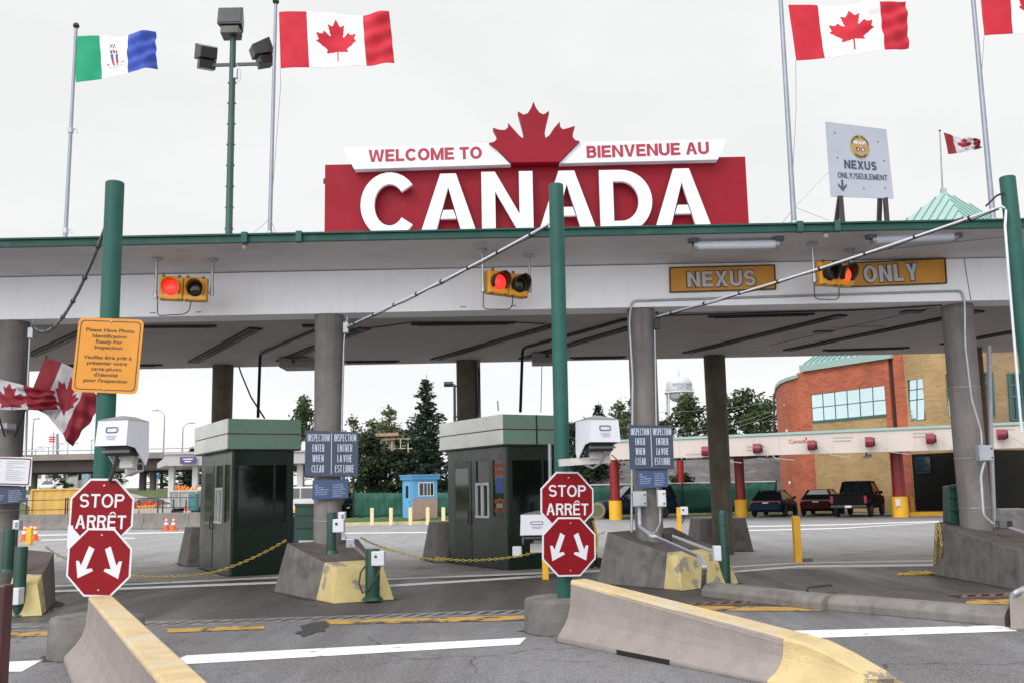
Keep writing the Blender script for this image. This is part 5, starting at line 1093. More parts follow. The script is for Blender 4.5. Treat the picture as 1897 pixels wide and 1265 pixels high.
m.build("print_lines", M("print_grey", (.42, .42, .47), .6), t)
# ---- green gate panels clamped to the columns
def gate_panel(px, Y, lab, dep=.25):
    P = [gy(x, y, Y) for x, y in px]; t = thing("gate_panel", lab, "gate", P[0], 0, "dark green gate panels by the columns"); MB().prism(P, (0, dep, 0)).build("panel", GREEND, t, bevel=.02)
    m = MB(); w = P[1]-P[0]; h = P[3]-P[0]
    for v in (.0, .35, .7, .97): m.bar(P[0]+h*v+V((0, -.02, .02)), P[1]+h*v+V((0, -.02, .02)), .03, .04)
    m.build("rail", GREEND, t); return t
gate_panel([(546, 1000), (588, 1000), (588, 934), (546, 934)], 18.6, "dark green gate panel behind the middle column")
gate_panel([(1757, 968), (1783, 972), (1782, 896), (1756, 900)], 18.5, "dark green gate panel behind the farthest front column")
p = gy(543, 950, 23); tag(MB().box(p.x-.3, p.x+.06, 22.8, 23.4, 0, 1.2).build("blue_bin", M("bin_blue", (.03, .06, .22), .5), bevel=.04), "dark blue bin glimpsed between the plain booth and the green gate panel", "bin")
p = gz(832, 1000); tag(MB().box(p.x-.07, p.x+.07, p.y+.9, p.y+1.0, 0, 1.62).build("white_board", WHITE, bevel=.01), "narrow upright white board just before the stickered booth's far end", "board")
p = gy(829, 1000, 22.2); tag(MB().prism([gy(827, 1004, 19.6), gy(836, 1000, 19.6), gy(836, 962, 19.6), gy(827, 975, 19.6)], (0, .05, 0)).build("slanted_plate", WHITE), "slanted white plate beside the green gate panel", "plate") if False else None
# black wheeled cart with a disc behind the central signs
c = gz(1100, 1052); t = thing("wheeled_cart", "black two wheeled cart with a round dial behind the central stop sign", "cart", c)
m = MB(); m.hexa([c+V(p) for p in ((-.28, .1, .2), (.10, .1, .2), (.10, .5, .2), (-.28, .5, .2))], [c+V(p) for p in ((-.2, .16, 1.05), (.06, .16, 1.05), (.06, .5, 1.05), (-.2, .5, 1.05))]); m.build("body", BLACK, t, bevel=.03)
m = MB(); m.tube([c+V((.02, .1, .1)), c+V((.10, .06, .6)), c+V((.02, .06, 1.0))], .025, 8); m.tube([c+V((-.05, .05, .12)), c+V((.0, .05, .5))], .03, 8); m.build("handle_frame", BYEL, t)
for x in (-.05, .12):
    m = MB(); m.cyl(c+V((x-.03, .1, .11)), c+V((x+.03, .1, .11)), .11, n=18); m.xf(Matrix.Translation(c+V((x, .1, .11))) @ Matrix.Rotation(R(60), 4, 'Z') @ Matrix.Translation(-(c+V((x, .1, .11))))); o = m.build("wheel", RUB, t)
p = gy(1106, 945, 20.9); m = MB(); m.cyl(p, p+V((.02, .05, 0)), .17, n=24); o = m.build("dial", M("dial_tan", (.40, .36, .20), .5), t); m = MB(); m.cyl(p+V((-.004, -.012, 0)), p+V((.0, -.002, 0)), .12, n=24); m.build("dial_face", M("dial_green", (.20, .22, .13), .5, .3, 20), o)
# ================================================================== inspection canopy on the far side
IA, IB = gz(1128, 851, 3.1), gz(1990, 826, 3.1)
ID = (IB-IA); ID.z = 0; IL = ID.length; ID.normalize(); IN = V((-ID.y, ID.x, 0))      # along the front, and away from us
ICB = M("inspection_cream", (.56, .50, .46), .6, .04, .6); MINT = M("mint_trim", (.29, .42, .395), .5, .06, 2)
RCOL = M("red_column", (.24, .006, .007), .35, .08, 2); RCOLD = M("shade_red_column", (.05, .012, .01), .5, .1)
ic = thing("inspection_canopy", "low cream canopy with mint trim on red columns before the brick building", "canopy", V((IA.x, IA.y, 0)))
zt0 = gv(1150, 828, IA, IB).z; zt = 4.0
def ib(s, o, z): return IA+ID*s+IN*o+V((0, 0, z-IA.z))
m = MB(); m.hexa([ib(0, 0, 3.1), ib(IL, 0, 3.1), ib(IL, .3, 3.1), ib(0, .3, 3.1)], [ib(0, 0, 3.98), ib(IL, 0, 4.15), ib(IL, .3, 4.15), ib(0, .3, 3.98)]); m.build("fascia", ICB, ic)
m = MB(); m.hexa([ib(-.1, -.08, 3.985), ib(IL, -.08, 4.155), ib(IL, .35, 4.155), ib(-.1, .35, 3.985)], [ib(-.1, -.08, 4.10), ib(IL, -.08, 4.28), ib(IL, .35, 4.28), ib(-.1, .35, 4.10)]); m.build("trim", MINT, ic)
m = MB(); m.hexa([ib(0, .301, 3.35), ib(IL, .301, 3.35), ib(IL, 7.2, 3.35), ib(0, 7.2, 3.35)], [ib(0, .301, 3.9), ib(IL, .301, 3.9), ib(IL, 7.2, 3.9), ib(0, 7.2, 3.9)]); m.build("roof_slab", M("slab_dark", (.16, .15, .14), .8), ic)
m = MB(); k = 0.
while k < IL: m.bar(ib(k, -.004, 3.12), ib(k, -.004, 3.97), .018, .006, ID); k += 1.22
m.build("panel_joint", M("joint_cream", (.38, .33, .30), .7), ic)
fm_ = lambda px, py: frame(gv(px, py, IA-IN*.012, IB-IN*.012), ID, (0, 0, 1))
m = MB(); font_text(m, "Canada", fm_(1478, 820), .82, .19, offset=.012); m.build("wordmark", M("wordmark_red", (.38, .09, .06), .6), ic)
p = gv(1493, 815, IA, IB)-IN*.016; m = MB(); m.box(p.x-.02, p.x+.10, p.y-.004, p.y, p.z+.03, p.z+.15); m.build("wordmark_flag", M("wordmark_red", (.38, .09, .06), .6), ic)
m = MB()
for px, py in ((1285, 842), (1398, 828), (1560, 811), (1708, 803), (1860, 790)):
    p = gv(px, py, IA, IB)-IN*.010
    for j, wd in ((0, .9), (1, .8)): m.hexa([p+ID*-.4+V((0, 0, -.16*j)), p+ID*(wd-.4)+V((0, 0, -.16*j)), p+ID*(wd-.4)+V((0, 0, -.16*j))-IN*.002, p+ID*-.4+V((0, 0, -.16*j))-IN*.002], [q+V((0, 0, .06)) for q in (p+ID*-.4+V((0, 0, -.16*j)), p+ID*(wd-.4)+V((0, 0, -.16*j)), p+ID*(wd-.4)+V((0, 0, -.16*j))-IN*.002, p+ID*-.4+V((0, 0, -.16*j))-IN*.002)])
m.build("print_lines", M("joint_cream", (.38, .33, .30), .7), ic)
def icol(px, py, r, mat, base):
    p = gz(px, py); o = MB().cyl(p, V((p.x, p.y, 3.36)), r, n=18).build("column", mat, ic)
    if base: MB().cyl(p, p+V((0, 0, base)), r*1.32, n=20).build("base_guard", BYEL if mat is RCOL else CONC, o)
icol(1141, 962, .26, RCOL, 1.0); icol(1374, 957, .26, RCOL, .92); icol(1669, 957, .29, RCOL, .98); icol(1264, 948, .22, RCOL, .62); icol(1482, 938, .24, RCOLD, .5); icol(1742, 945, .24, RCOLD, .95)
pn = gz(1669, 930); o = MB(); q = gy(1664, 930, gz(1669, 957).y-.40); o.box(q.x-.13, q.x+.10, q.y-.005, q.y, q.z-.17, q.z+.17); tag(o.build("column_notice", WHITES), "small white notice on the yellow base of a red column", "notice")
# maroon lamp heads with rods
MAR = M("maroon_head", (.20, .012, .035), .4, .1, 6)
for i, (px, py) in enumerate(((1308, 835), (1403, 830), (1504, 824), (1611, 818), (1724, 812), (1856, 804))):
    c = gv(px, py, IA-IN*.35, IB-IN*.35); t = thing("lamp_head", ("maroon lamp head beside the rear concrete column", "maroon lamp head above the dark blue sedan", "maroon lamp head after the Canada wordmark", "maroon lamp head above the black pickup", "maroon lamp head before the far column's box", "maroon lamp head beside the cut off green post")[i], "lamp", c, 0, "maroon lamp heads along the cream canopy")
    m = MB(); m.cyl(c-ID*.20, c+ID*.16, .24, n=16); m.build("drum", MAR, t, bevel=.02)
    m = MB(); m.cyl(c+ID*.161, c+ID*.24, .19, n=14); m.build("hood", BLACK, t)
    m = MB(); m.tube([c+ID*.3+V((0, 0, -.02)), c+ID*.85-IN*.1+V((0, 0, -.50)), c+ID*1.7+V((0, 0, -.62))], .018, 6); m.build("rod", M("rod_pale", (.40, .41, .40), .4), t)
    MB().bar(c, c+IN*.36, .07, .07).build("bracket", BLACK, t)
c = gv(1605, 843, IA+IN*1., IB+IN*1.); t = thing("security_camera", "white camera hanging under the cream canopy over the pickup", "camera", c); m = MB(); m.bar(c+V((-.2, -.2, -.12)), c+V((.25, .1, .0)), .14, .14); m.build("body", M("cam_grey", (.4, .4, .4), .5), t, bevel=.02); MB().bar(c, c+V((0, 0, .4)), .06, .06).build("mount", BLACK, t)

# ================================================================== brick customs building
P0, P1 = gy(1480, 700, 62.6), gy(1661, 700, 56.0)
BD = (P1-P0); BD.z = 0; BD.normalize(); BNN = V((BD.y, -BD.x, 0))
if BNN.dot(V((0, -1, 0))) < 0 and BNN.x > 0: BNN = -BNN
BNN = V((-abs(BD.y), -abs(BD.x), 0))       # towards us and to the left
RB = brick("red_brick", (.47, .115, .055), (.27, .058, .034), (.34, .14, .09), BD); YB_ = brick("buff_brick", (.42, .285, .135), (.30, .19, .085), (.36, .25, .13), BD)
bl_ = thing("customs_building", "two storey red and buff brick building with mint roof and teal window bars", "building", V((P0.x, P0.y, 0)))
def wall(pts, z0, z1, mat, name, th=.35):
    m = MB(); n = len(pts); inn = V((.3, .95, 0))*th
    for a, b in zip(pts, pts[1:]):
        m.hexa([V((a[0], a[1], z0)), V((b[0], b[1], z0)), V((b[0], b[1], z0))+inn, V((a[0], a[1], z0))+inn], [V((a[0], a[1], z1)), V((b[0], b[1], z1)), V((b[0], b[1], z1))+inn, V((a[0], a[1], z1))+inn])
    return m.build(name, mat, bl_)
ZR = gy(1480, 690, P0.y).z; ZL = gv(1470, 694, P0, P1).z-.25
curve = [(gy(1436, 700, 78).x, 78), (gy(1435, 700, 73).x, 73), (gy(1438, 700, 69).x, 69), (gy(1446, 700, 66), )[:1] and (gy(1446, 700, 66.2).x, 66.2), (gy(1460, 700, 64.2).x, 64.2), (P0.x, P0.y)]
wall(curve, 0, ZL, RB, "curved_wall")
m = MB(); CR_ = [V((x, y, ZL+.002)) for x, y in curve]
for a, b in zip(CR_, CR_[1:]): m.hexa([a+V((-.12, -.1, 0)), b+V((-.12, -.1, 0)), b+V((.4, .3, 0)), a+V((.4, .3, 0))], [q+V((0, 0, .22)) for q in (a+V((-.12, -.1, 0)), b+V((-.12, -.1, 0)), b+V((.4, .3, 0)), a+V((.4, .3, 0)))])
m.build("coping", MINT, bl_)
def on(px, py, o=0.): return gv(px, py, P0+BNN*o, P1+BNN*o)
def wallrect(px0, px1, z0, z1, mat, name, o=0., th=.3, top=None):
    a = on(px0, 760, o); b = on(px1, 760, o); m = MB(); inn = -BNN*th
    m.hexa([V((a.x, a.y, z0)), V((b.x, b.y, z0)), V((b.x, b.y, z0))+inn, V((a.x, a.y, z0))+inn], [V((a.x, a.y, z1)), V((b.x, b.y, z1)), V((b.x, b.y, z1))+inn, V((a.x, a.y, z1))+inn]); return m.build(name, mat, bl_)
W1 = [(1502, 731), (1641, 713), (1643, 767), (1505, 780)]
zw1, zw0 = on(1571, 722).z, on(1573, 773.5).z
wallrect(1480, 1503, 0, ZR, RB, "pier"); wallrect(1503.3, 1641, zw1, ZR, RB, "upper_wall"); wallrect(1503.3, 1641, 0, zw0-.12, YB_, "spandrel"); wallrect(1641.3, 1651, 0, ZR, RB, "pier")
wallrect(1682, 1799.5, .1, 3.2, M("canopy_shade", (.010, .009, .008), .45, .2, 1, spec=.15), "shade_panel", .06, .05); wallrect(1651.3, 1660, 0, ZR+.4, M("recess_brown", (.05, .016, .011), .8), "recess", -.12); wallrect(1660.3, 1680, 0, ZR+3, RB, "pier", .02)  # dark sheet painted for the deep shade under the canopy, no real glazing
P3 = on(1800, 700)
TEAL = M("teal_bar", (.04, .13, .125), .4, .05); MIRR = M("mirror_glass", (.72, .90, .92), .03, .04, .3, metal=.95); DWIN = M("dark_window", (.012, .03, .045), .05, .2, .7, spec=.9)
def window(q, cols, rows, glass=MIRR, plane=None, split=None, name="window"):
    f = plane or (lambda x, y, o=0.: on(x, y, o)); P = [f(x, y, -.06) for x, y in q]; t = MB().prism(P, BNN*-.04).build(name, glass, bl_)
    m = MB(); P = [f(x, y, -.05) for x, y in q]; L = lambda u, v: (P[0]*(1-u)+P[1]*u)*(1-v)+(P[3]*(1-u)+P[2]*u)*v
    for u in [i/cols for i in range(cols+1)]: m.bar(L(u, 0), L(u, 1), .055, .02, BD)
    for v in (split or [i/rows for i in range(rows+1)]): m.bar(L(0, v), L(1, v), .02, .055)
    m.build("bars", TEAL, t); return t
window(W1, 6, 2); wallrect(1503.5, 1640.8, zw0-.118, zw0+.01, TEAL, "sill", .06, .1)
W2 = [(1682, 704), (1710, 700), (1716, 776), (1688, 780)]; z21, z20 = on(1696, 702).z, on(1702, 778).z
wallrect(1680.3, 1684.5, 0, ZR+3, YB_, "wall"); wallrect(1684.8, 1713, 0, z20-.02, YB_, "wall"); wallrect(1684.8, 1713, z21, ZR+3, YB_, "wall"); window([(1684.5, 703.5), (1713, 699.5), (1713, 776.5), (1684.5, 780)], 2, 3, split=[0, .25, .5, 1])
wallrect(1713.3, 1756, 0, ZR+3, YB_, "wall"); window([(1756, 693), (1785, 688), (1785, 770), (1756, 772)], 2, 3, split=[0, .25, .5, 1])
z31, z30 = on(1770, 690).z, on(1770, 771).z
wallrect(1756.3, 1785, 0, z30, YB_, "wall"); wallrect(1756.3, 1785, z31, ZR+3, YB_, "wall"); wallrect(1785.3, 1800, 0, ZR+3, YB_, "wall")
# second face turning away
D2 = V((.92, .39, 0)).normalized(); YB2 = brick("buff_brick_shade", (.34, .235, .13), (.25, .165, .08), (.30, .21, .11), D2)  # same buff brick, darkened in the colour for its shaded side
P4 = P3+D2*22; n2_ = V((D2.y, -D2.x, 0)); m = MB(); m.hexa([V((P3.x, P3.y, 0)), V((P4.x, P4.y, 0)), V((P4.x, P4.y, 0))-n2_*.3, V((P3.x, P3.y, 0))-n2_*.3], [V((P3.x, P3.y, ZR+3)), V((P4.x, P4.y, ZR+3)), V((P4.x, P4.y, ZR+3))-n2_*.3, V((P3.x, P3.y, ZR+3))-n2_*.3]); m.build("side_wall", YB2, bl_)
m = MB(); q3 = P3+n2_*.05+D2*.1; q4 = P4+n2_*.05; m.hexa([V((q3.x, q3.y, .1)), V((q4.x, q4.y, .1)), V((q4.x, q4.y, .1))-n2_*.04, V((q3.x, q3.y, .1))-n2_*.04], [V((q3.x, q3.y, 3.25)), V((q4.x, q4.y, 3.25)), V((q4.x, q4.y, 3.25))-n2_*.04, V((q3.x, q3.y, 3.25))-n2_*.04]); m.build("shade_panel", MATS["canopy_shade"], bl_)  # second dark sheet, painting the shade below the canopy along this face
for q in ([(1815, 690), (1838, 689), (1842, 770), (1819, 771)], [(1868, 692), (1890, 692), (1896, 776), (1873, 777)]):
    f = lambda x, y, o=0.: gv(x, y, P3+n2_*(.12+o), P4+n2_*(.12+o))
    P = [f(x, y, -.10) for x, y in q]; t = MB().prism(P, n2_*.03).build("window", DWIN, bl_); m = MB(); P = [f(x, y, -.05) for x, y in q]; L = lambda u, v: (P[0]*(1-u)+P[1]*u)*(1-v)+(P[3]*(1-u)+P[2]*u)*v
    for u in (0, .5, 1): m.bar(L(u, 0), L(u, 1), .09, .09, D2)
    for v in (0, .25, .5, 1): m.bar(L(0, v), L(1, v), .085, .09)
    m.build("bars", TEAL, t)
# window under the canopy
P = [on(x, y, .10) for x, y in ((1697, 848), (1723, 845), (1725, 874), (1699, 876))]; t = MB().prism(P, BNN*-.03).build("window", DWIN, bl_); m = MB(); L = lambda u, v: (P[0]*(1-u)+P[1]*u)*(1-v)+(P[3]*(1-u)+P[2]*u)*v
for u in (0, .5, 1): m.bar(L(u, 0)+BNN*.02, L(u, 1)+BNN*.02, .05, .03, BD)
for v in (0, .4, 1): m.bar(L(0, v)+BNN*.02, L(1, v)+BNN*.02, .03, .05)
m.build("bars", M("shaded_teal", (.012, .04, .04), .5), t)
for px, py in ((1452, 750), (1456, 798), (1461, 894)):
    p = gy(px, py, 65.4+(.5 if px < 1455 else -.4)); m = MB(); m.sphere((p.x, p.y-.25, p.z), .09, 8, 5, (1, .8, 1.2)); m.build("wall_light", M("wall_light_cream", (.75, .70, .6), .4), bl_)
# mint roof: eaves band, hipped slope with standing seams
a, b = on(1481, 690, .25), on(1650, 664, .25); z = ZR
m = MB(); m.hexa([V((a.x, a.y, z)), V((b.x, b.y, z)), V((b.x, b.y, z))-BNN*.6, V((a.x, a.y, z))-BNN*.6], [V((a.x, a.y, z+.42)), V((b.x, b.y, z+.42)), V((b.x, b.y, z+.42))-BNN*.6, V((a.x, a.y, z+.42))-BNN*.6]); m.build("eaves", MINT, bl_)
A0, B0 = V((a.x, a.y, z+.43))-BNN*.2, V((b.x, b.y, z+.43))-BNN*.2; A1, B1 = A0-BNN*4+BD*1.6+V((0, 0, 2.9)), B0-BNN*4+V((0, 0, 2.9))
m = MB(); m.hexa([A0, B0, B0-BNN*8, A0-BNN*8], [A1, B1, B1-BNN*.1, A1-BNN*.1]); o = m.build("roof", MINT, bl_)
m = MB()
for i in range(15):
    f = (i+.5)/15; p = A0+(B0-A0)*f; q = A1+(B1-A1)*f; q = p+(q-p) if f > .14 else p+(q-p)*(f/.2); m.bar(p+V((0, 0, .05)), q+V((0, 0, .05)), .07, .10)
m.build("standing_seams", M("mint_shade", (.14, .30, .27), .5), o)
# tower with pyramid roof
TY = 64.; ap, e0, e1 = gy(1748, 357, TY), gy(1684, 409, TY), gy(1838, 409, TY); cen = V((ap.x+.1, TY, 0)); hw = 2.75; rot = Matrix.Rotation(R(32), 4, 'Z')
tw = [cen+(rot @ V((sx*hw*1.12, sy*hw*1.12, 0)))+V((0, 0, e0.z-1.0)) for sx, sy in ((-1, -1), (1, -1), (1, 1), (-1, 1))]; tip_ = [V((ap.x, TY, ap.z))+(rot @ V((sx*.1, sy*.1, 0))) for sx, sy in ((-1, -1), (1, -1), (1, 1), (-1, 1))]
o = MB().hexa(tw, tip_).build("tower_roof", MINT, bl_)
m = MB()
for k in range(4):
    a, b, c, d = tw[k], tw[(k+1) % 4], tip_[(k+1) % 4], tip_[k]; nn = (b-a).cross(d-a).normalized()*.03
    for f in [i/9 for i in range(10)]:
        p = a+(b-a)*f; g = 1-abs(2*f-1)*.98; q = p+((c+d)/2-(a+b)/2)*g; m.bar(p+nn, q+nn, .06, .08, nn)
m.build("standing_seams", M("mint_shade", (.14, .30, .27), .5), o)
m = MB(); m.box(ap.x-.16, ap.x+.16, TY-.16, TY+.16, ap.z-.1, ap.z+.25); m.build("finial", MINT, bl_)
m = MB(); b4 = [V((p.x*.96+cen.x*.04, p.y*.96+cen.y*.04, 0)) for p in tw]; m.hexa(b4, [V((p.x, p.y, e0.z-1.001)) for p in b4]); m.build("tower", RB, bl_)
flagpole((1746, 352), (1741, 244), TY, .06, .04, "thin far pole rising from the pale green pyramid roof", ball=True)

# ================================================================== vehicles
def prof_ring(y, w, zb, zm, zt, k=.84): return [V(p) for p in ((-w*k, y, zb), (w*k, y, zb), (w*.98, y, zb+.12), (w, y, zm), (w*.97, y, zt-.05), (w*.86, y, zt), (-w*.86, y, zt), (-w*.97, y, zt-.05), (-w, y, zm), (-w*.98, y, zb+.12))]
def vehicle(name, lab, cat, loc, rz, paint, kind, scale=1., trim=None):
    t = thing(name, lab, cat, loc, rz, "vehicles parked by the brick building"); t.scale = (scale,)*3
    if kind == 'sedan':
        st = [(0, .72, .42, .55, .72), (.06, .82, .30, .62, .84), (.25, .88, .26, .64, .88), (.9, .91, .24, .64, .92), (2.4, .91, .24, .64, .94), (3.5, .90, .24, .62, .90), (4.3, .86, .26, .56, .78), (4.62, .78, .30, .50, .66), (4.72, .66, .36, .48, .58)]
        gh = ([(-.80, .45), (.80, .45), (.82, 3.45), (-.82, 3.45)], .92, [(-.55, 1.2), (.55, 1.2), (.55, 2.5), (-.55, 2.5)], 1.40); wy = (.95, 3.72); wr = .32
    elif kind == 'suv':
        st = [(0, .80, .45, .7, .98), (.05, .88, .38, .72, 1.06), (.3, .92, .34, .74, 1.10), (2.2, .93, .32, .74, 1.08), (3.4, .92, .32, .72, 1.04), (4.2, .88, .34, .66, .95), (4.5, .78, .40, .6, .80)]
        gh = ([(-.85, .10), (.85, .10), (.85, 3.35), (-.85, 3.35)], 1.06, [(-.68, .35), (.68, .35), (.68, 2.6), (-.68, 2.6)], 1.74); wy = (.9, 3.55); wr = .36
    else:
        st = [(0, .90, .50, .75, 1.15), (.04, .95, .46, .78, 1.20), (1.9, .96, .44, .80, 1.20), (2.2, .96, .42, .80, 1.16), (4.1, .95, .42, .78, 1.12), (5.0, .92, .44, .74, 1.06), (5.35, .84, .48, .70, .95)]
        gh = ([(-.86, 2.05), (.86, 2.05), (.86, 4.1), (-.86, 4.1)], 1.15, [(-.68, 2.25), (.68, 2.25), (.68, 3.3), (-.68, 3.3)], 1.82); wy = (1.15, 4.4); wr = .38
    m = MB(); m.loft([prof_ring(*s) for s in st]); body = m.build("body", paint, t, True)
    (b, z0, tp, z1) = gh; B4 = [V((x, y, z0)) for x, y in b]; T4 = [V((x, y, z1)) for x, y in tp]
    CG = M("car_glass", (.012, .016, .020), .04, .1, 2, spec=1.); m = MB(); mixr = lambda f, z, k: [V(((p.x*(1-f)+q.x*f)*k, p.y*(1-f)+q.y*f, z)) for p, q in zip(B4, T4)]
    def ch(r, c=.12): # chamfered ring
        o = []
        for i in range(4): a, b, d = r[i-1], r[i], r[(i+1) % 4]; o += [b+(a-b).normalized()*c, b+(d-b).normalized()*c]
        return o
    m.loft([ch(mixr(0, z0, 1)), ch(mixr(.45, z0+(z1-z0)*.5, 1.03)), ch(mixr(.85, z0+(z1-z0)*.88, 1.02)), ch(mixr(1, z1, .98))], smooth=False); g = m.build("windows", CG, t, True, bevel=.02)
    m = MB(); up = V((0, 0, .035)); m.hexa([p+V((0, 0, -.03)) for p in T4], [V((p.x*.9, p.y+(.08 if i < 2 else -.08), p.z))+up for i, p in enumerate(T4)]); m.build("roof", paint, t, True, bevel=.02)
    pil = lambda *a: MB().bar(*a).build('pillar', paint, t, True)
    for i in range(4): pil(B4[i]+V((0, 0, -.03)), T4[i], .09, .07, (0, 1, 0))
    for sx in (0, 1):
        a = (B4[0]+B4[3])/2 if sx == 0 else (B4[1]+B4[2])/2; c = (T4[0]+T4[3])/2 if sx == 0 else (T4[1]+T4[2])/2; pil(a, c, .03, .09, (0, 1, 0))
    if kind == 'pickup':
        for u in (.36, .66): pil(B4[0]+(B4[1]-B4[0])*u+V((0, -.01, 0)), T4[0]+(T4[1]-T4[0])*u+V((0, -.01, 0)), .03, .03, (1, 0, 0))
    for y in wy:
        for sx in (-1, 1):
            m = MB(); x0 = sx*.74; x1 = sx*.94; pr = [(x0, wr*.9), (x0+sx*.03, wr), (x1-sx*.03, wr), (x1, wr*.92), (x1, wr*.62)]
            m.loft([[V((x, y+r_*math.cos(k*.349), wr+r_*math.sin(k*.349))) for k in range(18)] for x, r_ in pr], caps=True); w = m.build("wheel", RUB, t, True)
            m = MB(); m.loft([[V((x, y+r_*math.cos(k*.349), wr+r_*math.sin(k*.349))) for k in range(18)] for x, r_ in ((x1-sx*.01, wr*.60), (x1+sx*.006, wr*.58), (x1-sx*.012, wr*.2))], caps=True); m.build("rim", M("rim_grey", (.30, .31, .33), .3, metal=.8), w, True)
    TL = M("tail_red", (.30, .012, .02), .25, .1, 5)
    if kind == 'pickup':
        for sx in (-1, 1): m = MB(); m.box(sx*.84-.07, sx*.84+.07, -.02, .03, .72, 1.10); m.build("tail_light", TL, t, True, bevel=.015)
        m = MB(); m.box(-.9, .9, -.14, .0, .48, .62); m.build("bumper", M("bumper_dark", (.05, .05, .055), .3, metal=.6), t, True, bevel=.03)
        m = MB(); m.box(-.78, .78, .10, 1.9, 1.195, 1.21); m.build("bed_cover", BLACK, t, True)
        m = MB(); m.box(-.70, .70, -.012, .0, .70, 1.12); m.build("tailgate", paint, t, True, bevel=.01); pz = .56; py_ = -.15
    elif kind == 'sedan':
        m = MB(); m.hexa([(-.80, .035, .70), (.80, .035, .70), (.80, .10, .70), (-.80, .10, .70)], [(-.80, .05, .86), (.80, .05, .86), (.80, .12, .86), (-.80, .12, .86)]); m.build("tail_light", TL, t, True, bevel=.02)
        m = MB(); m.box(-.80, .80, -.08, .06, .38, .58); m.build("bumper", trim or paint, t, True, bevel=.04); pz = .74; py_ = .02
    else:
        for sx in (-1, 1): m = MB(); m.box(sx*.80-.07, sx*.80+.05, -.0, .08, .75, 1.05); m.build("tail_light", TL, t, True, bevel=.02)
        for sx in (-1, 1): m = MB(); m.box(sx*.66-.14, sx*.66+.14, 4.36, 4.47, .72, .86); m.build("headlight", M("headlight", (.6, .62, .65), .15), t, True, bevel=.02)
        m = MB(); m.box(-.86, .86, 4.38, 4.56, .42, .60); m.build("bumper", trim or paint, t, True, bevel=.04); pz = .8; py_ = -.01
    m = MB(); m.box(-.16, .16, py_-.012, py_, pz-.055, pz+.055); m.build("licence_plate", WHITES, t, True)
    for sx in (-1, 1): m = MB(); m.box(sx*.98-.08, sx*.98+.08, gh[0][2][1]-.42, gh[0][2][1]-.30, z0+.02, z0+.16); m.build("mirror", paint, t, True, bevel=.02)
    return t
PB = M("paint_blue", (.008, .018, .042), .55, .05, 2, coat=.06, spec=.12); PR = M("paint_maroon", (.040, .003, .008), .55, .05, 2, coat=.06, spec=.12); PK = M("paint_black", (.004, .004, .005), .55, .05, 2, coat=.04, spec=.1)
p = gz(1419, 957); vehicle("parked_car", "dark blue sedan with wide red tail light parked beside a red column", "car", p, R(-27), PB, 'sedan', .96)
p = gz(1512, 955); vehicle("parked_car", "maroon sedan parked between the blue sedan and the black pickup", "car", p, R(-27), PR, 'sedan', .96)
p = gz(1574, 958); vehicle("parked_pickup", "black pickup truck parked before the buff brick wall", "pickup truck", p, R(-30), PK, 'pickup', .96)
p = gz(1246, 957); vehicle("parked_car", "dark sport utility vehicle parked beside the first red column", "car", p, R(103), PB, 'suv', 1.)
p = gz(664, 963); vehicle("parked_car", "black car half hidden behind the middle column", "car", p+V((-.6, 0, 0)), R(20), PK, 'suv', .95)
# ================================================================== fences, kerbs, posts in the middle distance
SCR = M("green_screen", (.010, .085, .060), .7, .25, .9, col2=(.03, .13, .10), t=(.52, .68), s2=.8)
def screen(px0, px1, ytop, Y0, Y1, lab, rail=True):
    a, b = gy(px0, 950, Y0), gy(px1, 950, Y1); a.z = b.z = .1; za = gy(px0, ytop[0], Y0).z; zb = gy(px1, ytop[1], Y1).z; t = thing("screen_fence", lab, "fence", V((a.x, a.y, 0)), 0, "green screened fences"); d = (b-a).normalized(); n = V((-d.y, d.x, 0)); m = MB(); K = 60; vs = []
    for j in range(5):
        for i in range(K+1): f = i/K; p = a+(b-a)*f; z = .1+((za+(zb-za)*f)-.1)*j/4; vs.append(V((p.x, p.y, z))+n*(.05*math.sin(i*1.9+j)+.03*math.sin(i*.7-j*2)))
    m.add(vs, [[j*(K+1)+i, j*(K+1)+i+1, (j+1)*(K+1)+i+1, (j+1)*(K+1)+i] for j in range(4) for i in range(K)], True); o = m.build("screen", SCR, t); sm = o.modifiers.new("cloth", 'SOLIDIFY'); sm.thickness = .01
    L = (b-a).length; k = int(L/2.6)
    for i in range(k+1): p = a+(b-a)*i/k-n*.1; MB().cyl(V((p.x, p.y, 0)), V((p.x, p.y, za+(zb-za)*i/k+.15)), .035, n=8).build("fence_post", BLACK, t)
    if rail: m = MB(); m.tube([V((a.x, a.y, za+.06)), V((b.x, b.y, zb+.06))], .04, 6); m.build("top_rail", M("rail_pale", (.5, .5, .48), .5), t)
screen(655, 840, (912, 912), 58, 58, "dark green screened fence under the trees behind the blue kiosk", False)
screen(1085, 1440, (900, 893), 58, 60, "dark green screened fence behind the red columns")
GR2 = M("verge_grass", (.045, .095, .018), .9, .35, 2, bump=.8, bscale=20); CREAMK = M("cream_kerb", (.55, .46, .28), .7, .15, 4)
a, b = gz(600, 974), gz(838, 974); m = MB(); m.box(a.x, b.x, a.y, 57.5, 0, .16); o = m.build("kerb_strip", CREAMK); structure(o)
m = MB(); vs = [V((a.x+.2+(b.x-a.x-.4)*i/24, a.y+.25+(57.3-a.y)*j/8, .165+.38*math.sin(math.pi*min(1, j/5))*.5*(1+.15*math.sin(i*2.1)))) for j in range(9) for i in range(25)]; m.add(vs, [[j*25+i, j*25+i+1, (j+1)*25+i+1, (j+1)*25+i] for j in range(8) for i in range(24)], True); structure(m.build("grass_verge", GR2))
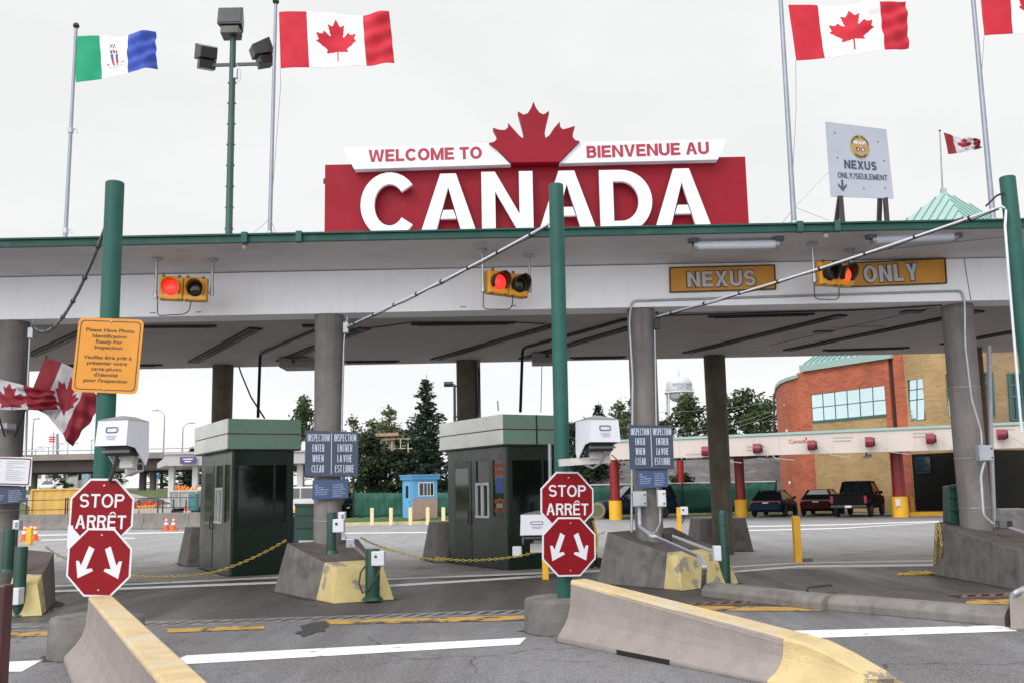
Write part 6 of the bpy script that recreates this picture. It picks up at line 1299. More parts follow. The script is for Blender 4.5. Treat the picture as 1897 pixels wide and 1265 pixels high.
for px, lab in ((690, "cream post nearest the black car"), (725, "second cream post from the black car"), (761, "cream post just beside the kiosk door"), (793, "cream post before the kiosk's tan panel"), (822, "cream post between kiosk and stickered booth")):
    c = gz(px, 972); o = MB().box(c.x-.09, c.x+.09, c.y-.22, c.y-.04, 0, .88).build("cream_post", CREAM, bevel=.02); tag(o, lab, "post", "cream posts before the blue kiosk")
a, b = gz(1225, 951), gz(1410, 951); structure(MB().box(a.x, b.x, a.y, a.y+.3, 0, .22).build("yellow_kerb", BYEL))
for px, y, lab in ((1239, 951, "yellow post beside the wide grey electrical boxes"), (1276, 950, "yellow post before the green screen, after the second red column"), (1306, 950, "yellow post just before the rear concrete column"), (1692, 950, "yellow post in the shade under the cream canopy"), (1757, 948, "yellow post by the dark green gate panel"), (1868, 938, "yellow post in the shade at the picture's edge")):
    c = gz(px, y); o = MB().cyl(c, c+V((0, 0, .92)), .085, n=12).build("yellow_post", BYEL, bevel=.01); tag(o, lab, "post", "yellow posts by the inspection canopy")
a, b = gz(1690, 956), gz(1760, 952); structure(MB().box(a.x, b.x, a.y+.3, a.y+.6, 0, .2).build("yellow_kerb", BYEL))
a, b = gz(1872, 946), gz(1960, 942); structure(MB().box(a.x, b.x, a.y+.3, a.y+.6, 0, .22).build("yellow_kerb", BYEL))
# ---- blue kiosk
KB = M("kiosk_blue", (.10, .33, .58), .45, .07, 2); KBD = M("kiosk_trim", (.07, .25, .46), .45, .05)
c = gz(765, 970); t = thing("kiosk", "small bright blue kiosk with a tan lower panel under the spruce tree", "kiosk", c+V((0, 0, .14)), R(30)); w, d, H = 1.42, 1.35, 2.36
def kb(x0, x1, y0, y1, z0, z1, mat, name, par=t): m = MB(); m.box(x0, x1, y0, y1, z0, z1); return m.build(name, mat, par, True)
kb(0, w, 0, .06, 0, 1.16, M("kiosk_tan", (.34, .24, .19), .8, .15, 6), "lower_panel"); kb(0, w, 0, .06, 1.161, H-.2, KB, "front_wall"); kb(-.0, .06, .061, d, 0, H-.2, KB, "side_wall"); kb(w-.06, w, .061, d, 0, H-.2, KB, "far_wall"); kb(.061, w-.061, d-.06, d, 0, H-.2, KB, "back_wall")
kb(-.10, w+.10, -.10, d+.1, H-.2, H, KBD, "roof"); kb(-.14, w+.14, -.14, d+.14, H+.001, H+.06, KB, "roof_cap")
o = kb(.32, 1.22, -.03, -.001, 1.28, 2.02, M("alu_white", (.62, .65, .66), .35), "window")
for x0, x1 in ((.37, .60), (.64, .80), (.84, .98), (1.02, 1.17)): kb(x0, x1, -.034, -.031, 1.33, 1.97, GLASSD, "pane", o)
o = kb(-.03, -.001, .28, 1.10, .04, 2.06, M("kiosk_door", (.13, .38, .64), .4, .05), "door"); kb(-.034, -.031, .50, .86, 1.2, 1.85, GLASSD, "door_pane", o); kb(-.06, -.031, .36, .42, .98, 1.04, BLACK, "handle", o)
p = gz(806, 968); t = thing("bench", "small dark bench beside the blue kiosk", "bench", p); m = MB(); m.box(p.x-.5, p.x+.5, p.y-.2, p.y+.2, .52, .58); m.build("seat", BLACK, t)
for sx in (-.4, .4): MB().box(p.x+sx-.03, p.x+sx+.03, p.y-.15, p.y+.15, 0, .519).build("leg", BLACK, t)
# lamp by the rear column
b = gy(844, 960, 52); b.z = 0; tp = gy(842, 714, 52); t = thing("street_lamp", "dark lamp post with a drum head just before the spruce", "street lamp", b); MB().cyl(b, tp, .09, .07, 12).build("pole", M("lamp_navy", (.012, .014, .022), .4), t)
m = MB(); h = gy(831, 711, 52); m.cyl(h+V((-.24, 0, -.15)), h+V((.24, 0, -.15)), .16, n=14); m.v = [V((p.x, p.y, h.z+(p.z-h.z+.15)*.9)) for p in m.v]; m.build("lamp_head", M("lamp_navy", (.012, .014, .022), .4), t); MB().bar(h+V((.2, 0, .03)), tp+V((.18, 0, -.08)), .07, .07).build("arm", M("lamp_navy", (.012, .014, .022), .4), t)
# hillside behind the fence
HG = M("hill_gravel", (.10, .094, .098), .95, .3, 1.2, bump=.9, bscale=4, col2=(.17, .155, .14), t=(.55, .66), s2=.9)
m = MB(); rnd = random.Random(5); G = []
for j in range(8):
    for i in range(33): x = 2+i*1.25; y = 66+j*2.2; z = .2+3.6*min(1, j/6)+rnd.uniform(-.12, .16); G.append(V((x, y, z if j < 7 else 3.6)))
m.add(G, [[j*33+i, j*33+i+1, (j+1)*33+i+1, (j+1)*33+i] for j in range(7) for i in range(32)]); structure(m.build("hillside", HG))
# ================================================================== water tower
wy_ = 350.; c = gy(1262, 800, wy_); WT = M("tower_white", (.50, .515, .54), .5, .06, .2); g = hgt(c.x, wy_); zz = lambda py: gy(1262, py, wy_).z; rT = 24/FPX*wy_
t = thing("water_tower", "white legged water tower with faint lettering beyond the trees", "water tower", V((c.x, wy_, g)))
pr = [(.02, 697), (.45, 698), (.80, 702), (.97, 708), (1., 712), (1., 718), (1., 724), (.98, 728), (.85, 736), (.55, 742), (.15, 744), (.02, 744)]
m = MB(); m.loft([[V((c.x+rT*r_*math.cos(k*.19635), wy_+rT*r_*math.sin(k*.19635), zz(py))) for k in range(32)] for r_, py in pr]); m.build("tank", WT, t)
m = MB(); m.cyl(V((c.x, wy_, zz(697))), V((c.x, wy_, zz(690))), .5, .3, 8); m.tube([V((c.x+.3*math.cos(k), wy_, zz(690)+.6*math.sin(k)+.6)) for k in range(7)], .08, 4); m.build("vent", WT, t)
m = MB(); z0 = zz(727); m.tube([V((c.x+rT*1.1*math.cos(k*.2618), wy_+rT*1.1*math.sin(k*.2618), z0)) for k in range(24)], .35, 5, closed=True); m.tube([V((c.x+rT*1.1*math.cos(k*.2618), wy_+rT*1.1*math.sin(k*.2618), z0+1)) for k in range(24)], .08, 4, closed=True); m.build("walkway", WT, t)
for k in range(6): a = k*1.047+.5; q = V((math.cos(a), math.sin(a), 0)); MB().cyl(V((c.x, wy_, z0))+q*rT*1.02, V((c.x, wy_, g))+q*rT*1.45, .35, n=8).build("leg", WT, t)
MB().cyl(V((c.x, wy_, z0-2)), V((c.x, wy_, g)), .95, n=10).build("riser", WT, t)
m = MB()
for fz in (.72, .42, .14): z = g+(z0-g)*fz; rr_ = rT*(1.02+.43*(1-fz)); m.tube([V((c.x+rr_*math.cos(k*1.047+.5), wy_+rr_*math.sin(k*1.047+.5), z)) for k in range(6)], .12, 4, closed=True)
m.build("brace", WT, t)
m = MB()
for s, py, w in (("REGIONAL NIAGARA", 715.5, 8.2), ("FORT ERIE", 721.5, 5.)):
    bend = lambda x, y, py=py: V((c.x+(rT+.06)*math.sin(x/rT+.22), wy_-(rT+.06)*math.cos(x/rT+.22), zz(py)+y))
    font_text(m, s, None, w, .85, bend=bend, offset=.02)
m.build("lettering", M("tower_text", (.25, .26, .29), .6), t)
# ================================================================== trees
def leafmat(name, c): return M(name, c, .75, .45, .9, col2=tuple(x*1.9 for x in c), t=(.50, .66), s2=1.6, spec=.3)
LDK = leafmat("leaf_dark", (.016, .030, .012)); LMD = leafmat("leaf_mid", (.034, .054, .018)); LPL = leafmat("leaf_pale", (.070, .085, .040)); SPR = leafmat("spruce_needles", (.014, .030, .018)); BARK = M("bark", (.045, .034, .027), .9, .3, 6)
def tuft(m, c, s, rnd, flat=.6):
    a = V((rnd.gauss(0, 1), rnd.gauss(0, 1), rnd.gauss(0, flat))).normalized(); b = a.orthogonal().normalized(); b = (b*math.cos(1.0)+a.cross(b)*math.sin(rnd.uniform(0, 6.28))).normalized(); m.add([c-a*s, c+b*s*.45, c+a*s, c-b*s*.45], [[0, 1, 2, 3]])
def broadleaf(seed, h, w, mat, lf=.22, n=44, per=52, z0=.18, shape=1.):
    rnd = random.Random(seed); m = MB(); tr = MB(); tr.tube([(0, 0, 0), (.05*w*rnd.uniform(-1, 1), 0, h*.3), (.08*w*rnd.uniform(-1, 1), 0, h*.62), (0, 0, h*.9)], [h*.022, h*.017, h*.010, .01], 8); cl = []
    for i in range(n):
        v = rnd.random(); z = z0+(1-z0)*v; prof = math.sin(math.pi*min(1, (z-z0)/(1-z0)*.82+.18))**.7*shape; a = rnd.uniform(0, 6.283); r_ = w/2*prof*rnd.uniform(.25, 1.0); cl.append((V((r_*math.cos(a), r_*math.sin(a), h*z*.96)), w*rnd.uniform(.09, .17)))
    for c, s in cl:
        b0 = V((0, 0, max(h*.2, c.z-h*.16))); tr.tube([b0, b0+(c-b0)*.55+V((0, 0, .1)), c], [h*.006, h*.004, .008], 5, caps=False)
        for k in range(per):
            d = V((rnd.gauss(0, 1), rnd.gauss(0, 1), rnd.gauss(0, .75))); d = d.normalized()*s*rnd.uniform(.3, 1.15); tuft(m, c+d, lf*rnd.uniform(.6, 1.3), rnd)
    return m, tr
def spruce(seed, h, w, lf=.16, lv=34, dens=1.):
    rnd = random.Random(seed); m = MB(); tr = MB(); tr.tube([(0, 0, 0), (0, 0, h*.5), (.02, 0, h)], [h*.017, h*.009, .012], 7)
    for i in range(lv):
        f = i/lv; z = h*(.07+.91*f); R_ = w/2*(1-f)**.80*rnd.uniform(.78, 1.12)+.10; nb = int(7+4*(1-f))
        for j in range(nb):
            a = rnd.uniform(0, 6.283); L = R_*rnd.uniform(.55, 1.12); tip = V((L*math.cos(a), L*math.sin(a), z+L*.10-L*.22*(1-f))); o = V((0, 0, z+.05*L)); tr.tube([o, (o+tip)/2+V((0, 0, -.06*L)), tip], [.025, .016, .006], 4, caps=False); K = int((5+L*15)*dens)
            for k in range(K):
                q = rnd.uniform(.12, 1.03); c = o+(tip-o)*q+V((0, 0, -.06*L*math.sin(math.pi*q))); sp_ = .10+.20*L*(1-q*.75); c = c+V((rnd.gauss(0, sp_*.45), rnd.gauss(0, sp_*.45), rnd.gauss(-.06, .075))); tuft(m, c, lf*rnd.uniform(.6, 1.25), rnd, .35)
    return m, tr
def plant(maker, loc, label, mat, name, group, rz=0.):
    m, tr = maker; t = thing(name, label, "tree", loc, rz, group); tr.build("trunk", BARK, t, True); m.build("crown", mat, t, True); return t
def ground_at(px, Y): p = gy(px, 900, Y); return V((p.x, Y, hgt(p.x, Y)))
b = ground_at(791, 61); hS = gy(791, 692, 61).z-b.z
plant(spruce(3, hS, 5.2), b, "tall dark spruce standing behind the blue kiosk", SPR, "spruce_tree", "trees behind the booths")
b = ground_at(856, 63); plant(spruce(8, gy(852, 752, 63).z-b.z, 4.2, lv=26), b, "shorter spruce partly hidden by the stickered booth", SPR, "spruce_tree", "trees behind the booths")
b = ground_at(1113, 74); plant(spruce(12, gy(1113, 741, 74).z-b.z, 4.6, lv=26), b, "spruce behind the central camera housing", SPR, "spruce_tree", "trees behind the booths")
b = ground_at(1072, 72); plant(broadleaf(31, gy(1072, 775, 72).z-b.z, 4.5, LDK, .2), b, "dark broad tree beside the central green post", LDK, "broadleaf_tree", "trees behind the booths")
b = ground_at(684, 61.5); plant(broadleaf(21, gy(690, 806, 61).z-b.z, 4.0, LDK, .17, 60, 60, .10, 1.05), b, "dense dark tree between the middle column and the kiosk", LDK, "broadleaf_tree", "trees behind the booths")
b = ground_at(737, 61.5); plant(broadleaf(23, gy(730, 832, 61).z-b.z, 3.4, LDK, .17, 50, 60, .12, 1.05), b, "lower dark tree just left of the spruce", LDK, "broadleaf_tree", "trees behind the booths")
b = ground_at(1275, 66.5); plant(broadleaf(27, 2.5, 3.2, LDK, .15, 30, 50, .12), b+V((-.4, 0, 0)), "low dark shrub like tree between red columns", LDK, "broadleaf_tree", "trees behind the booths")
protoA = plant(broadleaf(41, 9.6, 7.2, LMD, .30, 60, 50), ground_at(1282, 112), "round green tree below the water tower", LMD, "broadleaf_tree", "trees on the skyline")
protoB = plant(broadleaf(47, 10.2, 5.4, LMD, .28, 46, 42, .12), ground_at(1342, 114), "tall narrow tree just beyond the rear concrete column", LMD, "broadleaf_tree", "trees on the skyline")
protoC = plant(broadleaf(53, 9.4, 6.8, LPL, .30, 40, 40, .14), ground_at(722, 118), "pale green tree rising over the scaffolding", LPL, "broadleaf_tree", "trees on the skyline")
for pr_, px, Y, sc_, lab in ((protoA, 1392, 112, (1.05, 1, 1.05), "wide tree between the rear column and the brick building"), (protoB, 1432, 118, (1, 1, .92), "narrow tree touching the curved brick wall"), (protoA, 1232, 116, (.62, .7, .72), "small tree right of the long conduit column"), (protoB, 1178, 110, (1, 1, .9), "tree glimpsed behind the long conduit column"),
                             (protoC, 1150, 104, (.9, .9, .9), "pale tree beside the white camera housing"), (protoC, 655, 121, (.8, .8, .9), "pale tree just right of the middle column"), (protoA, 562, 92, (.55, .6, .88), "green tree beside the plain booth fascia"), (protoC, 690, 126, (1.05, 1, .9), "paler tree behind the dense dark tree"), (protoA, 1050, 116, (.8, .8, .7), "green tree low behind the central post"), (protoA, 760, 120, (1, 1, .66), "green tree beyond the spruce"),
                             (protoA, 400, 190, (1.3, 1, .78), "green tree far beyond the plain booth"), (protoB, 300, 185, (1.6, 1, .5), "low green tree beyond the overpass piers"), (protoA, 205, 178, (1.1, 1, .52), "low green tree beyond the overpass, by the blue road sign"), (protoB, 120, 190, (1.6, 1, .62), "green tree beyond the overpass at the embankment"), (protoA, 600, 150, (1.2, 1, .8), "green tree behind the middle column")):
    dup(pr_, ground_at(px, Y), lab, random.uniform(0, 6), sc_)
b = gy(356, 848, 130); b.z = hgt(b.x, 130); plant(spruce(15, gy(356, 824, 130).z-b.z, 4.5, .25, 22, .6), b, "lone small spruce top above the far toll roof", SPR, "spruce_tree", "trees on the skyline")
# scaffolding in the trees
t = thing("scaffold_tower", "pale scaffolding and timber rising among the trees", "scaffolding", ground_at(720, 96)); SCF = M("scaffold_pale", (.50, .44, .38), .7, .1, 3); m = MB()
for px in (706, 716, 726, 742, 756): q = gy(px, 806 if px < 730 else 812, 96); m.bar(V((q.x, 96, 2.2)), V((q.x, 96, q.z)), .09, .09)
for py in (812, 830, 846, 862): a, b = gy(730 if py > 815 else 702, py, 96), gy(768, py, 96); m.bar(a, b, .07, .07)
m.build("poles", SCF, t); m = MB(); a, b = gy(695, 806, 96), gy(738, 804, 96); m.bar(a, b, 1.2, .3); a, b = gy(704, 815, 96), gy(732, 813, 96); m.bar(a, b, .6, .12); m.build("deck", M("timber", (.36, .24, .16), .8, .2, 4), t)
m = MB(); a, b = gy(706, 835, 96.4), gy(730, 808, 96.4); m.box(a.x, b.x, 96.3, 96.8, a.z, b.z); m.build("column_form", M("form_grey", (.30, .25, .23), .8, .2, 3), t)
# power line by the brick building
for a, b in (((1222, 806), (1440, 756)), ((1222, 815), (1440, 764)), ((1130, 760), (1440, 742))):
    A, B = gy(*a, 95), gy(*b, 95); tag(MB().tube([A+(B-A)*f+V((0, 0, -.5*4*f*(1-f))) for f in [i/8 for i in range(9)]], .022, 4).build("power_line", M("wire_grey", (.25, .25, .26), .5)), "thin overhead wire strung before the trees by the brick building", "wire", "overhead wires by the brick building")
b = ground_at(1434, 95); tp = gy(1434, 728, 95); t = thing("utility_pole", "thin utility pole hard against the curved brick wall", "pole", b); MB().cyl(b, tp, .14, .10, 8).build("pole", BARK, t)
for dz in (.3, .9, 1.5): MB().bar(tp+V((-.5, 0, -dz)), tp+V((.3, 0, -dz)), .12, .12).build("crossarm", BARK, t)

# ================================================================== far left: barrier wall, works, overpass
def wallseg(a, b, lab):
    a, b = V(a), V(b); d = (b-a).normalized(); L = (b-a).length; n = V((-d.y, d.x, 0)); c0 = a+n*.3
    tag(MB().loft([jsec(c0+d*s, d, .60, .20, .84) for s in (0.012, L*.5, L-.012)], smooth=False).build("barrier_section", CONC), lab, "barrier", "concrete barrier sections across the far lanes")
wp = [gz(x, 981.5-(x-40)*.006) for x in (-20, 78, 168, 261, 345, 420)]
for (a, b), lab in zip(zip(wp, wp[1:]), ("barrier section behind the flag column", "barrier section before the yellow container", "barrier section hidden behind the STOP octagon", "barrier section with two orange cones before it", "barrier section running behind the plain booth")): wallseg(a, b, lab)
ORN = M("cone_orange", (.80, .10, .015), .5, .08, 6)
def cone(p, h, lab):
    t = thing("traffic_cone", lab, "cone", p, 0, "orange traffic cones"); MB().box(p.x-.19, p.x+.19, p.y-.19, p.y+.19, 0, .035).build("base", ORN, t, bevel=.01)
    L = [(.145, .036), (.035, h)]; m = MB(); m.loft([[V((p.x+r_*math.cos(k*.524), p.y+r_*math.sin(k*.524), z)) for k in range(12)] for r_, z in L]); m.build("body", ORN, t)
    for z0, z1 in ((.42, .62), (.74, .86)):
        f = lambda z: .145+(.035-.145)*(z*h-.036)/(h-.036)+.004; m = MB(); m.cyl(V((p.x, p.y, z0*h)), V((p.x, p.y, z1*h)), f(z0), f(z1), 12); m.build("reflective_band", WHITES, t)
for px, y, lab in ((308, 982, "orange cone before the barrier, nearer the STOP octagon"), (321, 982, "orange cone before the barrier, nearer the plain booth"), (45, 1001, "orange cone closest to the flag column"), (57, 1000, "middle orange cone of the three by the flag column"), (64, 1001, "orange cone farthest from the flag column in its trio")): cone(gz(px, y), .66, lab)
c = gz(54, 1008); tag(MB().box(c.x-.1, c.x+.1, c.y-.1, c.y+.1, 0, .62).build("amber_post", BYEL, bevel=.01), "short amber post behind the flag column's island", "post")
# yellow container with ribs
a = gy(57, 955, 61); b = gy(185, 955, 61); zt_ = gy(57, 905, 61).z; t = thing("container", "ribbed yellow shipping container behind the barrier wall", "container", V((a.x, 61, .1))); YC = M("container_yellow", (.62, .38, .09), .6, .1, 1.5, streak=.3); m = MB(); n_ = int((b.x-a.x)/.28); vs = []
for i in range(n_+1):
    x = a.x+(b.x-a.x)*i/n_; y = 61+(.05 if i % 2 else 0)
    vs += [V((x, y, .12)), V((x, y, zt_-.1))]
m.add(vs, [[2*i, 2*i+2, 2*i+3, 2*i+1] for i in range(n_)]); m.box(a.x, b.x, 61.08, 63.4, .1, zt_-.06); m.build("ribbed_body", YC, t); m = MB(); m.box(a.x-.05, b.x+.05, 60.94, 61.07, zt_-.1, zt_); m.box(a.x-.06, a.x+.06, 60.93, 61.07, .08, zt_-.11); m.build("frame", YC, t)
# works fence
t = thing("works_fence", "thin black rail fence in front of the yellow container and works", "fence", gz(40, 972)); m = MB(); a, b = gy(38, 930, 57), gy(362, 930, 57)
for z in (gy(120, 925, 57).z, gy(120, 943, 57).z): m.bar(V((a.x, 57, z)), V((b.x, 57, z)), .04, .04)
m.build("rail", BLACK, t)
for px in (50, 122, 126, 196, 258, 293, 302, 322, 345): q = gy(px, 924 if px > 130 else 921, 57); MB().bar(V((q.x, 57, 0)), V((q.x, 57, q.z)), .06, .06).build("fence_post", BLACK, t)
def mound(px, py, Y, w, h, mat, name, lab, cat):
    c = gy(px, py, Y); rnd = random.Random(px); m = MB(); K = 14; vs = []
    for j in range(6):
        for k in range(K): f = j/5; r_ = w/2*(1-f*.92); vs.append(V((c.x+r_*math.cos(k*6.283/K)*rnd.uniform(.85, 1.1), c.y+r_*.6*math.sin(k*6.283/K), c.z+h*(1-(1-f)**1.6)+rnd.uniform(-.06, .06)*h)))
    m.add(vs, [[j*K+k, j*K+(k+1) % K, (j+1)*K+(k+1) % K, (j+1)*K+k] for j in range(5) for k in range(K)]); m.face(vs[-K:]); return tag(m.build(name, mat), lab, cat)
c = gy(271, 938, 60); rnd = random.Random(9); m = MB()
for i in range(260):
    u, v = rnd.uniform(0, 6.283), rnd.random()**.5; p = c+V((.85*v*math.cos(u), .4*v*math.sin(u), rnd.uniform(0, .42)*(1-v*.8))); tuft(m, p, .11, rnd)
tag(m.build("orange_netting", M("net_orange", (.70, .09, .03), .8, .35, 7)), "crumpled heap of orange safety netting beside the STOP octagon", "netting")
mound(276, 934, 66, 3.0, .45, M("gravel_dark", (.07, .07, .075), .9, .3, 3), "gravel_pile", "dark gravel pile behind the orange netting", "pile")
m = MB(); a = gy(255, 946, 56); 
for k in range(5): m.bar(a+V((.18*k, 0, -.1)), a+V((.12+.18*k, 0, .28)), .04, .05)
m.bar(a+V((-.05, 0, .27)), a+V((1., 0, .27)), .05, .06); tag(m.build("yellow_barricade", M("barricade_yellow", (.6, .38, .07), .6)), "small yellow slatted barricade beside the STOP octagon", "barricade")
c = gy(347, 946, 60); c.z = .2; t = thing("traffic_barrel", "orange striped traffic barrel by the dump truck", "barrel", c); MB().cyl(c, c+V((0, 0, .75)), .22, .18, 14).build("body", ORN, t)
for z in (.2, .5): MB().cyl(c+V((0, 0, z)), c+V((0, 0, z+.1)), .215, .21, 14).build("band", WHITES, t)
c = gy(357, 945, 58); tag(MB().box(c.x-.25, c.x+.2, c.y, c.y+.5, c.z, c.z+1.0).build("teal_cabinet", M("teal_box", (.05, .19, .2), .5), bevel=.03), "small teal cabinet hard against the plain booth", "cabinet")
# overpass
OY = 96; OC = M("overpass_concrete", (.24, .21, .19), .8, .12, .5, streak=.4); t = thing("overpass", "long concrete road overpass on round piers beyond the works", "bridge", V((gy(270, 900, OY).x, OY, hgt(-40, OY)))); z1, z0, zm = gy(160, 840, OY).z, gy(160, 873, OY).z, gy(160, 851, OY).z
MB().box(-78, -24, OY, OY+9, z0, zm).build("girder", M("overpass_dark", (.055, .046, .042), .85, .2, .6), t); MB().box(-78, -24, OY-.6, OY+9.5, zm+.002, z1).build("parapet", OC, t)
for px, r_, mt in ((265, .36, CONCD), (284, .33, OC), (62, .4, OC)): q = gy(px, 880, OY+4); MB().cyl(V((q.x, OY+4, .5)), V((q.x, OY+4, z0)), r_, n=14).build("pier", mt, t)
m = MB(); m.tube([V((-78, OY-.5, z1+.35)), V((-24, OY-.5, z1+.35))], .06, 5); m.build("railing", GREYM, t)
def lamp(px, py, Y, zb, lab, arm=(-.9, .25), dbl=False):
    tp = gy(px, py, Y); b = V((tp.x, Y, zb)); t = thing("street_lamp", lab, "street lamp", b, 0, "street lamps along the overpass"); m = MB(); m.cyl(b, tp, .085, .05, 8); m.build("pole", STEEL, t); m = MB()
    for sx in ((1, -1) if dbl else (1,)):
        e = tp+V((arm[0]*.6*sx, 0, arm[1])); m.tube([tp, tp+V((arm[0]*.25*sx, 0, arm[1]*.8)), e], .035, 5)
    m.build("arm", STEEL, t)
    for sx in ((1, -1) if dbl else (1,)): e = tp+V((arm[0]*.6*sx, 0, arm[1])); m = MB(); m.box(e.x-.28, e.x+.28, Y-.15, Y+.15, e.z-.08, e.z+.08); m.build("lamp_head", GREYM, t, bevel=.03)
for px, py, lab, ar, db in ((62, 782, "street lamp on the overpass just right of the flag column", (.4, .4), 0), (305, 768, "tallest street lamp on the overpass, right of the camera housing", (-1.6, .5), 0), (339, 792, "street lamp on the overpass beside the plain booth", (1.4, .5), 0), (126, 822, "twin armed street lamp left of the green post", (-1.8, .1), 1), (90, 828, "small twin armed lamp behind the striped mast", (-2., .1), 1), (170, 815, "street lamp half behind the green post", (.2, .1), 0), (66, 832, "smallest twin armed lamp beside the flag column", (-1.3, .1), 1)):
    lamp(px, py, OY+3 if py < 800 else OY+40, z1 if py < 800 else 4, lab, ar, db)
b = gy(107, 838, OY); tp = gy(106, 803, OY); t = thing("signal_mast", "short dark mast on the overpass with red and white boards", "mast", V((b.x, OY, z1))); MB().cyl(V((b.x, OY, z1-.5)), tp, .14, n=8).build("pole", STEEL, t); a = gy(99, 838, OY); MB().cyl(V((a.x, OY, z1-.5)), gy(99, 800, OY), .06, n=6).build("mast_rod", M("mast_pale_red", (.5, .3, .28), .6), t)
for py in (809, 813, 817): q = gy(97, py, OY); MB().box(q.x-.3, q.x+.2, OY-.1, OY+.1, q.z-.07, q.z+.07).build("board", M("mast_red", (.5, .05, .05), .5), t)
MB().bar(gy(99, 810, OY), gy(106, 809, OY), .06, .06).build("crossarm", STEEL, t)
# far roads, embankment, signs
def band(name, pts, w, mat, dz):
    vs = []
    for i, (x, y) in enumerate(pts):
        a = pts[max(0, i-1)]; b = pts[min(len(pts)-1, i+1)]; d = V((b[0]-a[0], b[1]-a[1], 0)).normalized(); n = V((-d.y, d.x, 0))*w/2
        for s in (-1, 1): p = V((x, y, 0))+n*s; vs.append(V((p.x, p.y, hgt(p.x, p.y)+dz)))
    m = MB(); m.add(vs, [[2*i, 2*i+2, 2*i+3, 2*i+1] for i in range(len(pts)-1)]); return structure(m.build(name, mat))
PALE = M("pale_road", (.30, .295, .29), .8, .06, .3)
band("road_far", [(-22, 58), (-26, 66), (-31, 75), (-37, 84), (-44, 94), (-52, 106), (-62, 120), (-74, 138), (-90, 165), (-110, 200)], 9, PALE, .06)
band("road_far", [(-10, 62), (-22, 74), (-32, 80), (-44, 86), (-60, 92)], 5, PALE, .05)
m = MB(); G = []
for j in range(7):
    for i in range(10): x = -70+i*3.0; y = 68+j*4; z = hgt(x, y)+max(0, 3.2*(1-(x+70)/27))*min(1, j/2.); G.append(V((x, y, z+.03)))
m.add(G, [[j*10+i, j*10+i+1, (j+1)*10+i+1, (j+1)*10+i] for j in range(6) for i in range(9)]); structure(m.build("embankment", M("bank_dark", (.035, .036, .026), .9, .4, .6, col2=(.07, .10, .03), t=(.5, .6), s2=.25)))
def board(px0, py0, px1, py1, Y, mat, lab, legs=True, name="road_sign", lines=None):
    a, b = gy(px0, py1, Y), gy(px1, py0, Y); t = thing(name, lab, "sign", V((a.x, Y, hgt(a.x, Y)))); MB().box(a.x, b.x, Y, Y+.08, a.z, b.z).build("panel", mat, t)
    if legs:
        for x in (a.x+.2*(b.x-a.x), b.x-.2*(b.x-a.x)): MB().box(x-.06, x+.06, Y+.09, Y+.2, hgt(x, Y), b.z-.1).build("leg", GREYM, t)
    if lines:
        m = MB()
        for v, w in lines: zc = a.z+(b.z-a.z)*v; xc = (a.x+b.x)/2; m.box(xc-(b.x-a.x)*w/2, xc+(b.x-a.x)*w/2, Y-.012, Y-.002, zc-(b.z-a.z)*.08, zc+(b.z-a.z)*.08)
        m.build("print_lines", WHITES, t)
    return t
HB_ = M("highway_blue", (.03, .13, .36), .5)
board(276, 873, 295, 886, 120, HB_, "blue highway sign beyond the overpass piers", lines=((.7, .7), (.35, .5))); board(154, 878, 165, 886, 130, M("pale_blue_sign", (.2, .32, .45), .5), "small pale blue road sign under the overpass")
for px, w, h, Y, lab, cl in ((80, 9, 7, 230, "white far building between the flag column and the green post", (.7, .7, .7)), (140, 12, 6, 240, "pale far building under the overpass near the green post", (.62, .63, .66))):
    g = ground_at(px, Y); t = thing("far_building", lab, "building", g, 0, "pale buildings beyond the overpass"); MB().box(g.x-w/2, g.x+w/2, Y, Y+8, g.z-1, g.z+h).build("wall", M("far_white"+str(px), cl, .8), t); m = MB()
    for k in range(4): m.box(g.x-w/2+.8+k*w/4.4, g.x-w/2+1.9+k*w/4.4, Y-.06, Y-.01, g.z+h*.4, g.z+h*.7)
    m.build("windows", GLASSD, t); MB().box(g.x-w/2-.3, g.x+w/2+.3, Y-.4, Y+8.3, g.z+h+.002, g.z+h+.4).build("roof", M("far_roof", (.3, .3, .32), .8), t)
g = ground_at(92, 140); vehicle("white_car", "tiny white car driving under the overpass", "car", g+V((0, 0, .1)), R(200), M("paint_white", (.7, .7, .72), .25, coat=1.), 'sedan')
# far toll roof with purple board
FY = 72; t = thing("far_toll_roof", "grey toll roof with curved lip and purple board beyond the plain booth", "canopy", ground_at(320, FY)); GC = M("roof_pale_grey", (.42, .41, .42), .6, .06, .6); zt_, zb_ = gy(320, 841, FY).z, gy(320, 862, FY).z
a, b = gy(308, 850, FY), gy(576, 850, FY); MB().box(a.x, b.x, FY, FY+5, zb_, zt_).build("slab", GC, t); MB().box(a.x-.1, b.x+.1, FY-.15, FY+5.1, zt_+.002, zt_+.14).build("coping", GC, t)
m = MB(); pl = [(308, 842), (301, 850), (291, 858), (291, 867), (300, 864), (308, 861)]; m.prism([gy(x, y, FY) for x, y in pl], (0, 5, 0)); m.build("curved_lip", GC, t)
for px in (317, 361, 412, 470, 555): q = gy(px, 880, FY+1); MB().box(q.x-.2, q.x+.2, FY+1, FY+1.4, 0, zb_).build("column", M("column_pale", (.55, .54, .54), .6), t)
for px in (543, 563): q = gy(px, 840, FY+.3); MB().box(q.x-.16, q.x+.16, FY+.2, FY+.5, zt_+.142, zt_+.75).build("roof_lamp", WHITES, t)
board(333, 845, 363, 858, FY-.25, M("board_purple", (.085, .05, .20), .5), "purple board with white print on the far toll roof", False, "purple_board", lines=((.66, .62), (.3, .42)))
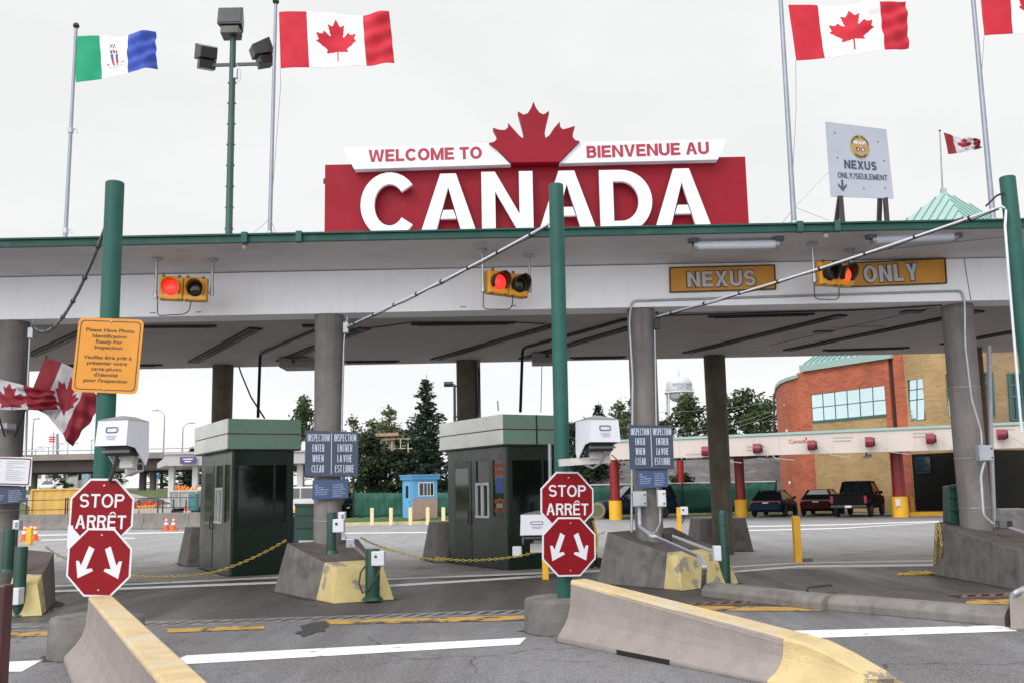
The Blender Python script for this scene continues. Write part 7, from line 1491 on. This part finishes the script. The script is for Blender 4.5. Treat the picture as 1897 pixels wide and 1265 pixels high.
# dump truck seen from behind, and other works vehicles
TG = M("truck_grey", (.36, .36, .37), .6, .15, 2.5, col2=(.22, .2, .19), t=(.55, .7), s2=2); c = gy(340, 940, 66); c.z = .15
t = thing("dump_truck", "grey dump truck with lowered tailgate seen from behind", "truck", c)
m = MB(); m.hexa([c+V(p) for p in ((-.80, 0, .80), (.85, 0, .80), (.85, 3.6, .80), (-.80, 3.6, .80))], [c+V(p) for p in ((-.95, -.1, 1.85), (.95, -.1, 1.85), (.95, 3.7, 1.95), (-.95, 3.7, 1.95))]); m.build("bed", TG, t, bevel=.04)
m = MB()
for x in (-.9, -.3, .3, .9): m.bar(c+V((x*.9, -.06, .82)), c+V((x, -.13, 1.85)), .08, .06)
m.bar(c+V((-.95, -.13, 1.85)), c+V((.95, -.13, 1.85)), .08, .1); m.build("tailgate", M("truck_grey_light", (.46, .46, .47), .6), t)
m = MB(); m.box(c.x-.9, c.x+.9, c.y+3.8, c.y+5.4, .8, 2.3); m.build("cab", M("truck_white", (.6, .6, .62), .4), t, bevel=.1)
for x in (-.68, .68):
    for y in (.5, 1.6, 4.6): m = MB(); m.cyl(c+V((x-.18, y, .30)), c+V((x+.18, y, .30)), .42, n=14); m.build("wheel", RUB, t)
MB().box(c.x-.5, c.x+.5, c.y-.02, c.y+.05, .50, .72).build("bumper", BLACK, t)
for px, py, lab in ((337, 882, "worker in an orange vest bending over the truck bed"), ): pass
m = MB()
rl = random.Random(4)
for i in range(16): x = rl.uniform(-.7, .7); m.bar(c+V((x, .5, 1.8+rl.uniform(0, .1))), c+V((x+rl.uniform(-.35, .35), .6, 2.05+rl.uniform(0, .25))), .09, .07)
tag(m.build("orange_load", M("load_orange", (.70, .22, .03), .7, .3, 5)), "orange and yellow load heaped in the dump truck's bed", "load")
c = gy(560, 935, 60); c.z = .1; t = thing("work_truck", "white works truck beside the green gate panel, with dark cab windows", "truck", c); m = MB(); m.box(c.x-1., c.x+1.0, c.y, c.y+2, .5, 1.35); m.box(c.x-.8, c.x+.9, c.y+.1, c.y+1.6, 1.351, 2.1); m.build("cab", M("truck_white", (.6, .6, .62), .4), t, bevel=.06); MB().box(c.x-.1, c.x+.75, c.y+.07, c.y+.098, 1.42, 2.0).build("window", GLASSD, t); MB().box(c.x-.75, c.x-.2, c.y+.07, c.y+.098, 1.42, 2.0).build("window", GLASSD, t)
MB().box(c.x-.6, c.x+.2, c.y-.25, c.y-.002, .55, .8).build("hitch", BYEL, t, bevel=.03)
for x in (-.7, .7): m = MB(); m.cyl(c+V((x-.15, .5, .42)), c+V((x+.15, .5, .42)), .42, n=14); m.build("wheel", RUB, t)

# trees across the road behind us, seen mirrored in the booth windows
for x, y, pr_, sc_, lab in ((34, -16, protoA, 1.0, "round tree mirrored in the plain booth's front window"), (42, -24, protoB, 1.1, "tall tree mirrored in the plain booth's front window"), (27, -8, protoB, .8, "slim tree mirrored in the plain booth's front window"), (50, -8, protoA, 1.05, "round tree mirrored in the stickered booth's front window"), (61, -15, protoB, 1.1, "tall tree mirrored in the stickered booth's front window"), (41, -3, protoA, .8, "small tree mirrored in the stickered booth's front window")):
    dup(pr_, V((x, y, 0)), lab, x*.7, sc_, "trees mirrored in the booth windows")
